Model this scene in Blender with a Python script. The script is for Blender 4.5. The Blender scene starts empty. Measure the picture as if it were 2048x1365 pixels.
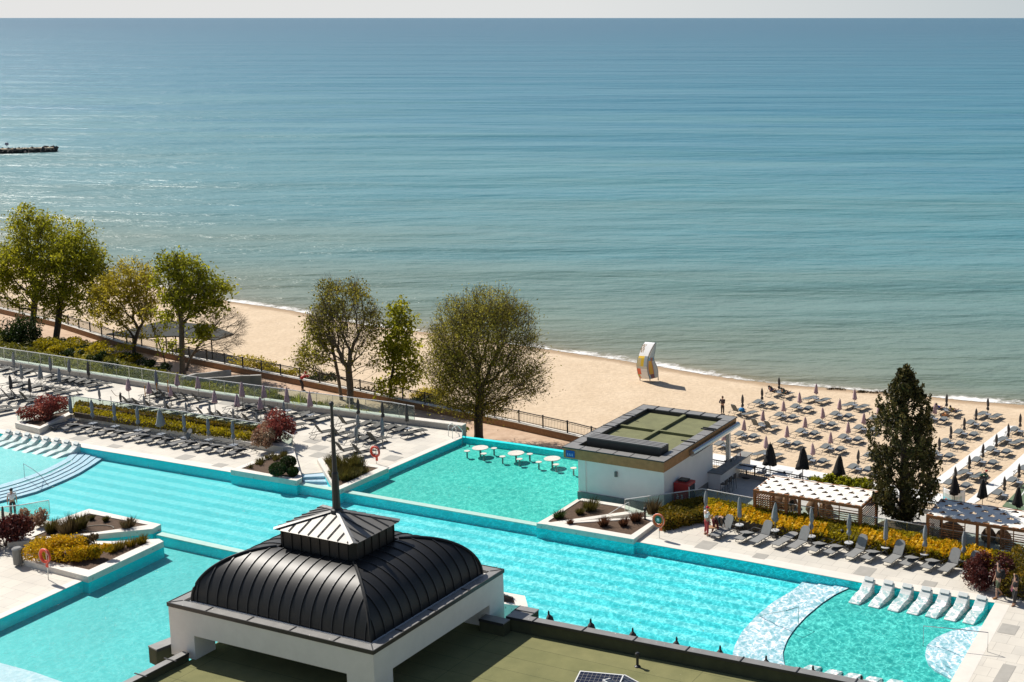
import bpy, bmesh, math, random
import numpy as np
from mathutils import Vector, Matrix
random.seed(7); RNG = np.random.default_rng(7)
S = bpy.context.scene
COL = S.collection
R = math.radians
# ------------------------------------------------------------------ camera geometry (pixel of the 2048x1365 photo <-> world)
F, YH, CX, CY, H = 2783.0, 36.0, 1450.0, 518.0, 29.0
PITCH = math.atan((CY - YH) / F); cP, sP = math.cos(PITCH), math.sin(PITCH)
def at(px, py, z=0.0):
    u, v = px - CX, py - CY
    t = (H - z) / (F * sP + v * cP)
    return Vector((u * t, (F * cP - v * sP) * t, z))
def atY(px, py, Y):
    u, v = px - CX, py - CY
    t = Y / (F * cP - v * sP)
    return Vector((u * t, Y, H - (F * sP + v * cP) * t))
def pix(p):
    d = p[1] * cP + (H - p[2]) * sP
    return CX + F * p[0] / d, CY + F * ((H - p[2]) * cP - p[1] * sP) / d
def hgt(base, toppy, z=0.0):
    b = at(base[0], base[1], z); lo, hi = 0.0, 40.0
    for _ in range(40):
        m = (lo + hi) / 2
        if pix((b.x, b.y, z + m))[1] > toppy: lo = m
        else: hi = m
    return lo
def ats(pts, z=0.0): return [at(p[0], p[1], z) for p in pts]
AX = R(-25.0)                                   # long axis of the resort
E1 = Vector((math.cos(AX), math.sin(AX), 0)); E2 = Vector((-math.sin(AX), math.cos(AX), 0))
# ------------------------------------------------------------------ tagging
def tag(o, label=None, cat=None, group=None, kind=None):
    if label: o['label'] = label
    if cat: o['category'] = cat
    if group: o['group'] = group
    if kind: o['kind'] = kind
    return o
def empty(name, loc, rz=0.0, label=None, cat=None, group=None):
    o = bpy.data.objects.new(name, None); COL.objects.link(o)
    o.location = loc; o.rotation_euler = (0, 0, rz); o.empty_display_size = 0.2
    return tag(o, label, cat, group)
def copy_tree(o, parent=None):
    c = o.copy(); COL.objects.link(c)
    if parent is not None: c.parent = parent
    for ch in KIDS.get(o.name, []): copy_tree(ch, c)
    return c
KIDS = {}
def place(proto, used, loc, rz, label=None, group=None, scale=None):
    if proto.name in used: o = copy_tree(proto)
    else: used.add(proto.name); o = proto
    o.location = loc; o.rotation_euler = (0, 0, rz)
    if scale: o.scale = scale
    if label: o['label'] = label
    if group: o['group'] = group
    return o
USED = set()
ORD = ['first', 'second', 'third', 'fourth', 'fifth', 'sixth', 'seventh', 'eighth', 'ninth', 'tenth', 'eleventh', 'twelfth',
       'thirteenth', 'fourteenth', 'fifteenth', 'sixteenth', 'seventeenth', 'eighteenth', 'nineteenth', 'twentieth']
# ------------------------------------------------------------------ mesh builder
class MB:
    def __init__(s): s.v = []; s.f = []; s.c = None
    def add(s, vs, fs):
        n = len(s.v); s.v += [tuple(v) for v in vs]; s.f += [tuple(i + n for i in f) for f in fs]; return s
    def box(s, c, d, rz=0.0, M=None):
        x, y, z = d[0] / 2, d[1] / 2, d[2] / 2
        vs = [Vector((i * x, j * y, k * z)) for k in (-1, 1) for j in (-1, 1) for i in (-1, 1)]
        if rz: q = Matrix.Rotation(rz, 3, 'Z'); vs = [q @ v for v in vs]
        if M is not None: vs = [M @ v for v in vs]
        c = Vector(c); vs = [v + c for v in vs]
        return s.add(vs, [(0, 2, 3, 1), (4, 5, 7, 6), (0, 1, 5, 4), (2, 6, 7, 3), (0, 4, 6, 2), (1, 3, 7, 5)])
    def prism(s, poly, z0, z1):
        p = [(a[0], a[1]) for a in poly]
        if sum(p[i][0] * p[(i + 1) % len(p)][1] - p[(i + 1) % len(p)][0] * p[i][1] for i in range(len(p))) < 0: p = p[::-1]
        n = len(p)
        vs = [(x, y, z0) for x, y in p] + [(x, y, z1) for x, y in p]
        return s.add(vs, [tuple(range(n))[::-1], tuple(range(n, 2 * n))] + [(i, (i + 1) % n, n + (i + 1) % n, n + i) for i in range(n)])
    def sheet(s, poly):
        p = [Vector(a) for a in poly]
        if sum(p[i].x * p[(i + 1) % len(p)].y - p[(i + 1) % len(p)].x * p[i].y for i in range(len(p))) < 0: p = p[::-1]
        return s.add(p, [tuple(range(len(p)))])
    def tube(s, pts, r, n=6, cap=True):
        pts = [Vector(p) for p in pts]; rs = r if isinstance(r, (list, tuple)) else [r] * len(pts)
        rings = []
        for i, p in enumerate(pts):
            d = (pts[min(i + 1, len(pts) - 1)] - pts[max(i - 1, 0)])
            d = d.normalized() if d.length > 1e-9 else Vector((0, 0, 1))
            a = Vector((0, 0, 1)) if abs(d.z) < 0.9 else Vector((1, 0, 0))
            u = d.cross(a).normalized(); w = d.cross(u)
            rings.append([p + (u * math.cos(2 * math.pi * k / n) + w * math.sin(2 * math.pi * k / n)) * rs[i] for k in range(n)])
        vs = [v for r_ in rings for v in r_]; fs = []
        for i in range(len(rings) - 1):
            for k in range(n): fs.append((i * n + k, i * n + (k + 1) % n, (i + 1) * n + (k + 1) % n, (i + 1) * n + k))
        if cap: fs += [tuple(range(n))[::-1], tuple(range((len(rings) - 1) * n, len(rings) * n))]
        return s.add(vs, fs)
    def lathe(s, prof, n=12, c=(0, 0, 0), fold=0.0, folds=8):
        vs = []; fs = []; c = Vector(c)
        for i, (r, z) in enumerate(prof):
            for k in range(n):
                a = 2 * math.pi * k / n; rr = r * (1 + fold * (1 if k % 2 else -1))
                vs.append(c + Vector((rr * math.cos(a), rr * math.sin(a), z)))
        for i in range(len(prof) - 1):
            for k in range(n): fs.append((i * n + k, i * n + (k + 1) % n, (i + 1) * n + (k + 1) % n, (i + 1) * n + k))
        fs += [tuple(range(n))[::-1], tuple(range((len(prof) - 1) * n, len(prof) * n))]
        return s.add(vs, fs)
    def wall(s, line, t, z0, z1, closed=False):
        """thick wall along a polyline (world xy), mitred"""
        p = [Vector((a[0], a[1], 0)) for a in line]; L = []; Rr = []
        n = len(p)
        for i in range(n):
            a = (p[i] - p[i - 1]).normalized() if i > 0 else None
            b = (p[i + 1] - p[i]).normalized() if i < n - 1 else None
            if a is None: a = b
            if b is None: b = a
            nrm = Vector((-(a + b).y, (a + b).x, 0)).normalized()
            k = 1.0 / max(0.35, nrm.dot(Vector((-a.y, a.x, 0))))
            L.append(p[i] + nrm * t / 2 * k); Rr.append(p[i] - nrm * t / 2 * k)
        for i in range(n - 1):
            q = [L[i], L[i + 1], Rr[i + 1], Rr[i]]
            za = z0 if not isinstance(z0, (list, tuple)) else None
            vs = [(v.x, v.y, z0 if za is not None else z0[i + (j in (1, 2))]) for j, v in enumerate(q)]
            vs += [(v.x, v.y, z1 if not isinstance(z1, (list, tuple)) else z1[i + (j in (1, 2))]) for j, v in enumerate(q)]
            fs = [(0, 1, 2, 3), (7, 6, 5, 4), (0, 4, 5, 1), (2, 6, 7, 3)]
            if i == 0: fs.append((0, 3, 7, 4))
            if i == n - 2: fs.append((1, 5, 6, 2))
            s.add(vs, fs)
        return s
    def build(s, name, mat, parent=None, smooth=False, M=None, bevel=0.0):
        me = bpy.data.meshes.new(name)
        me.from_pydata([tuple(v) for v in s.v], [], s.f)
        if s.c is not None:
            ca = me.color_attributes.new('tint', 'FLOAT_COLOR', 'CORNER')
            cols = []
            for p in me.polygons: cols += list(s.c[p.index]) * p.loop_total
            ca.data.foreach_set('color', cols)
        me.materials.append(mat)
        o = bpy.data.objects.new(name, me); COL.objects.link(o)
        if smooth: me.polygons.foreach_set('use_smooth', [True] * len(me.polygons))
        if bevel:
            b = o.modifiers.new('bevel', 'BEVEL'); b.width = bevel; b.segments = 2; b.limit_method = 'ANGLE'
        if parent is not None:
            o.parent = parent; KIDS.setdefault(parent.name, []).append(o)
        me.update(); return o
def struct(name, mb, mat, **k): return tag(mb.build(name, mat, **k), kind='structure')
# ------------------------------------------------------------------ materials
def nt(name):
    m = bpy.data.materials.new(name); m.use_nodes = True
    t = m.node_tree; t.nodes.clear()
    o = t.nodes.new('ShaderNodeOutputMaterial'); return m, t, o
def N(t, typ, **k):
    n = t.nodes.new(typ)
    for a, v in k.items():
        if a.startswith('i_'):
            key = a[2:]; n.inputs[int(key) if key.isdigit() else key.replace('_', ' ')].default_value = v
        else: setattr(n, a, v)
    return n
def mixc(t, fac, a, b, mode='MIX'):
    n = N(t, 'ShaderNodeMix', data_type='RGBA', blend_type=mode)
    for sock, val in ((0, fac), (6, a), (7, b)):
        if hasattr(val, 'links') or hasattr(val, 'node'): t.links.new(val, n.inputs[sock])
        else: n.inputs[sock].default_value = val if not isinstance(val, tuple) or len(val) == 4 else (*val, 1)
    return n.outputs[2]
def ramp(t, src, stops):
    n = N(t, 'ShaderNodeValToRGB'); e = n.color_ramp.elements
    while len(e) < len(stops): e.new(0.5)
    for k, (p, c) in enumerate(stops): e[k].position = p; e[k].color = (*c, 1) if len(c) == 3 else c
    t.links.new(src, n.inputs[0]); return n.outputs[0]
def mat(name, col, rough=0.6, var=0.12, scale=3.0, metal=0.0, bump=0.0, bscale=30.0, col2=None, spec=0.5, coord='Object'):
    m, t, o = nt(name)
    p = N(t, 'ShaderNodeBsdfPrincipled', i_Roughness=rough, i_Metallic=metal)
    p.inputs['Specular IOR Level'].default_value = spec
    tc = N(t, 'ShaderNodeTexCoord')
    nz = N(t, 'ShaderNodeTexNoise', i_Scale=scale, i_Detail=5.0, i_Roughness=0.6); t.links.new(tc.outputs[coord], nz.inputs['Vector'])
    b = col2 or tuple(min(1, c * (1 + var)) for c in col); a = col if col2 else tuple(c * (1 - var) for c in col)
    r = ramp(t, nz.outputs['Fac'], [(0.3, a), (0.7, b)]); t.links.new(r, p.inputs['Base Color'])
    if bump:
        n2 = N(t, 'ShaderNodeTexNoise', i_Scale=bscale, i_Detail=4.0); t.links.new(tc.outputs[coord], n2.inputs['Vector'])
        bp = N(t, 'ShaderNodeBump', i_Strength=bump, i_Distance=0.05); t.links.new(n2.outputs['Fac'], bp.inputs['Height'])
        t.links.new(bp.outputs['Normal'], p.inputs['Normal'])
    t.links.new(p.outputs[0], o.inputs[0]); return m
def leafmat(name, a, b, c, trans=0.35, rough=0.55):
    """a,b,c dark/mid/bright leaf colours picked by the 'tint' attribute"""
    m, t, o = nt(name)
    at_ = N(t, 'ShaderNodeAttribute', attribute_name='tint')
    col = ramp(t, at_.outputs['Fac'], [(0.0, a), (0.5, b), (1.0, c)])
    d = N(t, 'ShaderNodeBsdfPrincipled', i_Roughness=rough); d.inputs['Specular IOR Level'].default_value = 0.25
    tr = N(t, 'ShaderNodeBsdfTranslucent')
    t.links.new(col, d.inputs['Base Color']); t.links.new(col, tr.inputs['Color'])
    mx = N(t, 'ShaderNodeMixShader', i_0=trans)
    t.links.new(d.outputs[0], mx.inputs[1]); t.links.new(tr.outputs[0], mx.inputs[2]); t.links.new(mx.outputs[0], o.inputs[0])
    return m
def schlick(t, f0, k, normal=None):
    """facing-angle reflectance that is the same from both sides of a pane"""
    g = N(t, 'ShaderNodeNewGeometry'); d = N(t, 'ShaderNodeVectorMath', operation='DOT_PRODUCT'); t.links.new(g.outputs['Incoming'], d.inputs[0]); t.links.new(normal or g.outputs['Normal'], d.inputs[1])
    a = N(t, 'ShaderNodeMath', operation='ABSOLUTE'); t.links.new(d.outputs['Value'], a.inputs[0])
    b = N(t, 'ShaderNodeMath', operation='SUBTRACT', i_0=1.0, use_clamp=True); t.links.new(a.outputs[0], b.inputs[1])
    c = N(t, 'ShaderNodeMath', operation='POWER', i_1=5.0); t.links.new(b.outputs[0], c.inputs[0])
    e = N(t, 'ShaderNodeMath', operation='MULTIPLY_ADD', i_1=k, i_2=f0); t.links.new(c.outputs[0], e.inputs[0]); return e.outputs[0]
def glassmat(name, tint=(0.86, 0.93, 0.90), refl=1.0, frost=0.05):
    m, t, o = nt(name)
    tr = N(t, 'ShaderNodeBsdfTransparent', i_Color=(*tint, 1)); gl = N(t, 'ShaderNodeBsdfGlossy', i_Roughness=0.03)
    df = N(t, 'ShaderNodeBsdfDiffuse', i_Color=(0.7, 0.76, 0.72, 1))
    mx = N(t, 'ShaderNodeMixShader'); m2 = N(t, 'ShaderNodeMixShader', i_0=frost)
    t.links.new(tr.outputs[0], m2.inputs[1]); t.links.new(df.outputs[0], m2.inputs[2])
    t.links.new(schlick(t, 0.02, 0.5), mx.inputs[0]); t.links.new(m2.outputs[0], mx.inputs[1]); t.links.new(gl.outputs[0], mx.inputs[2])
    t.links.new(mx.outputs[0], o.inputs[0]); return m
M = {}

M['wall_white'] = mat('white_render', (0.74, 0.72, 0.68), 0.8, 0.04, 2.0)
M['bar_white'] = mat('bar_render', (0.88, 0.87, 0.82), 0.8, 0.04, 1.2)
M['plinth'] = mat('plinth_grey', (0.24, 0.24, 0.23), 0.85, 0.15, 4)
M['concrete'] = mat('concrete', (0.36, 0.34, 0.31), 0.85, 0.15, 1.5, bump=0.15)
M['stone_pale'] = mat('pale_stone', (0.66, 0.62, 0.55), 0.7, 0.10, 2.5, bump=0.1)
M['coping_grey'] = mat('coping_sheet', (0.235, 0.23, 0.22), 0.5, 0.12, 2.0, metal=0.15)
M['lantern_metal'] = mat('lantern_sheet', (0.17, 0.163, 0.15), 0.5, 0.12, 1.5, metal=0.25)
M['coping_dark'] = mat('dark_sheet', (0.030, 0.031, 0.034), 0.45, 0.15, 2.0, metal=0.2)
M['roof_black'] = mat('black_seam_metal', (0.020, 0.0195, 0.019), 0.46, 0.25, 1.2, metal=0.25)
M['felt'] = mat('green_felt', (0.175, 0.18, 0.085), 0.95, 0.16, 1.1, bump=0.25, bscale=60)
M['frame_dark'] = mat('dark_frame', (0.035, 0.035, 0.035), 0.45, 0.1)
M['frame_grey'] = mat('grey_frame', (0.16, 0.16, 0.155), 0.4, 0.1, metal=0.4)
M['sling'] = mat('grey_sling', (0.23, 0.23, 0.222), 0.7, 0.08, 6)
M['sling_front'] = mat('front_sling', (0.13, 0.13, 0.128), 0.7, 0.08, 6)
M['sling_beach'] = mat('beach_sling', (0.13, 0.145, 0.148), 0.7, 0.10, 6)
M['sling_dark'] = mat('dark_sling', (0.045, 0.046, 0.040), 0.7, 0.10, 6)
M['canvas_grey'] = mat('grey_canvas', (0.25, 0.26, 0.27), 0.85, 0.15, 8)
M['canvas_blue'] = mat('bluegrey_canvas', (0.20, 0.225, 0.26), 0.85, 0.15, 8)
M['canvas_pink'] = mat('lilac_canvas', (0.44, 0.31, 0.34), 0.85, 0.10, 8)
M['canvas_dark'] = mat('charcoal_canvas', (0.075, 0.07, 0.068), 0.85, 0.15, 8)
M['canvas_black'] = mat('black_canvas', (0.012, 0.011, 0.011), 0.8, 0.15, 8)
M['table_top'] = mat('pale_table', (0.50, 0.51, 0.52), 0.5, 0.06)
M['steel'] = mat('steel', (0.55, 0.55, 0.54), 0.25, 0.05, metal=0.9)
M['white_metal'] = mat('white_metal', (0.75, 0.75, 0.73), 0.4, 0.04)
M['wood'] = mat('cedar_slats', (0.30, 0.125, 0.045), 0.65, 0.2, 5)
M['wood_fascia'] = mat('timber_fascia', (0.42, 0.215, 0.080), 0.65, 0.18, 3)
M['wicker'] = mat('brown_wicker', (0.16, 0.09, 0.04), 0.85, 0.25, 14)
M['white_fabric'] = mat('white_fabric', (0.82, 0.79, 0.72), 0.85, 0.03, 4)
M['black_iron'] = mat('black_iron', (0.012, 0.012, 0.013), 0.45, 0.1)
M['brick'] = mat('brown_brick', (0.29, 0.165, 0.085), 0.9, 0.2, 6, bump=0.2)
M['buoy_orange'] = mat('lifebuoy_orange', (0.80, 0.13, 0.03), 0.55, 0.05)
M['buoy_red'] = mat('lifebuoy_red', (0.80, 0.07, 0.03), 0.55, 0.05)
M['green_sign'] = mat('green_disc', (0.0, 0.12, 0.075), 0.5, 0.05)
M['red_paint'] = mat('red_cabinet', (0.42, 0.02, 0.02), 0.4, 0.06)
M['bark'] = mat('bark', (0.085, 0.064, 0.046), 0.95, 0.3, 5, bump=0.4)
M['bark_grey'] = mat('grey_bark', (0.17, 0.135, 0.10), 0.95, 0.3, 5, bump=0.4)
M['soil'] = mat('planter_soil', (0.092, 0.054, 0.031), 0.95, 0.35, 7, bump=0.6, bscale=25)
M['rock'] = mat('jetty_rock', (0.055, 0.05, 0.045), 0.95, 0.4, 1.2, bump=0.5, bscale=3)
M['rock_top'] = mat('jetty_deck', (0.40, 0.33, 0.23), 0.95, 0.2, 0.4)
M['glass'] = glassmat('balustrade_glass', (0.84, 0.92, 0.89), frost=0.06)
M['window_dark'] = mat('dark_glass', (0.02, 0.025, 0.03), 0.08, 0.05)
M['solar'] = mat('solar_cells', (0.012, 0.016, 0.035), 0.15, 0.2, 8)
M['skin'] = mat('skin', (0.50, 0.29, 0.20), 0.6, 0.06)
M['hair'] = mat('hair', (0.015, 0.011, 0.009), 0.6, 0.1)
def speck(m, col, scale=9.0, thr=.755):
    t = m.node_tree; p = [n for n in t.nodes if n.bl_idname == 'ShaderNodeBsdfPrincipled'][0]; src = p.inputs['Base Color'].links[0].from_socket
    tc = N(t, 'ShaderNodeTexCoord'); n = N(t, 'ShaderNodeTexNoise', i_Scale=scale, i_Detail=1.0); t.links.new(tc.outputs['Object'], n.inputs['Vector'])
    t.links.new(mixc(t, ramp(t, n.outputs['Fac'], [(thr, (0, 0, 0)), (thr + .02, (1, 1, 1))]), src, col), p.inputs['Base Color'])
speck(M['coping_grey'], (.60, .58, .54)); speck(M['stone_pale'], (.42, .38, .32), 5.0, .70); speck(M['concrete'], (.24, .23, .21), 3.0, .66)
def colmat(name, c, r=0.8): 
    if name not in M: M[name] = mat(name, c, r, 0.08, 9)
    return M[name]
# printed panels: colours from the face attribute
def printmat(name, rough=0.35):
    m, t, o = nt(name); a = N(t, 'ShaderNodeAttribute', attribute_name='tint')
    p = N(t, 'ShaderNodeBsdfPrincipled', i_Roughness=rough); t.links.new(a.outputs['Color'], p.inputs['Base Color']); t.links.new(p.outputs[0], o.inputs[0]); return m
M['print'] = printmat('printed_panel')
# ------------------------------------------------------------------ special ground materials
def rotcoord(t, ang=-AX, coord='Object', scale=(1, 1, 1)):
    tc = N(t, 'ShaderNodeTexCoord'); mp = N(t, 'ShaderNodeMapping'); mp.inputs['Rotation'].default_value = (0, 0, ang); mp.inputs['Scale'].default_value = scale
    t.links.new(tc.outputs[coord], mp.inputs['Vector']); return mp.outputs[0]
def paving(name, c1, c2, gap, size=0.6, rough=0.75):
    m, t, o = nt(name); v = rotcoord(t)
    br = N(t, 'ShaderNodeTexBrick', i_Scale=1.0, offset=0.5); br.inputs['Brick Width'].default_value = size; br.inputs['Row Height'].default_value = size
    br.inputs['Mortar Size'].default_value = 0.012; br.inputs['Color1'].default_value = (*c1, 1); br.inputs['Color2'].default_value = (*c2, 1); br.inputs['Mortar'].default_value = (*gap, 1)
    br.inputs['Bias'].default_value = -0.2
    t.links.new(v, br.inputs['Vector'])
    nz = N(t, 'ShaderNodeTexNoise', i_Scale=0.5, i_Detail=6.0); t.links.new(v, nz.inputs['Vector'])
    st = ramp(t, nz.outputs['Fac'], [(0.3, (0.88, 0.87, 0.85)), (0.65, (1.04, 1.03, 1.0))])
    c = mixc(t, 1.0, br.outputs['Color'], st, 'MULTIPLY')
    p = N(t, 'ShaderNodeBsdfPrincipled', i_Roughness=rough); t.links.new(c, p.inputs['Base Color']); t.links.new(p.outputs[0], o.inputs[0]); return m
M['deck'] = paving('pale_paving', (0.655, 0.615, 0.545), (0.585, 0.555, 0.50), (0.45, 0.42, 0.375), 0.9)
M['terrace'] = paving('terrace_paving', (0.50, 0.49, 0.46), (0.46, 0.45, 0.43), (0.36, 0.35, 0.33), 0.6)
M['coping_pale'] = mat('pool_coping_stone', (0.72, 0.67, 0.60), 0.65, 0.05, 1.5)
M['inlay'] = mat('grey_inlay', (0.38, 0.36, 0.32), 0.75, 0.08, 2)
def poolfloor(name, base, band=None, period=1.22, shallow=None):
    m, t, o = nt(name); v = rotcoord(t)
    sep = N(t, 'ShaderNodeSeparateXYZ'); t.links.new(v, sep.inputs[0])
    nz = N(t, 'ShaderNodeTexNoise', i_Scale=0.25, i_Detail=3.0); t.links.new(v, nz.inputs['Vector'])
    col = ramp(t, nz.outputs['Fac'], [(0.3, tuple(c * 0.93 for c in base)), (0.7, tuple(min(1, c * 1.06) for c in base))])
    if band:
        a = N(t, 'ShaderNodeMath', operation='MULTIPLY_ADD', i_1=1.0 / period, i_2=0.0); t.links.new(sep.outputs[1], a.inputs[0])
        n2 = N(t, 'ShaderNodeTexNoise', i_Scale=1.1, i_Detail=2.0); t.links.new(v, n2.inputs['Vector'])
        b = N(t, 'ShaderNodeMath', operation='MULTIPLY_ADD', i_1=0.22, i_2=-0.11); t.links.new(n2.outputs['Fac'], b.inputs[0])
        c = N(t, 'ShaderNodeMath', operation='ADD'); t.links.new(a.outputs[0], c.inputs[0]); t.links.new(b.outputs[0], c.inputs[1])
        d = N(t, 'ShaderNodeMath', operation='PINGPONG', i_1=0.5); t.links.new(c.outputs[0], d.inputs[0])
        f = N(t, 'ShaderNodeMapRange', i_1=0.20, i_2=0.32); t.links.new(d.outputs[0], f.inputs[0])
        col = mixc(t, f.outputs[0], col, band)
    # mosaic grain
    vo = N(t, 'ShaderNodeTexVoronoi', i_Scale=9.0); t.links.new(v, vo.inputs['Vector'])
    g = ramp(t, vo.outputs['Color'], [(0.0, (0.90, 0.95, 0.95)), (1.0, (1.06, 1.04, 1.04))]); col = mixc(t, 1.0, col, g, 'MULTIPLY')
    p = N(t, 'ShaderNodeBsdfPrincipled', i_Roughness=0.6); t.links.new(col, p.inputs['Base Color']); t.links.new(p.outputs[0], o.inputs[0]); return m
M['pool_main'] = poolfloor('mosaic_turquoise', (0.014, 0.50, 0.53), (0.10, 0.58, 0.60))
M['pool_far'] = poolfloor('mosaic_green', (0.012, 0.45, 0.37))
M['pool_low'] = poolfloor('mosaic_aqua', (0.022, 0.44, 0.43))
M['pool_left'] = poolfloor('mosaic_pale', (0.15, 0.54, 0.53))
M['pool_right'] = poolfloor('mosaic_aquagreen', (0.022, 0.40, 0.355))
M['pool_wall'] = mat('mosaic_wall', (0.0, 0.74, 0.77), 0.5, 0.06, 3)
M['pool_white'] = mat('white_mosaic', (0.42, 0.56, 0.61), 0.6, 0.05, 5)
M['pool_bluewhite'] = mat('pale_blue_mosaic', (0.42, 0.56, 0.66), 0.6, 0.05, 5)
M['step_dark'] = mat('step_edge', (0.10, 0.28, 0.36), 0.6, 0.05, 5)
def poolwater():
    m, t, o = nt('pool_water'); tc = N(t, 'ShaderNodeTexCoord')
    sep = N(t, 'ShaderNodeSeparateXYZ'); t.links.new(tc.outputs['Object'], sep.inputs[0])
    # caustic light painted into the transparent colour, strongest at the eastern (right, near) end
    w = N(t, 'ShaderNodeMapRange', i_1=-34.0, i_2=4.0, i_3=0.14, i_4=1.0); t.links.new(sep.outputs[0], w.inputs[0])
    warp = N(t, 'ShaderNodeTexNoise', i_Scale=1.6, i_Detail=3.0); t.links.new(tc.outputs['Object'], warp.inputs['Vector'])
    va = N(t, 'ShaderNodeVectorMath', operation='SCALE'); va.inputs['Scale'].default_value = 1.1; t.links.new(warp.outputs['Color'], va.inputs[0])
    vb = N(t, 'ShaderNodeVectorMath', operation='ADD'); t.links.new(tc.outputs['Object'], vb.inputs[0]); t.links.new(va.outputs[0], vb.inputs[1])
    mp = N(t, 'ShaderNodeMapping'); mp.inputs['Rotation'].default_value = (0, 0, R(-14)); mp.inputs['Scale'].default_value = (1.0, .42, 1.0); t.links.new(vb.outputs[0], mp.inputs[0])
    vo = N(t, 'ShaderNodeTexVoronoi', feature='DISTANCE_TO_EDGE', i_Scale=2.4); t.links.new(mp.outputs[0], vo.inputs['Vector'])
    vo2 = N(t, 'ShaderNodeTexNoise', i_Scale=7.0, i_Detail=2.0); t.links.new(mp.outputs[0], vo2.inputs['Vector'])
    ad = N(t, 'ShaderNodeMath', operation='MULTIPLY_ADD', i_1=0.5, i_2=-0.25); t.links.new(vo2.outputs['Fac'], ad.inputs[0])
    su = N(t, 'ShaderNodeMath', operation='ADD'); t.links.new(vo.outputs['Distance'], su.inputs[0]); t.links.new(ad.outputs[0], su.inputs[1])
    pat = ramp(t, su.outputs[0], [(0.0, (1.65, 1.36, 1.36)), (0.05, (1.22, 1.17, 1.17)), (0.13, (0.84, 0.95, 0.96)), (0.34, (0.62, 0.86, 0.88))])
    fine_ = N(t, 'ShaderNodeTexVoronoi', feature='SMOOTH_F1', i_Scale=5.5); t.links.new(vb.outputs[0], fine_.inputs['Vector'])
    fp = ramp(t, fine_.outputs['Distance'], [(0.05, (0.80, 0.95, 0.955)), (0.45, (0.92, 0.985, 0.985))])  # finer sparkle, likewise painted as tint, for the western end
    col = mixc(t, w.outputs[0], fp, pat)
    tr = N(t, 'ShaderNodeBsdfTransparent'); t.links.new(col, tr.inputs[0])
    gl = N(t, 'ShaderNodeBsdfGlossy', i_Roughness=0.06); 
    n1 = N(t, 'ShaderNodeTexNoise', i_Scale=4.5, i_Detail=4.0); t.links.new(vb.outputs[0], n1.inputs['Vector'])
    bp = N(t, 'ShaderNodeBump', i_Strength=0.9, i_Distance=0.06); t.links.new(n1.outputs['Fac'], bp.inputs['Height'])
    t.links.new(bp.outputs[0], gl.inputs['Normal'])
    mx = N(t, 'ShaderNodeMixShader'); t.links.new(schlick(t, 0.010, 0.32, bp.outputs[0]), mx.inputs[0]); t.links.new(tr.outputs[0], mx.inputs[1]); t.links.new(gl.outputs[0], mx.inputs[2])
    t.links.new(mx.outputs[0], o.inputs[0]); return m
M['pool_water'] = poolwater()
def sandmat():
    m, t, o = nt('beach_sand'); tc = N(t, 'ShaderNodeTexCoord')
    at_ = N(t, 'ShaderNodeAttribute', attribute_name='tint')          # R: wetness near the water line
    n1 = N(t, 'ShaderNodeTexNoise', i_Scale=0.35, i_Detail=8.0, i_Roughness=0.65); t.links.new(tc.outputs['Object'], n1.inputs['Vector'])
    c = ramp(t, n1.outputs['Fac'], [(0.3, (0.60, 0.465, 0.32)), (0.7, (0.68, 0.54, 0.385))])
    n3 = N(t, 'ShaderNodeTexNoise', i_Scale=2.5, i_Detail=6.0); t.links.new(tc.outputs['Object'], n3.inputs['Vector'])
    c = mixc(t, 1.0, c, ramp(t, n3.outputs['Fac'], [(0.35, (0.90, 0.89, 0.88)), (0.6, (1.03, 1.03, 1.03))]), 'MULTIPLY')
    nw = N(t, 'ShaderNodeTexNoise', i_Scale=0.25, i_Detail=3.0); t.links.new(tc.outputs['Object'], nw.inputs['Vector'])
    wa = N(t, 'ShaderNodeMath', operation='MULTIPLY_ADD', i_1=0.5, i_2=-0.25); t.links.new(nw.outputs['Fac'], wa.inputs[0])
    ws = N(t, 'ShaderNodeMath', operation='ADD'); t.links.new(at_.outputs['Fac'], ws.inputs[0]); t.links.new(wa.outputs[0], ws.inputs[1])
    wet = N(t, 'ShaderNodeMapRange', i_1=0.45, i_2=0.75); t.links.new(ws.outputs[0], wet.inputs[0])
    c = mixc(t, wet.outputs[0], c, (0.40, 0.285, 0.18))
    p = N(t, 'ShaderNodeBsdfPrincipled', i_Roughness=0.95); p.inputs['Specular IOR Level'].default_value = 0.2
    n2 = N(t, 'ShaderNodeTexNoise', i_Scale=2.2, i_Detail=6.0, i_Roughness=0.7); t.links.new(tc.outputs['Object'], n2.inputs['Vector'])
    bp = N(t, 'ShaderNodeBump', i_Strength=0.6, i_Distance=0.16); t.links.new(n2.outputs['Fac'], bp.inputs['Height']); t.links.new(bp.outputs[0], p.inputs['Normal'])
    t.links.new(c, p.inputs['Base Color']); t.links.new(p.outputs[0], o.inputs[0]); return m
M['sand'] = sandmat()
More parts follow.
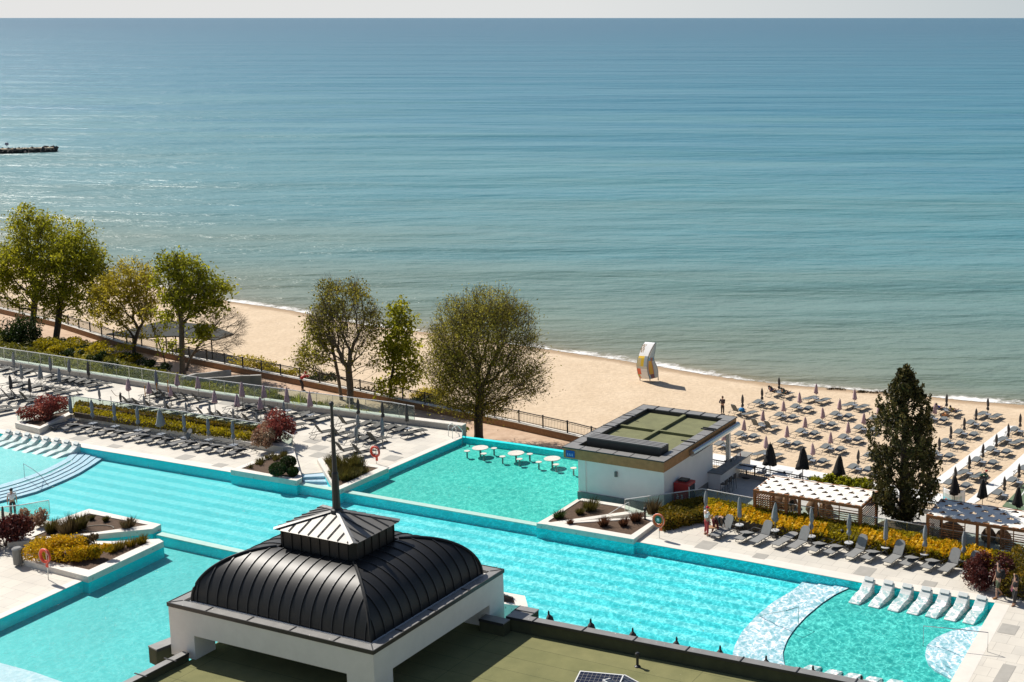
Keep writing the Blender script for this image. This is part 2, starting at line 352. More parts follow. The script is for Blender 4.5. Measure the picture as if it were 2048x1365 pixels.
def seamat():
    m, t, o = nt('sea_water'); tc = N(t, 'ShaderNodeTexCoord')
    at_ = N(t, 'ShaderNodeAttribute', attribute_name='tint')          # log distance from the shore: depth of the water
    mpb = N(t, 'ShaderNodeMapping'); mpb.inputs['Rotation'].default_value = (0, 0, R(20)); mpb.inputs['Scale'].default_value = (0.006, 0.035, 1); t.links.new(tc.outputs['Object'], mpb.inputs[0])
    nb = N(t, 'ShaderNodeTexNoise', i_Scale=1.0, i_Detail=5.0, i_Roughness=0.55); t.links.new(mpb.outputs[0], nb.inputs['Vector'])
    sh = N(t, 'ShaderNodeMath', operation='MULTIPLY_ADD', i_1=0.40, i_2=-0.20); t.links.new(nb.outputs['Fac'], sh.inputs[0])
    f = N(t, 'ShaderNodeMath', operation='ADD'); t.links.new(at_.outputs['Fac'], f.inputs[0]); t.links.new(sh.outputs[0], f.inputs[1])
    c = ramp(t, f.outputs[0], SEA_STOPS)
    p = N(t, 'ShaderNodeBsdfPrincipled', i_Roughness=0.30, i_IOR=1.33); p.inputs['Specular IOR Level'].default_value = 0.24
    t.links.new(c, p.inputs['Base Color'])
    # ripples: three scales, crests roughly parallel to the shore
    hs = None
    for sc, st, rot, amp in ((1.1, 2.2, -24, 0.16), (0.35, 2.4, -30, 0.42), (0.09, 3.5, -26, 1.2), (0.022, 3.2, -20, 3.0), (0.006, 3.5, -14, 9.0), (0.0016, 4.0, -10, 18.0)):
        mp = N(t, 'ShaderNodeMapping'); mp.inputs['Rotation'].default_value = (0, 0, R(-rot)); mp.inputs['Scale'].default_value = (sc, sc * st, sc); t.links.new(tc.outputs['Object'], mp.inputs[0])
        n = N(t, 'ShaderNodeTexNoise', i_Scale=1.0, i_Detail=3.0, i_Roughness=0.6); t.links.new(mp.outputs[0], n.inputs['Vector'])
        mu = N(t, 'ShaderNodeMath', operation='MULTIPLY', i_1=amp); t.links.new(n.outputs['Fac'], mu.inputs[0])
        if hs is None: hs = mu.outputs[0]
        else:
            ad = N(t, 'ShaderNodeMath', operation='ADD'); t.links.new(hs, ad.inputs[0]); t.links.new(mu.outputs[0], ad.inputs[1]); hs = ad.outputs[0]
    bp = N(t, 'ShaderNodeBump', i_Strength=1.0, i_Distance=SEA_BUMP); t.links.new(hs, bp.inputs['Height']); t.links.new(bp.outputs[0], p.inputs['Normal'])
    t.links.new(p.outputs[0], o.inputs[0]); return m
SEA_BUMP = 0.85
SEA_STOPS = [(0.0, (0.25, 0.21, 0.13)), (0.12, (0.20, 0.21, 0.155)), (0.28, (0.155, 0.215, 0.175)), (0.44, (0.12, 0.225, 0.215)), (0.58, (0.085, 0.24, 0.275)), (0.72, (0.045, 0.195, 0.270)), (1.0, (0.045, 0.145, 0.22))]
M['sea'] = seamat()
def foammat():
    m, t, o = nt('surf_foam'); tc = N(t, 'ShaderNodeTexCoord')
    at_ = N(t, 'ShaderNodeAttribute', attribute_name='tint')
    n = N(t, 'ShaderNodeTexNoise', i_Scale=1.1, i_Detail=8.0, i_Roughness=0.75); t.links.new(tc.outputs['Object'], n.inputs['Vector'])
    n2 = N(t, 'ShaderNodeTexNoise', i_Scale=0.16, i_Detail=2.0); t.links.new(tc.outputs['Object'], n2.inputs['Vector'])
    a = N(t, 'ShaderNodeMath', operation='ADD'); t.links.new(n.outputs['Fac'], a.inputs[0]); t.links.new(at_.outputs['Fac'], a.inputs[1])
    b = N(t, 'ShaderNodeMath', operation='MULTIPLY_ADD', i_1=0.9); t.links.new(n2.outputs['Fac'], b.inputs[0]); t.links.new(a.outputs[0], b.inputs[2])
    mr = N(t, 'ShaderNodeMapRange', i_1=1.12, i_2=1.36); t.links.new(b.outputs[0], mr.inputs[0])
    d = N(t, 'ShaderNodeBsdfDiffuse', i_Color=(0.82, 0.80, 0.76, 1)); tr = N(t, 'ShaderNodeBsdfTransparent')
    mx = N(t, 'ShaderNodeMixShader'); t.links.new(mr.outputs[0], mx.inputs[0]); t.links.new(tr.outputs[0], mx.inputs[1]); t.links.new(d.outputs[0], mx.inputs[2]); t.links.new(mx.outputs[0], o.inputs[0]); return m
M['foam'] = foammat()
M['earth'] = mat('promenade_earth', (0.43, 0.285, 0.19), 0.95, 0.25, 1.0, bump=0.4, bscale=8, col2=(0.62, 0.455, 0.325))
M['slope'] = mat('embankment_soil', (0.10, 0.10, 0.035), 0.95, 0.3, 0.8, col2=(0.16, 0.145, 0.05))
M['mat_white'] = mat('white_walkway', (0.74, 0.73, 0.70), 0.85, 0.04, 1.0)
M['court'] = mat('green_court', (0.115, 0.17, 0.095), 0.9, 0.10, 0.8)
# ------------------------------------------------------------------ sea, beach, surf
ZS, ZB, ZP, ZT = -6.5, -6.0, -4.0, -0.6          # sea, beach, promenade, bar terrace levels
shore_px = [(480, 604), (545, 613), (612, 627), (700, 642), (850, 668), (980, 683), (1100, 696), (1190, 712), (1275, 728), (1390, 744), (1500, 759), (1620, 774), (1750, 786), (1870, 796), (1960, 803), (2048, 809)]
sh = [at(a, b, ZS) for a, b in shore_px]
sh = [Vector((-235, 330, ZS)), Vector((-150, 240, ZS)), Vector((-105, 202, ZS)), Vector((-78, 184, ZS))] + sh
d = (sh[-1] - sh[-4]).normalized(); sh += [sh[-1] + d * 15, sh[-1] + d * 60 + Vector((0, -12, 0)), sh[-1] + d * 200 + Vector((0, -70, 0))]
fine = []
for i in range(len(sh) - 1):
    a, b = sh[i], sh[i + 1]; k = max(1, int((b - a).length / 3.0))
    fine += [a.lerp(b, j / k) for j in range(k)]
fine.append(sh[-1])
for _ in range(4): fine = [fine[0]] + [(fine[i - 1] + fine[i] * 2 + fine[i + 1]) / 4 for i in range(1, len(fine) - 1)] + [fine[-1]]
for i, p in enumerate(fine): p.y += 0.35 * math.sin(i * 0.9) + 0.25 * math.sin(i * 0.37 + 1)
def nrm(i, pts):
    dd = pts[min(i + 1, len(pts) - 1)] - pts[max(i - 1, 0)]; return Vector((-dd.y, dd.x, 0)).normalized()
SEAW = Vector((0.42, 0.907, 0))
def strip(name, material, offs, zs, cols, kind='structure', normal_lim=25):
    """sheet of rows offset seaward from the shoreline"""
    mb = MB(); n = len(fine); vs = []; cc = []
    for o_, z, c in zip(offs, zs, cols):
        for i, p in enumerate(fine):
            k = nrm(i, fine) if abs(o_) < normal_lim else SEAW
            if abs(o_) >= normal_lim:
                # fan the far rows out so that the sheet fills the horizon
                spread = (i / (n - 1) - 0.5) * 2 * max(0, o_ - normal_lim) * 1.6
                q = p + SEAW * o_ + Vector((0.907, -0.42, 0)) * spread
            else: q = p + k * o_
            vs.append((q.x, q.y, z)); cc.append(c)
    fs = [(r * n + i, r * n + i + 1, (r + 1) * n + i + 1, (r + 1) * n + i) for r in range(len(offs) - 1) for i in range(n - 1)]
    mb.add(vs, fs); o = mb.build(name, material); me = o.data
    ca = me.color_attributes.new('tint', 'FLOAT_COLOR', 'POINT')
    ca.data.foreach_set('color', [x for c in cc for x in (c, c, c, 1.0)])
    fl = [p for p in me.polygons]
    if fl and fl[0].normal.z < 0: me.flip_normals()
    return tag(o, kind=kind)
lg = lambda d_: min(1.0, math.log10(1 + max(0, d_)) / 3.6)
offs = [-0.6, 0.0, 1, 2.5, 5, 9, 15, 24, 40, 70, 120, 220, 420, 800, 1600, 4000, 12000, 40000, 160000]
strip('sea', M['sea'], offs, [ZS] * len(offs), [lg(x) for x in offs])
offs = [-160, -60, -30, -14, -7, -4, -2.4, -1.2, 0, 3, 8, 20]
strip('beach', M['sand'], offs, [ZB] * 4 + [ZB - .02, ZB - .12, ZB - .22, ZB - .36, ZS - .02, ZS - .3, ZS - .8, ZS - 2], [0, 0, 0, 0, .0, .15, .55, .8, 1, 1, 1, 1], normal_lim=13)
strip('surf', M['foam'], [-1.1, -0.5, 0.0, 0.8, 1.7, 2.6], [ZS + .19, ZS + .09, ZS + .03, ZS + .02, ZS + .012, ZS + .006], [-.25, .22, .34, .22, .02, -.3])
# ------------------------------------------------------------------ promenade, embankment, paths on the sand
rail_px = [(-260, 588), (-120, 606), (0, 626), (120, 655), (240, 694), (360, 722), (480, 746), (600, 770), (760, 803), (900, 831), (1030, 857), (1150, 884), (1270, 916)]
RAIL = [at(a, b, ZP) for a, b in rail_px]
deck_back_px = [(-320, 672), (-100, 712), (0, 731), (220, 765), (400, 795), (600, 823), (780, 846), (924, 864)]
BACK = [at(a, b, 0) for a, b in deck_back_px]
foot_px = [(-260, 628), (-100, 640), (0, 660), (110, 686), (200, 706), (290, 738), (380, 764), (470, 778), (560, 800), (650, 824), (760, 850), (930, 872)]
FOOT = [at(a, b, ZP) for a, b in foot_px]
p = MB(); extra = [at(1290, 930, ZP), at(930, 905, ZP)]
p.prism([(v.x, v.y) for v in RAIL] + [(v.x, v.y) for v in extra] + [(v.x, v.y) for v in FOOT[::-1]], ZB - .5, ZP); struct('promenade', p, M['earth'])
mb = MB(); vs = []; nB = 24
def interp(pts, s_):
    L = [0]
    for i in range(1, len(pts)): L.append(L[-1] + (pts[i] - pts[i - 1]).length)
    x = s_ * L[-1]
    for i in range(1, len(pts)):
        if x <= L[i] + 1e-9: return pts[i - 1].lerp(pts[i], (x - L[i - 1]) / max(1e-9, L[i] - L[i - 1]))
    return pts[-1].copy()
SLOPE = []
for j in range(5):
    row = []
    for i in range(nB + 1):
        a = interp(BACK, i / nB) + Vector((0.2, 0.5, -0.25)); b = interp(FOOT, i / nB)
        q = a.lerp(b, j / 4); q.z = -0.25 + (ZP + .02 + 0.25) * (j / 4) ** 1.3 + 0.12 * math.sin(i * 2.1 + j)
        row.append(q)
    SLOPE.append(row)
vs = [v for r_ in SLOPE for v in r_]; W_ = nB + 1
mb.add(vs, [(j * W_ + i, (j + 1) * W_ + i, (j + 1) * W_ + i + 1, j * W_ + i + 1) for j in range(4) for i in range(nB)])
o = struct('embankment', mb, M['slope'])
mb = MB(); mb.sheet(ats([(1427, 907), (1620, 941), (1760, 966), (1890, 989), (1888, 1012), (1756, 990), (1616, 965), (1418, 928)], ZB + .03)); struct('beach_walkway', mb, M['mat_white'])
mb = MB(); mb.sheet(ats([(2014, 852), (2033, 852), (2000, 884), (1913, 945), (1885, 967), (1868, 965), (1874, 957)], ZB + .03)); struct('beach_walkway', mb, M['mat_white'])
mb = MB(); mb.sheet(ats([(2090, 880), (2090, 902), (2048, 931), (2016, 961), (1976, 990), (1940, 1012), (1915, 1012), (1932, 1004), (2014, 938), (2048, 907)], ZB + .034)); struct('beach_walkway', mb, M['mat_white'])
mb = MB(); mb.sheet(ats([(2140, 905), (2048, 968), (2004, 1013), (2140, 1040)], ZB + .04)); struct('sports_court', mb, M['court'])
mb = MB()
for a, b in (((2018, 1006), (2140, 1031)), ((2060, 966), (2030, 1010))):
    A, B = at(*a, ZB + .05), at(*b, ZB + .05); n_ = Vector((-(B - A).y, (B - A).x, 0)).normalized() * .04
    mb.sheet([A + n_, B + n_, B - n_, A - n_])
struct('court_marking', mb, M['mat_white'])
# ------------------------------------------------------------------ pools and decks
ZW = -0.07
deckL = [(-420, 790), (-150, 842), (0, 867), (150, 893), (462, 945), (604, 969), (603, 949), (647, 945), (679, 981), (776, 940), (924, 876), (924, 864)] + deck_back_px[-2::-1]
deckR = [(1098, 1053), (1268, 1083), (1500, 1124), (1730, 1167), (1990, 1206), (1900, 1365), (1840, 1470), (2500, 1600), (2500, 1210), (2048, 1118), (1752, 1067), (1505, 1027), (1405, 1008), (1250, 1030), (1170, 1010), (1155, 998), (1075, 1048)]
deckBL = [(-420, 960), (-150, 1003), (0, 1022), (78, 1037), (118, 1047), (178, 1020), (322, 1052), (322, 1062), (190, 1077), (190, 1082), (326, 1085), (176, 1157), (0, 1238), (-300, 1375), (-420, 1375)]
def P2(px, z=0.0): return [(v.x, v.y) for v in ats(px, z)]
for nm, poly in (('pool_deck', deckL), ('pool_deck', deckR), ('pool_deck', deckBL)):
    mb = MB(); mb.prism(P2(poly), -0.02, 0.0); struct(nm, mb, M['deck'])
    mb = MB(); mb.prism(P2(poly), -2.2, -0.024); struct('pool_wall', mb, M['pool_wall'])
def floor(name, px, z, m):
    mb = MB(); mb.sheet(ats(px, z)); return struct(name, mb, m)
BIG = [(-520, 760), (-100, 835), (480, 930), (1300, 1080), (2060, 1210), (1960, 1420), (1500, 1500), (900, 1440), (-420, 1420)]
mb = MB(); mb.sheet([(v.x, v.y, -0.66) for v in ats(BIG)]); struct('pool_floor', mb, M['pool_main'])
# far pool, lower-left pool, left pool, right pool floors a little higher than the main floor
def fl2(px, z, m): mb = MB(); mb.sheet([(v.x, v.y, z) for v in ats(px, z)]); return struct('pool_floor', mb, m)
fl2([(600, 962), (690, 930), (926, 872), (1180, 908), (1190, 1010), (1110, 1062)], -0.48, M['pool_far'])
fl2([(-420, 1100), (320, 1060), (520, 1112), (760, 1200), (800, 1420), (-420, 1420)], -0.64, M['pool_low'])
# crest walls between the pools
def crest(a, b, w_=0.42):
    mb = MB(); A, B = at(*a), at(*b); mb.wall([A, B], w_, -1.5, -0.10); struct('pool_divider', mb, M['pool_wall'])
    mb = MB(); mb.wall([A, B], w_ + .02, -0.096, -0.035); struct('pool_divider_crest', mb, M['crest'])
M['crest'] = mat('crest_tiles', (0.42, 0.62, 0.55), 0.5, 0.06, 3)
crest((600, 966), (1100, 1052)); crest((318, 1066), (520, 1110))
# water surface
wat = [(-520, 765), (-150, 838), (150, 889), (460, 941), (600, 955), (603, 948), (650, 943), (690, 972), (776, 937), (926, 874), (932, 871), (1150, 906), (1156, 990), (1080, 1045), (1270, 1080), (1730, 1163), (2000, 1203), (1880, 1420), (1500, 1500), (900, 1440), (-420, 1420)]
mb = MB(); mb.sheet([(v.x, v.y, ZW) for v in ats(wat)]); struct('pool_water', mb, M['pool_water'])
# infinity edge of the far pool
mb = MB(); mb.wall(ats([(924, 872), (1040, 888), (1175, 909)]), 0.35, -4.3, -0.05); struct('pool_edge', mb, M['pool_wall'])
# pale coping bands along the pool edges
def band(px, w_, m=None, z=.004):
    q = ats(px); mb = MB(); n = len(q); inn = []
    for i in range(n):
        a = (q[i] - q[i - 1]).normalized() if i else (q[1] - q[0]).normalized()
        b = (q[i + 1] - q[i]).normalized() if i < n - 1 else a
        nn = Vector((-(a + b).y, (a + b).x, 0)).normalized(); inn.append(q[i] + nn * w_ / max(.4, nn.dot(Vector((-a.y, a.x, 0)))))
    for i in range(n - 1):
        mb.sheet([(v.x, v.y, z) for v in (q[i], q[i + 1], inn[i + 1], inn[i])])
    struct('pool_coping', mb, m or M['coping_pale'])
band([(-420, 790), (-150, 842), (0, 867), (150, 893), (462, 945)], 0.75)
band([(776, 940), (924, 876)], 0.5)
band([(1282, 1085.5), (1500, 1124), (1730, 1167), (1990, 1206)], 0.8)
band([(1840, 1470), (1900, 1365), (1990, 1206)][::-1], 0.75)
band([(176, 1157), (0, 1238), (-300, 1375)][::-1], 0.5)
def inlay(px):
    mb = MB(); mb.sheet(ats(px, .009)); struct('paving_inlay', mb, M['inlay'])
for c, w_, h_ in (((1412, 1091), .95, .6), ((1521, 1113), .75, .35), ((1730, 1143), .95, .6), ((1859, 1168), .72, .35), ((2017, 1259), .85, .55), ((2009, 1349), .6, 1.0),
                  ((370, 915), 1.0, .5), ((440, 931), .9, .35), ((160, 877), 1.2, .4), ((230, 893), 1.0, .3), ((452, 807), 1.3, .4), ((625, 883), 1.1, .4), ((636, 896), 1.2, .5), ((640, 911), 1.2, .5), ((785, 917), 1.1, .5)):
    a = at(*c); mb = MB()
    mb.sheet([a + E1 * (i * w_ / 2) + E2 * (j * h_) + Vector((0, 0, .009)) for i, j in ((-1, -1), (1, -1), (1, 1), (-1, 1))]); struct('paving_inlay', mb, M['inlay'])
# bar terrace, half a metre below the deck, with its retaining kerb
terr = [(1160, 985), (1250, 1034), (1405, 1012), (1505, 1031), (1752, 1071), (2048, 1122), (2400, 1190), (2400, 1130), (2048, 1062), (1880, 1032), (1740, 1007), (1525, 962), (1427, 944), (1330, 925), (1150, 905)]
mb = MB(); mb.prism(P2(terr, ZT), ZB - .3, ZT); struct('bar_terrace', mb, M['terrace'])
# curved stair walls between promenade and embankment
def arcwall(name, px, t_, z0, z1, label):
    mb = MB(); mb.wall(ats(px, -2.2), t_, z0, z1); o = mb.build(name, M['concrete']); tag(o, label, 'wall')
arcwall('curved_wall', [(366, 782), (392, 770), (415, 759), (436, 749), (450, 742), (458, 736)], .35, -4.2, [-1.0, -1.2, -1.6, -1.9, -2.2, -2.4], 'curved pale concrete stair wall sweeping up towards the promenade railing')
arcwall('curved_wall', [(404, 780), (425, 771), (450, 761), (478, 754), (500, 751), (522, 750)], .35, -4.2, [-1.2, -1.5, -1.9, -2.1, -2.2, -2.2], 'curved concrete wall with a shaded grey end beside the promenade')
# ------------------------------------------------------------------ curved underwater steps
def resample(px, n):
    v = [Vector((a, b, 0)) for a, b in px]; return [interp(v, i / (n - 1)) for i in range(n)]
def steps(inner, outer, zs, name, m, mr, n=22):
    """stair rows between two pixel arcs; zs = level of each tread"""
    A, B = resample(inner, n), resample(outer, n); k = len(zs)
    for j in range(k):
        a = [at(*(A[i].lerp(B[i], j / k))[:2], zs[j]) for i in range(n)]; b = [at(*(A[i].lerp(B[i], (j + 1) / k))[:2], zs[j]) for i in range(n)]
        mb = MB(); mb.add([(v.x, v.y, v.z) for v in a + b], [(i, n + i, n + i + 1, i + 1) for i in range(n - 1)])
        o = mb.build(name, m); tag(o, kind='structure')
        if o.data.polygons[0].normal.z < 0: o.data.flip_normals()
        mb = MB(); lo = zs[j] - .14
        mb.add([(v.x, v.y, v.z) for v in b] + [(v.x, v.y, lo) for v in b], [(i, n + i, n + i + 1, i + 1) for i in range(n - 1)])
        tag(mb.build('step_riser', mr), kind='structure')
inn = [(-420, 1050), (-120, 1003), (0, 970), (44, 957), (88, 941), (132, 918), (150, 897)]
out = [(-420, 1090), (-120, 1035), (0, 1002), (66, 986), (121, 964), (165, 943), (212, 912)]
steps(inn, out, [-0.32, -0.37, -0.42, -0.47, -0.52], 'pool_step', M['pool_bluewhite'], M['step_dark'])
fl2([(x + 10, y + 6) for x, y in inn] + [(156, 889), (0, 860), (-420, 780)], -0.36, M['pool_left'])
inn = [(1722, 1165), (1672, 1188), (1643, 1207), (1611, 1234), (1589, 1258), (1573, 1282), (1565, 1307), (1569, 1331), (1585, 1365), (1610, 1410)]
out = [(1618, 1152), (1590, 1178), (1545, 1205), (1514, 1231), (1484, 1263), (1470, 1290), (1464, 1312), (1466, 1335), (1475, 1365), (1490, 1420)]
steps(inn, out, [-0.40, -0.47, -0.54], 'pool_step', M['pool_white'], M['pool_white'], 24)
fl2([(x - 34, y + 3) for x, y in inn] + [(1700, 1500), (1850, 1470), (2000, 1210), (1735, 1160)], -0.46, M['pool_right'])
circ = [(1976, 1250), (1939, 1254), (1902, 1262), (1872, 1275), (1854, 1291), (1850, 1309), (1857, 1328), (1870, 1340), (1890, 1351), (1915, 1364)]
cc = (1925, 1310)
for k, z in ((1.0, -.36), (.82, -.27), (.64, -.18)):
    q = [(cc[0] + (a - cc[0]) * (k if i not in (0, len(circ) - 1) else 1), cc[1] + (b - cc[1]) * (k if i not in (0, len(circ) - 1) else 1)) for i, (a, b) in enumerate(circ)]
    mb = MB(); w_ = ats(q, z) + [at(1940, 1345, z), at(1990, 1262, z)]
    mb.prism([(v.x, v.y) for v in w_], -1.0, z); struct('pool_step', mb, M['pool_white'])
mb = MB(); mb.prism(P2([(-420, 1250), (0, 1326), (70, 1345), (135, 1368), (100, 1420), (-420, 1420)], -.45), -1.3, -.45); struct('pool_step', mb, M['pool_white'])
# straight steps going down into the far pool between the two planters
A0, A1, B0, B1 = (603, 949), (647, 945), (617, 976), (668, 984)
for j in range(6):
    f0, f1 = j / 6, (j + 1) / 6; z = -0.04 - 0.15 * j
    L = lambda a, b, f: (a[0] + (b[0] - a[0]) * f, a[1] + (b[1] - a[1]) * f)
    q = ats([L(A0, B0, f0), L(A1, B1, f0), L(A1, B1, f1 + .02), L(A0, B0, f1 + .02)], 0)
    mb = MB(); mb.prism([(v.x, v.y) for v in q], z - .4, z); struct('pool_step', mb, M['pool_bluewhite'])
    e = [q[3], q[2]]; mb = MB(); mb.wall([v + (q[0] - q[3]).normalized() * .05 for v in e], .07, z + .002, z + .006); struct('step_riser', mb, M['step_dark'])
# ------------------------------------------------------------------ walls and planters
def wallthing(px, t_, z0, z1, m, label, name='low_wall', zz=0.0, cap=None):
    q = ats(px, zz); mb = MB(); mb.wall(q, t_, z0, z1); o = mb.build(name, m); tag(o, label, 'wall')
    if cap: mc = MB(); mc.wall(q, t_ + .06, z1, z1 + .05); mc.build('coping', cap, o)
    return o
bw = [Vector((v.x, v.y, 0)) for v in BACK]
mb = MB(); mb.wall([v + Vector((.12, .28, 0)) for v in bw], .5, ZP - .4, .40); o = mb.build('terrace_wall', M['concrete'])
tag(o, 'long low concrete wall along the seaward edge of the left sun deck', 'wall')
mc = MB(); mc.wall([v + Vector((.12, .28, 0)) for v in bw], .58, .40, .46); mc.build('coping', M['stone_pale'], o)
def glassrun(base_px, zb, h, label, posts=1.45, mname='glass', rail='white_metal', name='glass_balustrade', wpts=None):
    q = wpts or ats(base_px, zb); q = [Vector((v.x, v.y, zb)) for v in q]
    g = MB(); g.wall(q, .018, zb, zb + h - .03); o = empty(name, q[0], 0, label, 'balustrade')
    def loc(mb): mb.v = [(v[0] - q[0].x, v[1] - q[0].y, v[2] - q[0].z) for v in mb.v]; return mb
    loc(g).build('glass_panel', M[mname], o)
    r = MB(); r.wall(q, .045, zb + h - .028, zb + h + .02); loc(r).build('top_rail', M[rail], o)
    tot = sum((q[i + 1] - q[i]).length for i in range(len(q) - 1)); n = max(1, int(tot / posts))
    for k in range(n + 1):
        c = interp(q, k / n); j = MB(); j.box((c.x, c.y, zb + h / 2 - .02), (.03, .03, h - .05)); loc(j).build('clamp_post', M['steel'], o)
    return o
glassrun(None, .462, 1.0, 'long glass balustrade on the terrace wall in front of the hedges and trees', wpts=[v + Vector((.12, .28, 0)) for v in bw[:-1]] + [bw[-2].lerp(bw[-1], .35)])
glassrun(None, .425, .80, 'glass balustrade with a white rail along the back of the hedge planter', wpts=[Vector((v.x, v.y, 0)) for v in ats([(36, 842), (62, 832), (152, 813), (288, 834), (363, 844.5), (548, 873), (586, 895)], .42)])
glassrun([(1250, 1030), (1405, 1008), (1505, 1027), (1752, 1067), (1990, 1108), (2300, 1166)], .0, .95, 'glass balustrade behind the yellow hedge, overlooking the bar terrace')
mb = MB(); mb.wall(ats([(1250, 1030), (1405, 1008), (1505, 1027), (1752, 1067), (1990, 1108), (2300, 1166)]), .22, ZT - .05, .045); tag(mb.build('terrace_kerb', M['stone_pale']), 'pale stone kerb carrying the glass balustrade above the bar terrace', 'kerb')
def planter(rim, soil, h, label, soilz=None, bot=-1.5):
    """solid stone rim around a soil bed; rim and soil outlines are photo pixels at the rim top"""
    r = ats(rim, h); s_ = ats(soil, h)
    o = empty('stone_planter', Vector((r[0].x, r[0].y, 0)), 0, label, 'planter')
    off = Vector((r[0].x, r[0].y, 0))
    mb = MB(); mb.prism([(v.x - off.x, v.y - off.y) for v in r], -.04, h - .07); mb.build('planter_wall', M['stone_pale'], o)
    mb = MB(); mb.prism([(v.x - off.x, v.y - off.y) for v in r], bot, -.044); mb.build('tiled_base', M['pool_wall'], o)
    mb = MB(); n = len(s_)
    # flat rim: triangulated ring between the outline and the soil hole
    bm = bmesh.new()
    def ring(pts):
        vs = [bm.verts.new((v.x - off.x, v.y - off.y, h)) for v in pts]; return [bm.edges.new((vs[i], vs[(i + 1) % len(vs)])) for i in range(len(vs))], vs
    e1, v1 = ring(r); e2, v2 = ring(s_)
    bmesh.ops.triangle_fill(bm, use_beauty=True, use_dissolve=False, edges=e1 + e2)
    # drop faces inside the hole
    import mathutils.geometry as mg
    hole = [Vector((v.x - off.x, v.y - off.y)) for v in s_]
    def inside(p, poly):
        c = False; j = len(poly) - 1
        for i in range(len(poly)):
            a, b = poly[i], poly[j]
            if (a.y > p.y) != (b.y > p.y) and p.x < (b.x - a.x) * (p.y - a.y) / (b.y - a.y) + a.x: c = not c
            j = i
        return c
    kill = [f for f in bm.faces if inside(f.calc_center_median(), hole)]
    bmesh.ops.delete(bm, geom=kill, context='FACES_ONLY')
    vs = [tuple(v.co) for v in bm.verts]; bm.verts.index_update(); fs = [tuple(v.index for v in f.verts) for f in bm.faces]; bm.free()
    m2 = MB(); m2.add(vs, fs)
    # thickness of the rim slab
    for pts in (r, s_):
        k = len(pts); base = [(v.x - off.x, v.y - off.y, h) for v in pts] + [(v.x - off.x, v.y - off.y, h - .066) for v in pts]
        m2.add(base, [(i, (i + 1) % k, k + (i + 1) % k, k + i) for i in range(k)])
    m2.build('planter_rim', M['coping_pale'], o)
    mb = MB(); mb.prism([(v.x - off.x, v.y - off.y) for v in s_], h - .069, h - .045); mb.build('soil_bed', M['soil'], o)
    return o, h - .045
PL = {}
PL['bed'] = planter([(30, 846), (79, 858), (141, 829), (505, 886), (560, 893), (590, 897), (548, 872), (363, 843), (288, 833), (150, 812)], [(44, 845), (80, 853), (140, 823), (505, 880), (545, 886), (562, 886), (538, 874), (363, 847), (288, 837), (152, 816)], .42, 'long stone planter with two clipped hedges and red bushes at its ends')
PL['west'] = planter([(461, 940), (593, 962), (604, 956), (584, 884), (571, 893), (566, 899)], [(482, 937), (528, 946), (587, 956), (597, 948), (571, 905)], .30, 'pointed stone planter with three round green shrubs beside the pool steps')
PL['east'] = planter([(634, 918), (645, 914), (764, 932), (777, 936), (680, 979), (672, 982)], [(649, 921), (757, 936), (677, 973)], .28, 'triangular stone planter full of olive shrubs in front of the spire')
PL['barback'] = planter([(1073, 1047), (1100, 1050), (1290, 1024), (1250, 1010), (1164, 997)], [(1096, 1043), (1160, 1001), (1240, 1014), (1262, 1022), (1100, 1045)], .24, 'stone planter of bare soil along the foot of the white bar wall')
PL['barfront'] = planter([(1096, 1050), (1267, 1079), (1314, 1044), (1300, 1034), (1180, 1040)], [(1128, 1047), (1262, 1070), (1303, 1043), (1290, 1037), (1180, 1044)], .26, 'stone planter of brown soil with dry red grasses next to the green disc lifebuoy')
PL['isle_back'] = planter([(14, 1086), (100, 1045), (178, 1018), (322, 1049), (305, 1058)], [(60, 1076), (178, 1027), (297, 1050), (175, 1067)], .28, 'long pointed stone planter with dark grass tufts on the pool island')
PL['isle_front'] = planter([(40, 1119), (160, 1086), (318, 1078), (327, 1083), (176, 1154)], [(57, 1113), (165, 1091), (300, 1084), (178, 1140)], .30, 'stone planter of yellow flowering bushes with an orange lifebuoy in front')
# ------------------------------------------------------------------ promenade railing on its brick wall
q = RAIL
mb = MB(); mb.wall(q, .40, ZP - .3, ZP + .55); o = mb.build('promenade_wall', M['brick']); tag(o, 'low brown brick wall under the black railing along the promenade', 'wall')
mc = MB(); mc.wall(q, .46, ZP + .55, ZP + .60); mc.build('coping', M['stone_pale'], o)
def iron_rail(q, z0, h, label, pitch=.16, post=2.6, name='iron_railing'):
    o = empty(name, Vector((q[0].x, q[0].y, z0)), 0, label, 'railing'); off = Vector((q[0].x, q[0].y, z0))
    w_ = [Vector((v.x - off.x, v.y - off.y, 0)) for v in q]
    r = MB(); r.wall(w_, .06, h - .06, h); r.wall(w_, .04, .12, .16); r.wall(w_, .03, h - .18, h - .15); r.build('rail', M['black_iron'], o)
    tot = sum((w_[i + 1] - w_[i]).length for i in range(len(w_) - 1)); b = MB()
    for k in range(int(tot / pitch)):
        c = interp(w_, k * pitch / tot); b.box((c.x, c.y, h / 2), (.018, .018, h - .14))
    b.build('balusters', M['black_iron'], o)
    for k in range(int(tot / post) + 1):
        c = interp(w_, min(1, k * post / tot)); pmb = MB(); pmb.box((c.x, c.y, h / 2 - .1), (.10, .10, h + .2)); pmb.box((c.x, c.y, h + .04), (.14, .14, .05)); pmb.build('post', M['black_iron'], o)
    return o
iron_rail(q, ZP + .60, .95, 'long black iron railing on the brick wall between promenade and beach')
tr = ats([(1395, 936), (1427, 943), (1525, 961), (1640, 984), (1740, 1006), (1880, 1031), (2048, 1061), (2300, 1110)], ZT)
mb = MB(); mb.wall(tr, .3, ZB - .2, ZT + .2); tag(mb.build('terrace_wall', M['concrete']), 'low wall under the dark railing at the beach side of the bar terrace', 'wall')
iron_rail(tr, ZT + .2, .62, 'dark iron railing at the beach edge of the bar terrace', .17, 2.2)
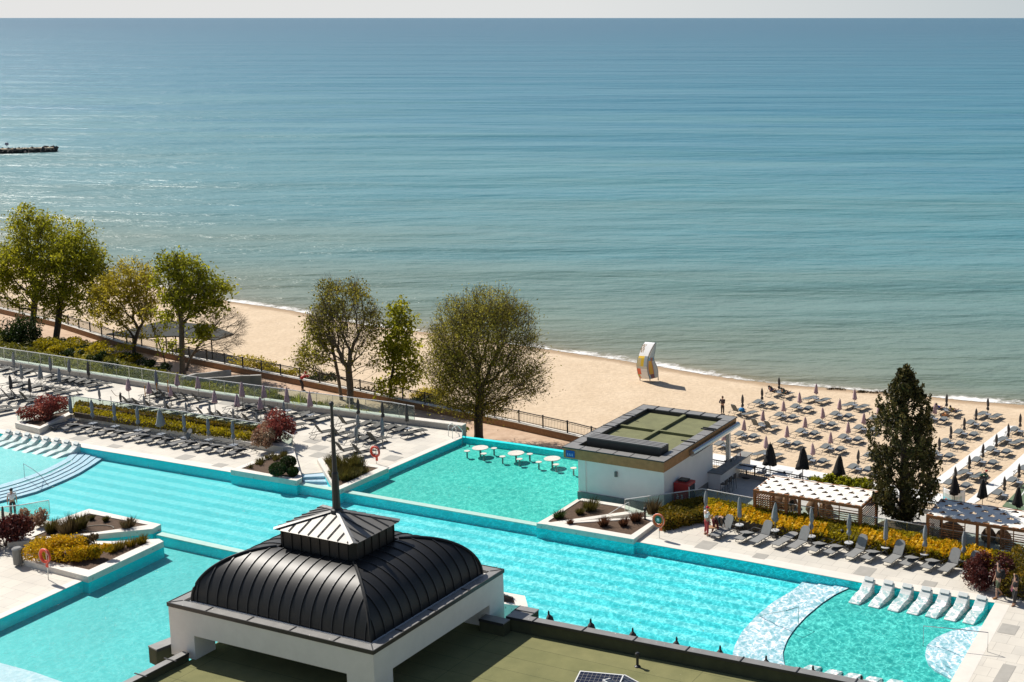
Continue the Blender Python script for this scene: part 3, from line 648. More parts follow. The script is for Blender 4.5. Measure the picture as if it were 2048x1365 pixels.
# ------------------------------------------------------------------ beach bar
P0 = at(1327.5, 946, 2.3)                                        # front right corner of the fascia, soffit level
wd, dp = 6.95, 10.4                                              # width along E1, depth along E2
bar = empty('beach_bar', Vector((P0.x, P0.y, ZT)), AX, 'white beach bar with a flat green roof and timber fascia beside the far pool', 'bar building')
zr = lambda z: z - ZT
def bl(x, y): return (x - wd, y)                                 # local frame: x right, y towards the sea, origin at the front right corner
mb = MB(); mb.box((-2.95 - .10, 2.5, zr(1.2)), (5.7, 4.9, 2.4)); mb.v = mb.v; 
mb = MB(); mb.prism([(-6.0, .12), (-.06, .12), (-.06, 6.9), (-6.0, 6.9)], zr(-.2), zr(2.28)); mb.build('wall', M['bar_white'], bar)
mb = MB(); mb.prism([(-6.02, .06), (-.04, .06), (-.04, 6.92), (-6.02, 6.92)], zr(-1.2), zr(-.2) - .004); mb.prism([(-6.03, .03), (-.6, .03), (-.6, .115), (-6.03, .115)], zr(-.2), zr(.24)); mb.build('plinth', M['plinth'], bar)
mb = MB(); mb.box((-5.45, .09, zr(1.25)), (.03, .06, 2.05)); mb.build('downpipe', M['bar_white'], bar)
mb = MB(); mb.prism([(-.4, 9.6), (-.15, 9.6), (-.15, 9.85), (-.4, 9.85)], 0, zr(2.28)); mb.build('column', M['bar_white'], bar)
f_ = MB(); t_ = .14
for a, b, c, d_ in ((-wd, 0, 0, t_), (-wd, dp - t_, 0, dp), (-wd, t_, -wd + t_, dp - t_), (-t_, t_, 0, dp - t_)):
    f_.prism([(a, b), (c, b), (c, d_), (a, d_)], zr(2.30), zr(2.94))
f_.build('fascia', M['wood_fascia'], bar)
mb = MB(); mb.prism([(-wd + .02, .02), (-.02, .02), (-.02, dp - .02), (-wd + .02, dp - .02)], zr(2.62), zr(2.72)); mb.build('roof_slab', M['felt'], bar)
cp = MB(); gap = MB(); cw = .66
for a, b, c, d_ in ((-wd - .04, -.04, .04, cw), (-wd - .04, dp - cw, .04, dp + .04), (-wd - .04, cw, -wd + cw, dp - cw), (-cw, cw, .04, dp - cw)):
    cp.prism([(a, b), (c, b), (c, d_), (a, d_)], zr(2.94), zr(2.99))
cp.build('coping', M['coping_grey'], bar)
ed = MB()
for a, b, c, d_ in ((-wd - .055, -.055, .055, -.042), (-wd - .055, dp + .042, .055, dp + .055), (-wd - .055, -.042, -wd - .042, dp + .042), (.042, -.042, .055, dp + .042)):
    ed.prism([(a, b), (c, b), (c, d_), (a, d_)], zr(2.93), zr(3.005))
for k in range(1, 6): ed.box((-wd + k * wd / 6 , cw / 2 - .02, zr(2.996)), (.035, cw, .02)); ed.box((-wd + k * wd / 6, dp - cw / 2 + .02, zr(3.00)), (.06, cw + .1, .05))
for k in range(1, 9): ed.box((-wd + cw / 2 - .02, k * dp / 9, zr(2.996)), (cw, .035, .02)); ed.box((-cw / 2 + .02, k * dp / 9, zr(2.996)), (cw, .035, .02))
for y in (4.1, 6.9, 7.2): ed.box((-.42, y, zr(3.03)), (.95, .07, .07))
for y in (5.0, 7.6): ed.box((-wd + .42, y, zr(3.005)), (.95, .09, .06))
ed.build('coping_edge', M['coping_dark'], bar)
cr = MB(); cr.box((-wd / 2, 6.1, zr(2.80)), (.22, 7.2, .20)); cr.box((-wd / 2 - 1.5, 5.9, zr(2.795)), (2.76, .2, .19)); cr.box((-wd / 2 + 1.5, 5.9, zr(2.795)), (2.76, .2, .19)); cr.build('roof_upstand', M['felt'], bar)
inn = MB()
for a, b, c, d_ in ((-wd + cw, cw, -cw, cw + .05), (-wd + cw, dp - cw - .05, -cw, dp - cw), (-wd + cw, cw + .05, -wd + cw + .05, dp - cw - .05), (-cw - .05, cw + .05, -cw, dp - cw - .05)):
    inn.prism([(a, b), (c, b), (c, d_), (a, d_)], zr(2.725), zr(2.938))
inn.build('parapet_lining', M['coping_dark'], bar)
bx = MB(); bx.prism([(-5.9, 1.05), (-.75, 1.05), (-.75, 2.1), (-5.9, 2.1)], zr(2.725), zr(3.40)); b_ = bx.build('roof_plant_box', M['coping_dark'], bar)
l_ = MB()
for k in range(4): l_.box((-3.33, 1.2 + k * .25, zr(3.425)), (5.2, .16, .04))
l_.build('box_lid', M['coping_grey'], b_)
gt = MB(); gt.tube([(.16, 3.4, zr(2.52)), (.16, 10.3, zr(2.52))], .20, 10); gt.build('rolled_awning', M['steel'], bar)
lg_ = MB(); lg_.box((-3.3, .06, zr(1.72)), (.16, .12, .32)); lg_.build('wall_light', M['frame_grey'], bar)
sg = MB(); sg.box((-6.45, -.02, zr(2.60)), (.62, .03, .42)); s_ = sg.build('sign', colmat('sign_blue', (.005, .10, .42)), bar)
sg = MB()
for k, dx in enumerate((-.18, -.02, .14)): sg.box((-6.45 + dx, -.045, zr(2.56)), (.07, .012, .16)); sg.box((-6.45 + dx + .05, -.045, zr(2.50)), (.04, .012, .05))
sg.build('sign_lettering', colmat('sign_pale', (.25, .45, .75)), s_)
# open counter behind the wall
ct = empty('bar_counter', P0 + E2 * 7.8 + E1 * .25 + Vector((0, 0, ZT - 2.3)), AX, 'white bar counter with a dark grey worktop under the roof edge', 'counter')
mb = MB(); mb.prism([(-3.2, -1.6), (.55, -1.6), (.55, 3.1), (.25, 3.1), (.25, -1.3), (-3.2, -1.3)], 0, 1.02); mb.build('counter_front', M['bar_white'], ct)
mb = MB(); mb.prism([(-3.3, -1.7), (.7, -1.7), (.7, 3.2), (-.1, 3.2), (-.1, -1.0), (-3.3, -1.0)], 1.024, 1.09); mb.build('worktop', M['plinth'], ct)
for k in range(4):
    b_ = MB(); b_.lathe([(.035, 0), (.035, .16), (.012, .2), (.012, .26)], 8); o = b_.build('bottle', [M['window_dark'], M['white_metal'], M['steel'], M['red_paint']][k]); o.location = P0 + E2 * (8.6 + k * .45) + E1 * (.45 + .05 * (k % 2)) + Vector((0, 0, ZT - 2.3 + 1.092))
    tag(o, ['dark bottle nearest the column on the bar worktop', 'white bottle second from the column on the bar worktop', 'silver shaker third from the column on the bar worktop', 'red bottle farthest along the bar worktop'][k], 'bottle', 'bottles on the bar worktop')
def bar_stool(i):
    o = empty('bar_stool', P0 + E1 * 1.45 + E2 * (5.4 + .62 * i) + Vector((0, 0, ZT - 2.3)), AX, 'black bar stool, %s from the red fridge in front of the counter' % ORD[i], 'bar stool', 'black bar stools at the counter')
    a = MB(); a.box((0, 0, .74), (.38, .38, .05)); a.build('seat', M['frame_dark'], o)
    a = MB(); a.box((.17, 0, .92), (.04, .38, .26)); a.build('backrest', M['frame_dark'], o)
    for sx in (-1, 1):
        for sy in (-1, 1): a = MB(); a.tube([(sx * .15, sy * .15, .72), (sx * .2, sy * .2, 0)], .016, 5); a.build('leg', M['frame_dark'], o)
for i in range(3): bar_stool(i)
fr = empty('drinks_fridge', P0 + E1 * .50 + E2 * 1.75 + Vector((0, 0, ZT - 2.3)), AX, 'red drinks fridge with glass doors against the bar wall', 'fridge')
mb = MB(); mb.box((0, 0, .95), (1.0, .95, 1.9)); mb.build('cabinet', M['red_paint'], fr)
mb = MB(); mb.box((.505, -.05, .95), (.01, .78, 1.6)); d_ = mb.build('glass_door', M['window_dark'], fr)
mb = MB(); mb.box((.535, -.45, .95), (.05, .04, 1.62)); mb.box((.535, .36, .95), (.05, .04, 1.62)); mb.build('door_frame', M['white_metal'], d_)
mb = MB(); mb.box((-.1, .1, 1.96), (.6, .5, .1)); mb.build('vent_box', M['frame_dark'], fr)
mb = MB()
for dx in (-.25, .05):
    for k in range(3): mb.box((dx + .03 * (k % 2), -.478, .95 + .11 * k), (.17 - .03 * k, .006, .06))
mb.build('lettering', M['white_metal'], fr)
def terrace_table(px, i, lab):
    c = at(*px, ZT); o = empty('bar_table', c, AX, lab, 'table', 'tables on the bar terrace')
    a = MB(); a.box((0, 0, .73), (1.05, 1.05, .05)); a.build('table_top', M['table_top'], o)
    a = MB(); a.tube([(0, 0, .03), (0, 0, .71)], .045, 8); a.lathe([(.3, 0), (.3, .03), (.05, .05)], 12); a.build('pedestal', M['frame_dark'], o)
    for k, (dx, dy, rz) in enumerate(((-.95, -.1, 0), (.95, .1, math.pi))):
        ch = empty('terrace_chair', c + E1 * dx + E2 * dy, AX + rz, 'grey terrace chair on the %s side of the %s' % (('left', 'right')[k], lab.split(' on ')[0].split(' beside ')[0]), 'chair', 'chairs on the bar terrace')
        a = MB(); a.box((0, 0, .45), (.48, .46, .04)); a.build('seat', M['canvas_blue'], ch)
        a = MB(); a.box((-.24, 0, .68), (.04, .46, .32)); a.build('backrest', M['canvas_blue'], ch)
        a = MB()
        for sx in (-1, 1):
            for sy in (-1, 1): a.tube([(sx * .2, sy * .2, .43), (sx * .23, sy * .22, 0)], .014, 5)
        a.build('legs', M['frame_dark'], ch)
terrace_table((1493, 956), 0, 'square pale table nearest the bar on the terrace')
terrace_table((1565, 968), 1, 'half hidden square table beside the middle black parasol')
terrace_table((1628, 983), 2, 'square table beside the green terrace plants behind the pergola')
# ------------------------------------------------------------------ pergolas
def pergola(org, W, D, Ht, label, bays):
    o = empty('pergola', org, AX, label, 'pergola')
    post = .15
    for x in bays['posts']:
        a = MB(); a.box((x, .08, Ht / 2), (post, post, Ht)); a.build('post', M['wood'], o)
    for x in (0.08, W * .5, W - .08):
        a = MB(); a.box((x, D - .08, Ht / 2), (post, post, Ht)); a.build('post', M['wood'], o)
    a = MB()
    a.box((W / 2, .08, Ht + .07), (W, .12, .18)); a.box((W / 2, D - .08, Ht + .07), (W, .12, .18)); a.box((.06, D / 2, Ht + .068), (.12, D - .3, .176)); a.box((W - .06, D / 2, Ht + .068), (.12, D - .3, .176))
    nr = bays['n']
    for k in range(1, nr): a.box((k * W / nr, D / 2, Ht + .05), (.05, D - .3, .13))
    a.build('roof_frame', M['wood'], o)
    for k in range(nr):
        rb = MB(); rb.box(((k + .5) * W / nr, D / 2, Ht + .05), (.05, D - .3, .13)); rb.build('rafter', M['wood'], o)
    # woven white canopy: strips that pass alternately over the rafters, gaps between neighbouring strips
    m = MB(); rows = 5; cx = 8; ny = rows * 4; nx = nr * cx
    zz = lambda i, j: Ht + .165 + .045 * math.sin(2 * math.pi * (i / cx + .5 * ((j // 4) % 2))) * math.sin(math.pi * ((j % 4) + .5) / 4) + .02 * math.sin(j * 1.57)
    m.add([(.02 + i * (W - .04) / nx, .02 + j * (D - .04) / ny, zz(i, j)) for j in range(ny + 1) for i in range(nx + 1)], [])
    for j in range(ny):
        for i in range(nx):
            r_ = j // 4; ph_ = (i - (cx // 2 if r_ % 2 else 0)) % cx; q_ = j % 4
            if (q_ == 0 and ph_ in (0, 1, 2)) or (q_ in (1, 2) and ph_ == 1): continue      # T-shaped opening between two woven strips
            if i in (0, nx - 1): pass
            m.f.append((j * (nx + 1) + i, j * (nx + 1) + i + 1, (j + 1) * (nx + 1) + i + 1, (j + 1) * (nx + 1) + i))
    c = m.build('woven_canopy', M['white_fabric'], o, smooth=True); sd = c.modifiers.new('thick', 'SOLIDIFY'); sd.thickness = .012
    for (x0, x1) in bays['slats']:
        a = MB(); nsl = 15
        for k in range(nsl): a.box(((x0 + x1) / 2, .08, .12 + k * (Ht - .2) / nsl), (x1 - x0, .03, .045))
        for x in (x0, (x0 + x1) / 2, x1): a.box((x, .085, Ht / 2), (.05, .05, Ht))
        a.build('slat_screen', M['wood'], o)
    for x in (.08, W - .08):
        a = MB(); 
        for k in range(15): a.box((x, D / 2, .12 + k * (Ht - .2) / 15), (.03, D - .3, .07))
        a.build('side_screen', M['wood'], o)
    return o
ph = 1.62 - ZT
pa = at(1506, 982, 1.7); pb = at(1724, 1015, 1.7); pc = at(1546, 952, 1.8)
W1 = (pb - pa).length; D1 = 2.95
pg1 = pergola(Vector((pa.x, pa.y, ZT)), W1, D1, 1.62 - ZT - .02, 'timber pergola with a woven white canopy, left of the cypress', dict(posts=(.08, 2.08, 2.9, W1 * .585, W1 - .08), n=7, slats=((.15, 2.0), (W1 * .62, W1 - .2))))
pa2 = at(1852, 1032, 1.7)
pg2 = pergola(Vector((pa2.x, pa2.y, ZT)), 7.4, D1, 1.62 - ZT - .02, 'timber pergola with a blue shaded canopy, right of the cypress', dict(posts=(.08, 2.9, 3.55, 7.32), n=7, slats=((.9, 2.2), (4.2, 5.6))))
def beanbag(c, r, label):
    a = MB(); a.lathe([(r * .7, 0), (r, .18), (r * .92, .42), (r * .55, .68), (r * .18, .80)], 14); o = a.build('bean_bag', M['wicker'], smooth=True); o.location = c; o.rotation_euler = (.08, -.1, r * 9); tag(o, label, 'bean bag', 'brown bean bags under the pergolas')
for px, r, lb in (((1547, 1022), .62, 'large brown bean bag behind the left slat screen of the first pergola'), ((1566, 1026), .55, 'brown bean bag leaning right of the largest one in the first pergola'), ((1612, 1036), .42, 'brown bean bag behind the middle post of the first pergola'), ((1640, 1040), .48, 'brown bean bag beside the right slat screen of the first pergola'),
                  ((1893, 1082), .75, 'big brown bean bag behind the slats of the second pergola'), ((1968, 1094), .45, 'brown bean bag between the two middle posts of the second pergola'), ((1998, 1098), .5, 'brown bean bag right of the middle posts of the second pergola')):
    beanbag(at(*px, ZT) + E2 * 1.0, r, lb)
# ------------------------------------------------------------------ foreground hotel roof
RZ = 4.0
PC = Vector((-15.69, 53.66, 0)); HW, HD = 5.07, 4.21                # pavilion centre, half width, half depth
r1, r2 = at(1012, 1233, RZ + .62), at(1700, 1366, RZ + .62)
rd = (r2 - r1).normalized(); rn = Vector((-rd.y, rd.x, 0))
far_corner = at(1058, 1218, RZ + .62)
roof = empty('hotel_roof', Vector((r1.x, r1.y, 0)), 0, 'green felted hotel roof with grey metal parapets in the foreground', 'building'); off = Vector((r1.x, r1.y, 0))
def rl(v): return (v.x - off.x, v.y - off.y)
edgeL = at(262, 1368, RZ + .3)
left_corner = Vector((at(378, 1308, RZ + .3).x, at(378, 1308, RZ + .3).y, 0))
fl = [r1 - rd * .3, r1 + rd * 40, r1 + rd * 40 - rn * 40, Vector((-32, 20, 0)), edgeL + (edgeL - left_corner) * 6, left_corner]
pts = [rl(v) for v in (r1, r1 + rd * 40, r1 + rd * 40 - rn * 45, edgeL + (edgeL - left_corner) * 8, left_corner, PC - E1 * HW + E2 * HD, PC + E1 * HW + E2 * HD)]
mb = MB(); mb.prism(pts, -2.0, RZ); b_ = mb.build('building_walls', M['wall_white'], roof)
def feltmat():
    m, t, o = nt('roof_felt'); v = rotcoord(t)
    br = N(t, 'ShaderNodeTexBrick', i_Scale=1.0, offset=0.0); br.inputs['Brick Width'].default_value = 9.0; br.inputs['Row Height'].default_value = 1.0; br.inputs['Mortar Size'].default_value = .012
    br.inputs['Color1'].default_value = (.212, .208, .096, 1); br.inputs['Color2'].default_value = (.196, .196, .088, 1); br.inputs['Mortar'].default_value = (.10, .105, .05, 1)
    t.links.new(v, br.inputs['Vector'])
    n = N(t, 'ShaderNodeTexNoise', i_Scale=.9, i_Detail=7.0, i_Roughness=.65); t.links.new(v, n.inputs['Vector'])
    c = mixc(t, 1.0, br.outputs['Color'], ramp(t, n.outputs['Fac'], [(.3, (.80, .82, .80)), (.7, (1.1, 1.08, 1.05))]), 'MULTIPLY')
    n2 = N(t, 'ShaderNodeTexNoise', i_Scale=14.0, i_Detail=2.0); t.links.new(v, n2.inputs['Vector'])
    c = mixc(t, ramp(t, n2.outputs['Fac'], [(.74, (0, 0, 0)), (.77, (1, 1, 1))]), c, (.36, .34, .24))
    p = N(t, 'ShaderNodeBsdfPrincipled', i_Roughness=.95); p.inputs['Specular IOR Level'].default_value = .2
    n3 = N(t, 'ShaderNodeTexNoise', i_Scale=40.0); t.links.new(v, n3.inputs['Vector']); bp = N(t, 'ShaderNodeBump', i_Strength=.3, i_Distance=.02); t.links.new(n3.outputs['Fac'], bp.inputs['Height']); t.links.new(bp.outputs[0], p.inputs['Normal'])
    t.links.new(c, p.inputs['Base Color']); t.links.new(p.outputs[0], o.inputs[0]); return m
M['roof_felt'] = feltmat()
ins = [Vector((p[0], p[1], 0)) for p in pts]; cen_ = sum(ins, Vector()) / len(ins)
mb = MB(); mb.sheet([(p[0], p[1], RZ + .012) for p in pts]); mb.build('roof_membrane', M['roof_felt'], roof)
# parapets
pw = .40
def parapet(a, b, w_, h, name='parapet', joints=2.0, side=1):
    dd = (b - a).normalized(); nn = Vector((-dd.y, dd.x, 0)) * side
    mb = MB(); q = [a, b, b + nn * (w_ - .06), a + nn * (w_ - .06)]; mb.prism([rl(v + nn * .0 + nn * .03) for v in q], RZ - .3, RZ + h - .05); o = mb.build(name, M['felt_dark'], roof)
    c = MB(); c.prism([rl(v) for v in (a - dd * .0, b, b + nn * w_, a + nn * w_)], RZ + h - .046, RZ + h); c.build('coping', M['coping_grey'], o)
    j = MB(); L_ = (b - a).length; k = joints * .55
    while k < L_:
        c_ = a + dd * k; x = rl(c_ + nn * w_ / 2); j.box((x[0], x[1], RZ + h + .012), (.045, w_ + .03, .03), math.atan2(dd.y, dd.x)); k += joints
    L2 = (rl(a), rl(b)); e = MB(); e.wall([Vector((*rl(a - nn * .012), 0)), Vector((*rl(b - nn * .012), 0))], .02, RZ + h - .10, RZ + h + .012); e.build('coping_lip', M['coping_dark'], o)
    if j.v: j.build('coping_joint', M['coping_dark'], o)
    return o
M['felt_dark'] = mat('parapet_felt', (.06, .064, .032), .95, .2, 2)
parapet(r1 - rd * .0, r1 + rd * 40, pw, .62, joints=2.3)
fc = r1 + rn * pw
parapet(r1 + rn * (pw + .0), r1 + rn * (pw + .75) + rd * .0, .9, .62, joints=.55, side=-1)
parapet(PC + E1 * (HW - .2) + E2 * (HD - 1.55), PC + E1 * (HW + 1.0) + E2 * (HD - 1.55), .5, .58, joints=3, side=1)
# left side parapet and its return
la = left_corner; lb = edgeL + (edgeL - left_corner) * 6
parapet(la, lb, .62, .34, joints=2.6, side=-1)
ret = at(313, 1303, RZ + .34); parapet(Vector((ret.x, ret.y, 0)), PC - E1 * (HW - .3) - E2 * (HD * .62), .6, .40, joints=4, side=1)
# ------------------------------------------------------------------ domed pavilion standing on the roof
pav = empty('roof_pavilion', PC + Vector((0, 0, RZ)), AX, 'white pavilion with a black ribbed dome, lantern and spire on the foreground roof', 'pavilion')
TH, TZ = .50, 2.2
w = MB()
cA, cB = 1.28, 1.06                                             # corner pier sizes
for sx in (-1, 1):
    for sy in (-1, 1):
        w.prism([(sx * HW, sy * HD), (sx * (HW - cA), sy * HD), (sx * (HW - cA), sy * (HD - cB)), (sx * HW, sy * (HD - cB))], 0.0, 1.02)
lint = [(-HW, -HD, HW, -HD + TH), (-HW, HD - TH, HW, HD), (-HW, -HD + TH, -HW + TH, HD - TH), (HW - TH, -HD + TH, HW, HD - TH)]
for a, b, c, d_ in lint: w.prism([(a, b), (c, b), (c, d_), (a, d_)], 1.02, TZ - .14)
w.build('wall', M['wall_white'], pav)
sf = MB(); sf.prism([(-HW + TH, -HD + TH), (HW - TH, -HD + TH), (HW - TH, HD - TH), (-HW + TH, HD - TH)], 1.5, 1.56); sf.build('ceiling', M['felt_dark'], pav)
fs = MB()
for a, b, c, d_ in ((-HW - .04, -HD - .04, HW + .04, -HD), (-HW - .04, HD, HW + .04, HD + .04), (-HW - .04, -HD, -HW, HD), (HW, -HD, HW + .04, HD)): fs.prism([(a, b), (c, b), (c, d_), (a, d_)], TZ - .16, TZ + .0)
fs.build('fascia_trim', M['coping_dark'], pav)
c = MB(); cw = .40; zc = TZ - .136
for a, b, c_, d_ in ((-HW - .03, -HD - .03, HW + .03, -HD + cw), (-HW - .03, HD - cw, HW + .03, HD + .03), (-HW - .03, -HD + cw, -HW + cw, HD - cw), (HW - cw, -HD + cw, HW + .03, HD - cw)):
    c.prism([(a, b), (c_, b), (c_, d_), (a, d_)], zc, TZ - .02)
cp_ = c.build('coping', M['coping_grey'], pav)
j = MB()
for k in (-3.1, -1.0, 1.1, 3.2):
    for sy in (-1, 1): j.box((k, sy * (HD - .19), TZ - .012), (.05, .43, .03))
for k in (-2.4, -.4, 1.8):
    for sx in (-1, 1): j.box((sx * (HW - .19), k, TZ - .012), (.43, .05, .03))
for sx in (-1, 1):
    for sy in (-1, 1): j.box((sx * (HW - .19), sy * (HD - .19), TZ - .013), (.56, .035, .025), math.atan2(sy, sx))
j.build('coping_joint', M['coping_dark'], cp_)
gu = MB(); gu.prism([(-HW + cw + .002, -HD + cw + .002), (HW - cw - .002, -HD + cw + .002), (HW - cw - .002, HD - cw - .002), (-HW + cw + .002, HD - cw - .002)], TZ - .55, TZ - .24); gu.build('gutter', M['coping_dark'], pav)
# dome: cloister vault from the base rectangle to the lantern
BX, BY, LX, LY = HW - .62, HD - .64, 1.95, 1.39
ZD0, ZD1 = TZ - .16, 4.02
def dome_pt(side, f, t_):
    """side 0..3, f along the side -1..1, t_ 0 base .. 1 lantern"""
    a = t_ * math.pi / 2
    k = 1 - math.cos(a) if False else 1 - math.cos(a)
    hx = BX + (LX - BX) * (1 - math.cos(a)) ; hy = BY + (LY - BY) * (1 - math.cos(a)); z = ZD0 + (ZD1 - ZD0) * math.sin(a) ** .92
    return [Vector((f * hx, -hy, z)), Vector((hx, f * hy, z)), Vector((-f * hx, hy, z)), Vector((-hx, -f * hy, z))][side]
d_ = MB(); nt_ = 18
for s_ in range(4):
    vs = [dome_pt(s_, f, k / nt_) for k in range(nt_ + 1) for f in (-1, 1)]
    d_.add(vs, [(2 * k, 2 * k + 1, 2 * k + 3, 2 * k + 2) for k in range(nt_)])
dome = d_.build('dome', M['roof_black'], pav, smooth=False)
for p_ in dome.data.polygons: p_.use_smooth = True
# keep hips sharp: edge split by angle
es = dome.modifiers.new('split', 'EDGE_SPLIT'); es.split_angle = R(25)
ri = MB()
for s_ in range(4):
    half = BX if s_ % 2 == 0 else BY; lh = LX if s_ % 2 == 0 else LY; n_ = 17 if s_ % 2 == 0 else 13
    for k in range(n_):
        x = -half + (k + .5) * 2 * half / n_
        pts_ = []
        for i in range(nt_ + 1):
            a = i / nt_ * math.pi / 2; h_ = half + (lh - half) * (1 - math.cos(a))
            if abs(x) <= h_ + 1e-6:
                p_ = dome_pt(s_, x / h_, i / nt_); pts_.append(p_)
        if len(pts_) > 2:
            # standing seam: thin upright fin along the curve
            tdir = Vector((1, 0, 0)) if s_ % 2 == 0 else Vector((0, 1, 0)); vs = []; fs_ = []
            for i, p_ in enumerate(pts_):
                dd = (pts_[min(i + 1, len(pts_) - 1)] - pts_[max(i - 1, 0)]).normalized(); up = dd.cross(tdir); 
                out_ = Vector((p_.x * (s_ % 2), p_.y * (1 - s_ % 2), 0)); 
                if up.dot(out_ + Vector((0, 0, 1.5))) < 0: up = -up
                vs += [p_ - tdir * .018, p_ - tdir * .018 + up * .04, p_ + tdir * .018 + up * .04, p_ + tdir * .018]
            for i in range(len(pts_) - 1):
                for q_ in range(3): fs_.append((4 * i + q_, 4 * i + q_ + 1, 4 * i + 4 + q_ + 1, 4 * i + 4 + q_))
            ri.add(vs, fs_)
ri.build('standing_seams', M['coping_dark'], dome)
for s_ in range(4):
    hp = MB(); hp.tube([dome_pt(s_, 1, k / nt_) + Vector((0, 0, .03)) for k in range(nt_ + 1)], .065, 6); hp.build('hip_cap', M['roof_black'], dome)
kb = MB(); kb.wall([Vector(p_) for p_ in ((-BX - .04, -BY - .04, 0), (BX + .04, -BY - .04, 0), (BX + .04, BY + .04, 0), (-BX - .04, BY + .04, 0), (-BX - .04, -BY - .04, 0))], .05, TZ - .18, TZ - .08); kb.build('base_flashing', M['white_metal'], dome)
# lantern
lan = MB(); cham = .22
def chrect(x, y, c_): return [(-x + c_, -y), (x - c_, -y), (x, -y + c_), (x, y - c_), (x - c_, y), (-x + c_, y), (-x, y - c_), (-x, -y + c_)]
lan.prism(chrect(LX - .04, LY - .04, cham), 3.78, 4.78)
se = lan
for k in range(8):
    x = -LX + .3 + k * (2 * LX - .6) / 7
    for sy in (-1, 1): se.box((x, sy * (LY - .025), 4.35), (.035, .05, .85))
for k in range(6):
    y = -LY + .26 + k * (2 * LY - .52) / 5
    for sx in (-1, 1): se.box((sx * (LX - .025), y, 4.35), (.05, .035, .85))
lo = lan.build('lantern', M['roof_black'], pav)
EX, EY, EZ, AZ = LX + .12, LY + .10, 4.78, 5.40
lr = MB(); e = chrect(EX, EY, .18)
lr.add([(x, y, EZ) for x, y in e] + [(0, 0, AZ)], [(i, (i + 1) % 8, 8) for i in range(8)] + [tuple(range(8))[::-1]])
lrf = lr.build('lantern_roof', M['lantern_metal'] if 'lantern_metal' in M else M['coping_grey'], pav)
sr = MB(); zroof = lambda x, y: EZ + (AZ - EZ) * (1 - max(abs(x) / EX, abs(y) / EY))
for k in range(8):
    x = -EX + .35 + k * (2 * EX - .7) / 7; yb = EY - .03; yt = EY * abs(x) / EX
    for sy in (-1, 1): sr.tube([(x, sy * yb, zroof(x, yb) + .03), (x, sy * max(yt, .15), zroof(x, max(yt, .15)) + .03)], .026, 4)
for k in range(6):
    y = -EY + .35 + k * (2 * EY - .7) / 5; xb = EX - .03; xt = EX * abs(y) / EY
    for sx in (-1, 1): sr.tube([(sx * xb, y, zroof(xb, y) + .03), (sx * max(xt, .15), y, zroof(max(xt, .15), y) + .03)], .026, 4)
sr.build('roof_seams', M['coping_dark'], lrf)
hr = MB()
for sx in (-1, 1):
    for sy in (-1, 1):
        a, b = Vector((sx * EX * .97, sy * EY * .97, EZ + .03)), Vector((0, 0, AZ + .03)); dd = (b - a).normalized(); sd = dd.cross(Vector((0, 0, 1))).normalized() * .15; up = Vector((0, 0, .05))
        hr.add([a - sd, a + sd, b + sd * .6, b - sd * .6, a + up, b + up], [(0, 4, 5, 3), (4, 1, 2, 5), (0, 1, 4), (3, 5, 2), (0, 3, 2, 1)])
hr.build('hip_flashing', M['coping_grey'], lrf)
sp = MB(); sp.tube([(0, 0, AZ - .05), (0, 0, AZ + 1.55), (0, 0, AZ + 1.62)], [.17, .135, .10], 10); sp.tube([(0, 0, AZ + 1.6), (0, 0, 9.75)], [.10, .055], 8)
sp.lathe([(.02, 9.72), (.085, 9.78), (.10, 9.84), (.085, 9.90), (.02, 9.95)], 10); sp.lathe([(.26, AZ - .07), (.24, AZ + .05), (.17, AZ + .10)], 10); sp.build('spire', M['coping_dark'], pav)
# ------------------------------------------------------------------ roof fittings
v = at(1275, 1334, RZ + .012); o = empty('vent_pipe', v, 0, 'black vent pipe with a round cap standing on the green roof', 'vent pipe')
a = MB(); a.tube([(0, 0, 0), (0, 0, .50)], .055, 10); a.build('pipe', M['coping_dark'], o)
a = MB(); a.lathe([(.12, 0), (.12, .03), (.06, .07)], 12); a.build('flange', M['coping_dark'], o)
a = MB(); a.lathe([(.05, .46), (.09, .48), (.09, .56), (.05, .60)], 12); a.build('cap', M['coping_dark'], o)
def solar(px, rz, tilt, label, wdt=1.05, dpt=1.7):
    c = at(*px, RZ + .25); o = empty('solar_panel', c, rz, label, 'solar panel', 'solar panels on the foreground roof')
    Mx = Matrix.Rotation(tilt, 3, 'X')
    a = MB(); a.box((0, 0, .0), (wdt * 1.62, dpt * .62, .03), M=Mx); a.build('cells', M['solar'], o)
    f = MB()
    for sx in (-1, 1): f.box(Mx @ Vector((sx * wdt * .81, 0, .005)), (.045, dpt * .62 + .04, .05), M=Mx)
    for sy in (-1, 1): f.box(Mx @ Vector((0, sy * dpt * .31, .006)), (wdt * 1.62, .045, .052), M=Mx)
    f.build('frame', M['white_metal'], o)
    g = MB()
    for k in range(1, 10): g.box(Mx @ Vector((-wdt * .81 + k * wdt * .162, 0, .0175)), (.012, dpt * .6, .003), M=Mx)
    for k in range(1, 6): g.box(Mx @ Vector((0, -dpt * .31 + k * dpt * .1033, .0177)), (wdt * 1.6, .012, .003), M=Mx)
    g.build('cell_lines', M['coping_grey'], o)
    s_ = MB(); s_.box((wdt * .6, .3, -.13), (.35, .25, .24)); s_.box((-wdt * .6, -.2, -.16), (.3, .25, .18)); s_.build('ballast', M['concrete'], o)
solar((1196, 1364), AX + R(14), R(8), 'solar panel at the bottom edge of the photo, left of the pair')
solar((1256, 1372), AX - R(22), R(-8), 'solar panel at the bottom edge of the photo, right of the pair')
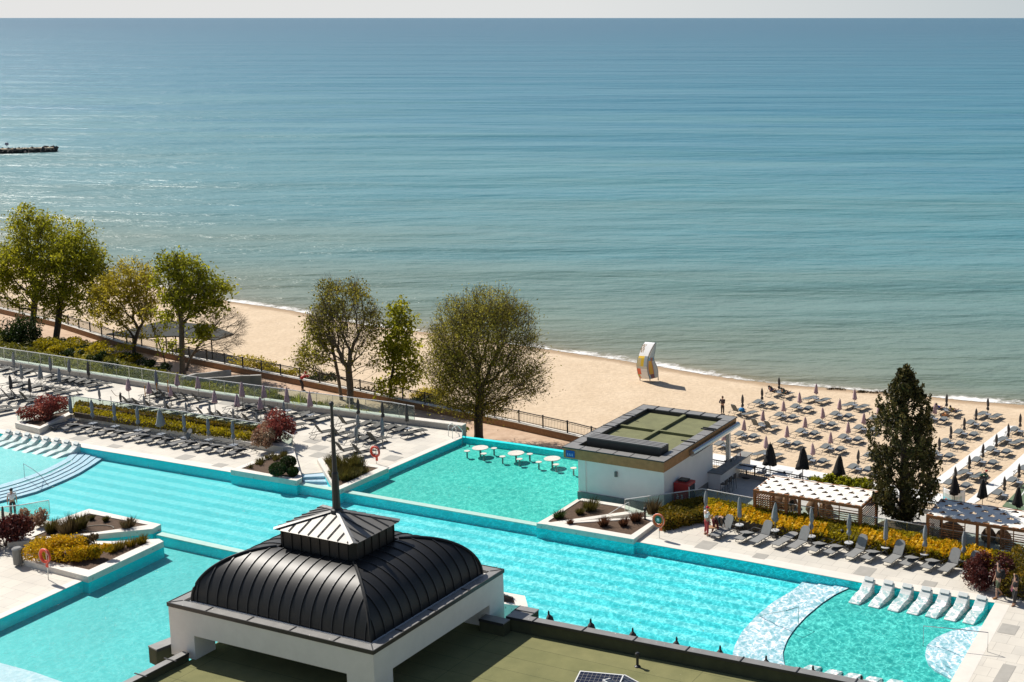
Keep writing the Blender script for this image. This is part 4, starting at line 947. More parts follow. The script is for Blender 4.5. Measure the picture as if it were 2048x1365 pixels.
# ------------------------------------------------------------------ loungers (head at -x, foot at +x)
def lounger(state, sling, frame, kind_label, legs=False):
    o = empty('sun_lounger', (0, 0, 0), 0, kind_label, 'sun lounger')
    f = MB(); z = .33
    for sy in (-1, 1):
        f.tube([(-.95, sy * .30, z), (.55, sy * .30, z), (.98, sy * .30, z - .05)], .02, 5)
    for x in (-.95, -.2, .98): f.tube([(x, -.30, z - (.05 if x > .9 else 0)), (x, .30, z - (.05 if x > .9 else 0))], .018, 5)
    f.build('frame', frame, o)
    for nm, x0, x1 in (('legs', .55, .80), ('legs', -.62, -.92)):
        g = MB()
        for sy in (-1, 1): g.tube([(x0, sy * .30, z), ((x0 + x1) / 2 + .03, sy * .31, z * .5), (x1, sy * .32, .015)], .018, 5)
        g.tube([(x1, -.32, .015), (x1, .32, .015)], .018, 5); g.build(nm, frame, o)
    s_ = MB(); n = 6; vs = []
    for i in range(n + 1):
        x = -.20 + 1.17 * i / n; zz = z + .012 - .025 * math.sin(math.pi * i / n) - (.05 * max(0, (x - .55) / .43) if x > .55 else 0)
        vs += [(x, -.285, zz), (x, .285, zz), (x, .285, zz - .02), (x, -.285, zz - .02)]
    fs = []
    for i in range(n): fs += [tuple(4 * i + k for k in (0, 1)) + tuple(4 * i + 4 + k for k in (1, 0)), (4 * i + 3, 4 * i + 7, 4 * i + 6, 4 * i + 2), (4 * i, 4 * i + 4, 4 * i + 7, 4 * i + 3), (4 * i + 1, 4 * i + 2, 4 * i + 6, 4 * i + 5)]
    fs += [(0, 3, 2, 1), (4 * n, 4 * n + 1, 4 * n + 2, 4 * n + 3)]
    s_.add(vs, fs); s_.build('seat', sling, o)
    ang = {'flat': 4, 'raised': 58, 'folded': 168, 'half': 32}[state]
    b = MB(); L = .78; a = R(ang); ca, sa = math.cos(a), math.sin(a); px = -.20
    def pt(u, y, w_): return (px - u * ca - w_ * sa * 0 + w_ * sa, y, z + .025 + u * sa + w_ * ca * (1 if ang < 90 else -1))
    prof = [(0, .285), (.62, .285), (.74, .22), (.80, .12)]
    top = [pt(u, y, .02) for u, y in prof] + [pt(u, -y, .02) for u, y in prof[::-1]]
    bot = [pt(u, y, -.005) for u, y in prof] + [pt(u, -y, -.005) for u, y in prof[::-1]]
    k = len(top); b.add(top + bot, [tuple(range(k)), tuple(range(k, 2 * k))[::-1]] + [(i, k + i, k + (i + 1) % k, (i + 1) % k) for i in range(k)])
    bb = b.build('backrest', sling, o)
    r_ = MB(); ring = [Vector(pt(u, y * 1.03, .008)) for u, y in prof] + [Vector(pt(u, -y * 1.03, .008)) for u, y in prof[::-1]]
    r_.tube(ring, .017, 4); 
    if ang in (58, 32): r_.tube([pt(.5, .2, -.01), (px - .62, .2, z)], .012, 4); r_.tube([pt(.5, -.2, -.01), (px - .62, -.2, z)], .012, 4)
    r_.build('backrest_frame', frame, bb)
    return o
PROTO = {}
def lounge(kind, state, loc, rz, label, group):
    key = (kind, state)
    sl, fr_ = {'deck': (M['sling'], M['frame_grey']), 'beach': (M['sling_beach'], M['frame_grey']), 'left': (M['sling_dark'], M['frame_dark']), 'front': (M['sling_front'], M['frame_dark'])}[kind]
    if key not in PROTO: PROTO[key] = lounger(state, sl, fr_, label)
    rz += R(random.uniform(-3.0, 3.0)); return place(PROTO[key], USED, loc, rz, label, group)
# ------------------------------------------------------------------ parasols
def parasol(colour, style):
    o = empty('parasol', (0, 0, 0), 0, 'closed parasol', 'parasol'); m = M['canvas_' + colour]
    p = MB(); p.tube([(0, 0, .0), (0, 0, 1.93)], .022, 6); p.build('pole', M['frame_dark'] if colour in ('black', 'dark') else M['frame_grey'], o)
    if style == 'loose': prof = [(.012, 2.0), (.05, 1.93), (.09, 1.75), (.13, 1.45), (.165, 1.15), (.19, .98), (.12, .93), (.03, 1.0)]
    elif style == 'tied': prof = [(.012, 2.0), (.05, 1.94), (.095, 1.70), (.105, 1.45), (.095, 1.25), (.055, 1.13), (.10, 1.05), (.12, .93), (.09, .82), (.03, .86)]
    elif style == 'wide': prof = [(.012, 2.0), (.07, 1.95), (.14, 1.72), (.20, 1.40), (.26, 1.12), (.30, .98), (.20, .92), (.03, 1.02)]
    else: prof = [(.012, 2.0), (.05, 1.94), (.085, 1.75), (.10, 1.45), (.105, 1.2), (.11, .90), (.07, .82), (.03, .86)]
    c = MB(); n = 16; vs = []
    for i, (r_, z) in enumerate(prof):
        for k in range(n):
            a_ = 2 * math.pi * k / n; rr = r_ * (1 + .20 * (1 if k % 2 else -1) * (0 if i < 1 else 1)) * (1 + .08 * math.sin(3 * a_ + i)); sh_ = .015 * math.sin(i * 1.3)
            vs.append((rr * math.cos(a_) + sh_, rr * math.sin(a_), z + (.045 * math.sin(2 * a_ + 1) if len(prof) - 3 <= i else 0)))
    fs = [(i * n + k, (i + 1) * n + k, (i + 1) * n + (k + 1) % n, i * n + (k + 1) % n) for i in range(len(prof) - 1) for k in range(n)] + [tuple(range(n))]
    c.add(vs, fs); co = c.build('canopy', m, o, smooth=True)
    t_ = MB(); t_.lathe([(.012, 1.98), (.02, 2.0), (.018, 2.04), (.006, 2.07)], 8); t_.build('finial', M['frame_dark'], o)
    if style == 'tied': s2 = MB(); s2.lathe([(.062, 1.11), (.066, 1.13), (.062, 1.15)], 10); s2.build('tie_strap', m, co)
    return o
PPROTO = {}
def put_parasol(colour, style, base, top, z, label, group, foot='base'):
    key = (colour, style)
    if key not in PPROTO:
        o = parasol(colour, style); b = MB(); b.lathe([(.20, 0), (.20, .05), (.05, .08), (.035, .22), (.025, .24)], 12); b.build('foot', M['frame_dark'], o); PPROTO[key] = o
    h = hgt(base, top, z) if not isinstance(top, float) else top
    k = h / 2.05
    return place(PPROTO[key], USED, at(*base, z), random.uniform(0, 6.28), label, group, (1, 1, k) if 0.85 < k < 1.2 else (k, k, k))
# ------------------------------------------------------------------ side tables
def side_table(round_=False):
    o = empty('side_table', (0, 0, 0), 0, 'side table', 'side table')
    a = MB()
    if round_: a.lathe([(.25, .40), (.25, .43), (.24, .44)], 16)
    else: a.box((0, 0, .42), (.48, .48, .03))
    a.build('table_top', M['table_top'] if round_ else M['canvas_blue'], o)
    for sx in (-1, 1):
        for sy in (-1, 1): g = MB(); g.tube([(sx * .16, sy * .16, .41), (sx * .21, sy * .21, 0)], .014, 5); g.build('leg', M['frame_dark'], o)
    return o
TAB = {}
def put_table(px, z, label, group, round_=False):
    if round_ not in TAB: TAB[round_] = side_table(round_)
    return place(TAB[round_], USED, at(*px, z), AX + random.uniform(-.1, .1), label, group)
# ------------------------------------------------------------------ right deck
RD = [(1452, 1057, 'raised'), (1497, 1072, 'folded'), (1530, 1067, 'raised'), (1570, 1082, 'flat'), (1605, 1075, 'raised'), (1642, 1095, 'folded'), (1675, 1097, 'folded'), (1720, 1095, 'raised'),
      (1748.6, 1113.6, 'folded'), (1795, 1110, 'raised'), (1826, 1123, 'folded'), (1867.5, 1131, 'folded'), (1906, 1124, 'raised'), (1948, 1131, 'raised')]
RD0 = at(1452, 1066); RD1 = at(1945, 1147)
WORD = {'raised': 'raised', 'folded': 'folded', 'flat': 'flat', 'half': 'half raised'}
for i, (x, y, s_) in enumerate(RD):
    f = (x - 1452) / (1948 - 1452); c = at(x, RD[0][1] + 12 + (1143 - 1069) * f, .0)
    # keep every lounger on one straight row parallel to the pool edge
    c = at(x - (4 if s_ == 'raised' else 0), 1071 + 76 * f, 0)
    lounge('deck', s_, c, R(54) + math.pi, '%s grey lounger, %s from the left in the row before the yellow hedge' % (WORD[s_], ORD[i]), 'sun loungers on the right pool deck')
for i, (x, y, tx, ty) in enumerate(((1412, 1048, 1409, 980), (1479, 1064, 1480, 992), (1550, 1075, 1551, 1003), (1622.5, 1087, 1624, 1014), (1697.5, 1100, 1698, 1026), (1771, 1109, 1773, 1037), (1849, 1122.6, 1850, 1048), (1926.4, 1134.7, 1928, 1060))):
    put_parasol('grey', ['tied', 'plain', 'loose', 'tied', 'tied', 'plain', 'tied', 'tied'][i], (x, y), ty, 0, 'closed grey parasol, %s from the left in front of the yellow hedge' % ORD[i], 'grey parasols on the right pool deck')
    if i: put_table((x, y), 0, 'round pale side table under the parasol %s from the left on the right deck' % ORD[i], 'round side tables on the right deck', True)
# ------------------------------------------------------------------ left deck
def row(kind, items, rz, phrase, group):
    for i, it in enumerate(items):
        x, y, s_ = it
        lounge(kind, s_, at(x, y, 0), rz + R(random.uniform(-4, 4)), '%s dark lounger, %s from left %s' % (WORD[s_], ORD[i], phrase), group)
LG = 'sun loungers on the left sun deck'
row('front', [(130 + 23.7 * i, 856 + 3.5 * i, 'raised' if i == 10 else ('folded' if i not in (0, 6) else 'flat')) for i in range(16)], R(48) + math.pi, 'along the front of the hedge planter', LG)
row('left', [(249, 814, 'folded'), (263, 816, 'raised'), (283, 820, 'raised'), (306, 823, 'raised'), (327, 829, 'folded'), (346, 829, 'raised'), (367, 834, 'folded'), (412, 839, 'raised'), (434, 842, 'raised'), (452, 845, 'raised'), (480, 848, 'raised'), (503, 852, 'raised'), (526, 855, 'raised'), (548, 858, 'raised'), (587, 860, 'raised')], R(46), 'behind the glass of the hedge planter', LG)
row('left', [(304, 796, 'folded'), (315, 799, 'raised'), (334, 801, 'raised'), (357, 803, 'raised'), (379, 807, 'raised'), (402, 810, 'raised')], R(46), 'of those under the three left lilac parasols', LG)
row('left', [(472, 821, 'folded'), (495, 824, 'folded'), (507, 828, 'half'), (533, 828, 'raised'), (553, 834, 'raised'), (588, 837, 'flat'), (607, 840, 'folded'), (637, 843, 'flat')], R(46), 'of those under the right lilac parasols', LG)
row('left', [(-12, 744, 'folded'), (7, 748, 'folded'), (32, 750, 'folded'), (53, 753, 'folded')], R(46), 'in the farthest row at the left edge', LG)
row('left', [(95, 763, 'folded'), (111, 766, 'folded'), (127, 768, 'folded'), (144, 770, 'folded'), (158, 772, 'folded'), (177, 774, 'folded'), (197, 777, 'flat')], R(46), 'under grey parasols along the terrace wall', LG)
row('left', [(20, 775, 'folded'), (41, 779, 'folded'), (68, 783, 'folded'), (93, 786, 'folded'), (112, 789, 'half'), (136, 792, 'flat')], R(46), 'in the second row from the terrace wall', LG)
row('left', [(4, 800, 'raised'), (22, 802, 'raised'), (41, 803, 'raised'), (58, 806, 'raised'), (80, 808, 'flat')], R(46), 'in the row behind the left red bush', LG)
row('left', [(-6, 824, 'raised'), (16, 827, 'flat')], R(46), 'of the pair left of the red bush planter', LG)
row('left', [(694, 855, 'raised'), (729, 858, 'folded'), (753, 862, 'folded'), (778, 866, 'folded'), (799, 869, 'folded'), (828, 873, 'flat')], R(48), 'in the back row beside the far pool', LG)
row('left', [(647, 873, 'raised'), (680, 877, 'raised'), (704, 883, 'folded'), (728, 887, 'folded'), (752, 889, 'raised')], R(48), 'in the middle row beside the far pool', LG)
row('left', [(690, 910, 'raised'), (724, 914, 'raised')], R(48), 'of the pair behind the triangular shrub planter', LG)
PG = 'closed parasols on the left sun deck'
def prow(items, fmt, z=0):
    for i, (col, st, b, t_) in enumerate(items): put_parasol(col, st, b, t_, z, fmt % ORD[i], PG)
prow([('blue', 'plain', (144, 850), 791), ('blue', 'tied', (187, 858), 798), ('blue', 'tied', (231.6, 864), 805), ('blue', 'tied', (278, 872), 812), ('grey', 'wide', (323, 880), 818), ('blue', 'tied', (371, 887), 828), ('blue', 'tied', (418.7, 891), 836), ('blue', 'tied', (468, 902), 841)], 'closed blue-grey parasol, %s from left along the front of the hedge planter')
prow([('grey', 'tied', (201, 818), 777), ('dark', 'tied', (243, 823), 784), ('grey', 'tied', (290, 829), 790), ('grey', 'tied', (331, 835), 796), ('grey', 'tied', (374, 844), 804), ('grey', 'tied', (421, 848), 808), ('grey', 'tied', (468, 855), 816), ('grey', 'tied', (515, 862), 824), ('blue', 'plain', (569, 843), 803)], 'closed olive-grey parasol, %s from left behind the glass of the hedge planter')
prow([('pink', 'loose', (259, 803), 756), ('pink', 'loose', (300, 808), 763), ('pink', 'loose', (343, 811), 770), ('pink', 'loose', (356.6, 793), 746), ('pink', 'loose', (398, 799), 752), ('pink', 'loose', (431, 828), 780), ('pink', 'loose', (476, 836), 787), ('pink', 'loose', (486, 820), 762), ('pink', 'loose', (522, 840), 793), ('pink', 'loose', (529.5, 819), 769), ('pink', 'loose', (575.6, 831), 774), ('pink', 'loose', (621.5, 840), 782)], 'closed lilac parasol, %s from left among those on the left deck')
prow([('grey', 'plain', (29.7, 750), 703), ('grey', 'plain', (45.6, 778), 728), ('grey', 'loose', (83.5, 782), 729), ('grey', 'plain', (102.7, 760), 712), ('blue', 'plain', (121, 784), 736), ('grey', 'plain', (140.6, 763), 717), ('dark', 'plain', (179, 771), 722), ('blue', 'plain', (314.5, 791), 740)], 'closed grey parasol, %s from left in the rows nearest the terrace wall')
prow([('dark', 'plain', (23.6, 798), 749), ('dark', 'plain', (62, 803), 755)], 'closed dark brown parasol, %s of the two at the left edge of the deck')
prow([('grey', 'tied', (665.5, 867), 818), ('dark', 'tied', (717.7, 848), 797), ('grey', 'tied', (717, 878), 828), ('grey', 'tied', (714, 906), 851), ('dark', 'tied', (766.5, 856), 803), ('blue', 'tied', (766, 897), 834), ('dark', 'plain', (815, 866), 808)], 'closed tied parasol, %s from left in the group beside the far pool')
put_table((815, 868), 0, 'small grey table under the rightmost parasol before the far pool', 'small tables on the left deck')
put_table((575.6, 832), 0, 'small grey table under the eleventh lilac parasol', 'small tables on the left deck'); put_table((621.5, 841), 0, 'small grey table under the rightmost lilac parasol', 'small tables on the left deck')
for i in range(8):
    x, y = ((144, 850), (187, 858), (231.6, 864), (278, 872), (323, 880), (371, 887), (418.7, 891), (468, 902))[i]
    put_table((x, y), 0, 'small grey table at the %s blue-grey parasol along the hedge planter' % ORD[i], 'small tables on the left deck')
# ------------------------------------------------------------------ beach units
BR = {1: [(1558, 793, 'dark', 'raised', 'raised', 1464 * 0 + 750), (1632, 805, 'pink', 'flat', 'flat', 764), (1709, 818, 'pink', 'flat', 'flat', 773), (1892.5, 829, 'dark', 'half', 'half', 780), (1975, 837, 'dark', 'flat', 'flat', 794)],
      2: [(1524, 815, 'dark', 'folded', 'folded', 770), (1599, 824, 'pink', 'folded', 'folded', 780), (1679, 839, 'pink', 'folded', 'folded', 792), (1757, 848, 'pink', 'folded', 'folded', 803), (1869, 846, 'pink', 'folded', 'folded', 804), (1951.5, 857, 'dark', 'folded', 'folded', 810), (2039.5, 871, 'dark', 'folded', 'folded', 824)],
      3: [(1485, 831, 'dark', 'raised', 'flat', 787), (1567, 841, 'pink', 'folded', 'folded', 796), (1645, 856, 'pink', 'folded', 'folded', 809), (1727, 867, 'pink', 'folded', 'folded', 819), (1928, 876, 'dark', 'folded', 'folded', 831), (2016, 889, 'dark', 'flat', 'flat', 843)],
      4: [(1526, 860, 'pink', 'raised', 'raised', 815), (1610, 874, 'pink', 'folded', 'folded', 826), (1696, 886, 'pink', 'folded', 'folded', 839), (1901, 895, 'dark', 'folded', 'folded', 848), (1992, 911, 'dark', 'folded', 'folded', 862)],
      5: [(1488, 880, 'pink', 'folded', 'folded', 834), (1574, 895, 'pink', 'folded', 'folded', 847), (1661, 906, 'pink', 'folded', 'folded', 858), (1748, 923, 'dark', 'folded', 'folded', 874), (1878, 919, 'dark', 'folded', 'folded', 872), (1965, 933, 'dark', 'folded', 'folded', 884), (2060, 950, 'dark', 'folded', 'folded', 900)],
      6: [(1448, 900, 'pink', 'folded', 'folded', 858), (1532, 917, 'pink', 'flat', 'flat', 869), (1625, 930, 'pink', 'folded', 'folded', 880), (1716, 947, 'dark', 'folded', 'folded', 896), (1938, 956, 'dark', 'flat', 'flat', 905), (2037, 974, 'dark', 'folded', 'folded', 925)],
      7: [(1910, 979, 'dark', 'folded', 'folded', 931), (2008, 1000, 'dark', 'folded', None, 950)]}
RW = {1: 'nearest the sea', 2: 'second from sea', 3: 'third from sea', 4: 'fourth from sea', 5: 'fifth from sea', 6: 'sixth from sea', 7: 'seventh from sea'}
bd = Vector((math.cos(R(52)), math.sin(R(52)), 0)); bs = Vector((math.cos(R(-33)), math.sin(R(-33)), 0))
for r_, units in BR.items():
    for i, (x, y, col, ls, rs_, top) in enumerate(units):
        c = at(x, y, ZB); cname = 'lilac' if col == 'pink' else 'dark grey'
        st = 'loose' if col == 'pink' else 'tied'
        where = '%s parasol, %s in beach row %s' % (cname, ORD[i], RW[r_])
        put_parasol(col, st, (x, y), float(1.86 + random.uniform(-.08, .08)), ZB, 'closed ' + where, 'closed parasols on the beach')
        t_ = put_table((x, y), ZB, 'grey table at ' + where, 'beach side tables'); t_.location = c + bs * .12 - bd * .1
        for s_, off_, lr_ in ((ls, -.62, 'left'), (rs_, .72, 'right')):
            if s_ is None: continue
            p_ = c + bs * off_ + bd * (.05 if s_ != 'folded' else .0)
            lounge('beach', s_, p_, R(52), '%s lounger %s of %s' % (WORD[s_], lr_, where), 'sun loungers on the beach')
# black parasols of the bar terrace
for i, (b, t_) in enumerate((((1540, 968), 885), ((1605, 975), 893), ((1678, 985), 909), ((1908, 1022), 949), ((1964, 1028), 957), ((2034, 1046), 972))):
    put_parasol('black', 'wide', b, t_, ZT, 'closed black parasol, %s from the left along the bar terrace railing' % ORD[i], 'black parasols on the bar terrace')
# parasol tips behind the roof parapet
for i, px in enumerate(((1083, 1229), (1168, 1245), (1253, 1263), (1342, 1281), (1430, 1298), (1523, 1318), (1618, 1338), (1716, 1358))):
    c = at(px[0], px[1], 4.55); c = Vector((c.x, c.y, 0)) + Vector((.2, .72, 0))
    h = 4.72; key = ('black', 'tall')
    if key not in PPROTO:
        o = parasol('dark', 'loose'); PPROTO[key] = o
    k = None
    # height so that the tip shows just above the coping
    lo, hi = 2, 8
    for _ in range(40):
        m_ = (lo + hi) / 2
        if pix((c.x, c.y, m_))[1] > px[1] - 12: lo = m_
        else: hi = m_
    place(PPROTO[key], USED, c + Vector((0, 0, -.1)), i, 'tip of a closed brown parasol, %s from the left behind the grey roof parapet' % ORD[i], 'parasols behind the roof parapet', (lo / 1.9, lo / 1.9, lo / 2.07))
# ------------------------------------------------------------------ stone loungers standing in the pools
def pool_lounger(m):
    o = empty('pool_lounger', (0, 0, 0), 0, 'white pool lounger', 'pool lounger')
    prof = [(-.72, .20), (-.60, .25), (-.30, .00), (.02, -.20), (.50, -.19), (1.0, -.30), (1.28, -.40)]
    b = MB(); n = len(prof); hw = .30; vs = []
    for x, z in prof: vs += [(x, -hw, z), (x, hw, z), (x, hw, -.72), (x, -hw, -.72)]
    fs = [(0, 3, 2, 1), (4 * n - 4, 4 * n - 3, 4 * n - 2, 4 * n - 1)]
    for i in range(n - 1): fs += [(4 * i, 4 * i + 1, 4 * i + 5, 4 * i + 4), (4 * i + 1, 4 * i + 2, 4 * i + 6, 4 * i + 5), (4 * i + 3, 4 * i, 4 * i + 4, 4 * i + 7)]
    b.add(vs, fs); b.build('seat_body', m, o, bevel=.03)
    hmb = MB(); hmb.box((-.54, 0, .265), (.22, .5, .05), M=Matrix.Rotation(R(38), 3, 'Y')); hmb.build('headrest', m, o)
    return o
M['pool_stone'] = mat('pool_lounger_stone', (.58, .60, .585), .6, .05, 4)
pl = pool_lounger(M['pool_stone'])
for i, (x, y) in enumerate(((1737, 1173), (1776, 1180), (1814, 1187), (1852, 1193), (1889, 1199), (1926, 1205), (1963, 1211))):
    place(pl, USED, at(x - 8, y + 2, 0), AX - R(90) - R(6), 'white stone pool lounger, %s from the left at the upper edge of the right pool' % ORD[i], 'stone loungers in the right pool')
for i, (x, y) in enumerate(((7, 872), (26, 875), (45, 878), (64, 882), (83, 886), (104, 889), (124, 893), (143, 897))):
    place(pl, USED, at(x - 5, y + 1, 0), AX - R(90) - R(8), 'white stone pool lounger, %s from the left in the shallow left pool' % ORD[i], 'stone loungers in the left pool')
for i, (x, y) in enumerate(((1604, 1337), (1646, 1346), (1686, 1353), (1727, 1360), (1770, 1366))):
    place(pl, USED, at(x + 8, y + 2, 0), AX + R(90), 'white stone pool lounger, %s from the left behind the roof parapet' % ORD[i], 'stone loungers at the near edge of the right pool')
# pool bar tables
def pool_stand(r_, z, name, cat):
    o = empty(name, (0, 0, 0), 0, name.replace('_', ' '), cat)
    a = MB(); a.lathe([(r_ * .96, z - .05), (r_, z - .02), (r_ * .97, z)], 20); a.build('top', M['stone_pale'], o)
    a = MB(); a.tube([(0, 0, -1.25), (0, 0, z - .04)], .07 if r_ > .3 else .055, 8); a.build('pedestal', M['plinth'], o); return o
pt_ = pool_stand(.56, .15, 'pool_table', 'pool table'); ps_ = pool_stand(.21, .04, 'pool_stool', 'pool stool')
for i, (x, y) in enumerate(((960.5, 895.5), (1032, 906), (1104.5, 917))):
    c = at(x, y, .15); place(pt_, USED, Vector((c.x, c.y, 0)), 0, 'round white table in the far pool, %s from the left' % ORD[i], 'round tables in the far pool')
for i, (x, y) in enumerate(((934, 902), (967.5, 907.3), (988, 896.5), (1005, 913), (1039, 918), (1059.5, 908), (1077.5, 924), (1112, 929), (1147, 936))):
    c = at(x, y, .04); place(ps_, USED, Vector((c.x, c.y, 0)), 0, 'round white stool in the far pool, %s from the left' % ORD[i], 'round stools in the far pool')
# handrails
def handrail(pts, label, name='pool_handrail', r=.022, m='steel', base=None):
    q = [Vector(p) for p in pts]; o0 = base or q[0]; mb = MB(); mb.tube([p - o0 for p in q], r, 6, True); o = mb.build(name, M[m]); o.location = o0; tag(o, label, 'handrail'); return o
def z3(px, z): return at(px[0], px[1], z)
g0 = at(50, 962, -.5); handrail([g0, g0 + Vector((0, 0, 1.15)), at(64, 938, .62), at(81, 951, -.1), at(100, 975, -.6)], 'thin steel handrail on the curved blue steps of the left pool')
g0 = at(1597, 1262, -.7); handrail([g0, Vector((g0.x, g0.y, .55)), at(1572, 1222, .62), at(1542, 1227, .1), at(1510, 1234, -.8)], 'bent steel handrail across the white curved steps of the right pool')
g0 = at(1846, 1298, -.6); g1 = at(1975, 1304, 0); handrail([g0, Vector((g0.x, g0.y, .55)), at(1887, 1256, .95), Vector((g1.x, g1.y, .95)), g1], 'long steel handrail over the round white corner steps')
g0 = at(1258, 1024, .2); handrail([at(1215, 1030, .2), at(1236, 1017, .8), Vector((g0.x, g0.y, .8)), g0], 'white bent handrail at the planter in front of the bar wall', m='white_metal')
g0 = at(585, 905, 0); handrail([g0, Vector((g0.x, g0.y, .85)), at(588, 885, .85), at(588, 905, 0)], 'dark narrow handrail beside the red and white bush', m='frame_dark', r=.03)
g0 = at(42, 838, .1); handrail([g0, Vector((g0.x, g0.y, .9)), at(54, 828, .8)], 'thin handrail left of the left red bush', m='frame_grey')
for k, (a, b) in enumerate((((897, 873), (912, 866)), ((905, 878), (925, 870)))):
    p_, q_ = at(*a, 0), at(*b, 0); handrail([p_, p_ + Vector((0, 0, .75)), p_.lerp(q_, .5) + Vector((0, 0, .85)), q_ + Vector((0, 0, .3)), q_ + Vector((0, 0, -.4))], '%s steel ladder rail at the corner of the far pool' % ('left', 'right')[k], name='ladder_rail', m='white_metal', r=.03)
# lifebuoys
def lifebuoy(base, z, top_c, colour, label, disc):
    o = empty('lifebuoy_stand', at(*base, z), AX, label, 'lifebuoy'); hc = hgt(base, top_c, z)
    a = MB(); a.tube([(0, 0, 0), (0, 0, hc + .34)], .025, 8); a.build('post', M['steel'], o)
    t_ = MB(); n, m_ = 24, 8; Rr, rr = .33, .075; vs = []
    for i in range(n):
        A_ = 2 * math.pi * i / n
        for j in range(m_):
            B_ = 2 * math.pi * j / m_; r0 = Rr + rr * math.cos(B_); vs.append((r0 * math.cos(A_), -.09 + rr * math.sin(B_), hc + r0 * math.sin(A_)))
    t_.add(vs, [(i * m_ + j, ((i + 1) % n) * m_ + j, ((i + 1) % n) * m_ + (j + 1) % m_, i * m_ + (j + 1) % m_) for i in range(n) for j in range(m_)])
    b_ = t_.build('buoy_ring', M[colour], o, smooth=True)
    r_ = MB(); r_.tube([(.36 * math.cos(x), -.17, hc + .43 * math.sin(x)) for x in [k * math.pi / 8 for k in range(17)]], .007, 5); r_.build('grab_line', M['white_metal'], b_)
    s_ = MB(); s_.box((.14, -.12, hc - .42), (.16, .05, .34)); s_.build('throw_bag', M[colour], o)
    if disc:
        d_ = MB(); d_.tube([(0, -.12, hc + .05), (0, -.16, hc + .05)], .22, 20); dd = d_.build('sign_disc', M['green_sign'], o)
        e = MB(); e.box((0, -.166, hc + .05), (.15, .008, .18)); e.box((0, -.172, hc + .05), (.15, .006, .02)); e.build('sign_symbol', M['white_metal'], dd)
        e = MB(); e.box((.0, -.176, hc + .01), (.05, .006, .05)); e.build('sign_figure', M['green_sign'], dd)
lifebuoy((1319, 1077), 0, 1040, 'buoy_orange', 'orange lifebuoy with a green round sign on a steel post beside the bar planter', True)
lifebuoy((753, 928), 0, 903, 'buoy_red', 'red lifebuoy on a post beside the triangular shrub planter and far pool', False)
lifebuoy((97, 1160), 0, 1111, 'buoy_red', 'red lifebuoy on a post in front of the yellow bushes on the pool island', False)
b_ = at(37, 1132); o = empty('litter_bin', b_, AX, 'round grey litter bin with a dark lid left of the yellow bushes', 'bin')
a = MB(); a.lathe([(.24, .12), (.25, .5), (.25, .92)], 16); a.build('body', M['frame_grey'], o)
a = MB(); a.lathe([(.27, .93), (.27, .98), (.2, 1.04)], 16); a.build('lid', M['plinth'], o)
a = MB()
for sx in (-1, 1): a.tube([(sx * .24, 0, 0), (sx * .24, 0, .95)], .02, 6)
a.build('legs', M['frame_grey'], o)
# orange-yellow crowd ropes on the left deck
for i, (x, y, t_) in enumerate(((291, 798, 772), (315, 795, 767), (337, 790, 761))):
    h_ = hgt((x, y), t_); o = empty('barrier_post', at(x, y), 0, 'thin yellow barrier post, %s from the left behind the lilac parasols' % ORD[i], 'barrier post', 'yellow barrier posts')
    a = MB(); a.tube([(0, 0, 0), (0, 0, h_)], .035, 6); a.build('post', colmat('barrier_yellow', (.6, .26, .04)), o); a = MB(); a.lathe([(.16, 0), (.16, .03), (.04, .06)], 12); a.build('foot', M['frame_dark'], o)
q = [at(224, 803, 0) + Vector((0, 0, .9)), at(236, 808, 0) + Vector((0, 0, .45)), at(245, 806, 0) + Vector((0, 0, .75))]
mb = MB(); mb.tube([q[0].lerp(q[2], k / 8) - Vector((0, 0, .35 * math.sin(math.pi * k / 8))) for k in range(9)], .02, 5); tag(mb.build('barrier_rope', colmat('rope_brown', (.25, .14, .05))), 'sagging brown barrier rope behind the hedge planter glass', 'rope')
o = empty('rope_post', at(223.5, 818), 0, 'thin dark rope post behind the hedge planter glass', 'barrier post'); a = MB(); a.tube([(0, 0, 0), (0, 0, .95)], .025, 6); a.build('post', M['frame_dark'], o); a = MB(); a.lathe([(.15, 0), (.15, .03), (.04, .05)], 12); a.build('foot', M['frame_dark'], o)
# bollard lights in planters
for px, z, lb in (((1290, 1040), .2, 'black bollard light in the brown soil planter by the bar'), ((1684, 1085), .05, 'black bollard light in the gap of the yellow hedge')):
    o = empty('bollard_light', at(*px, z), 0, lb, 'bollard light'); a = MB(); a.tube([(0, 0, 0), (0, 0, .62)], .06, 8); a.build('post', M['coping_dark'], o); a = MB(); a.lathe([(.09, .6), (.1, .66), (.1, .72), (.05, .76)], 10); a.build('head', M['coping_dark'], o)
# ------------------------------------------------------------------ people
def skinmesh(name, J, E, m, parent, sub=1, root=None):
    """J: name -> ((x,y,z), radius); E: list of (a,b)"""
    keys = list(J); idx = {k: i for i, k in enumerate(keys)}
    me = bpy.data.meshes.new(name); me.from_pydata([J[k][0] for k in keys], [(idx[a], idx[b]) for a, b in E], [])
    o = bpy.data.objects.new(name, me); COL.objects.link(o)
    md = o.modifiers.new('Skin', 'SKIN'); md.use_smooth_shade = True
    if not me.skin_vertices: me.attributes
    sv = me.skin_vertices[0].data
    for i, k in enumerate(keys): r = J[k][1]; sv[i].radius = (r, r) if not isinstance(r, tuple) else r; sv[i].use_root = (k == (root or keys[0]))
    ss = o.modifiers.new('Sub', 'SUBSURF'); ss.levels = sub; ss.render_levels = sub
    dg = bpy.context.evaluated_depsgraph_get(); ev = o.evaluated_get(dg); nm = bpy.data.meshes.new_from_object(ev)
    o.modifiers.clear(); o.data = nm; nm.materials.clear(); nm.materials.append(m)
    nm.polygons.foreach_set('use_smooth', [True] * len(nm.polygons))
    bpy.data.meshes.remove(me)
    o.parent = parent; KIDS.setdefault(parent.name, []).append(o); return o
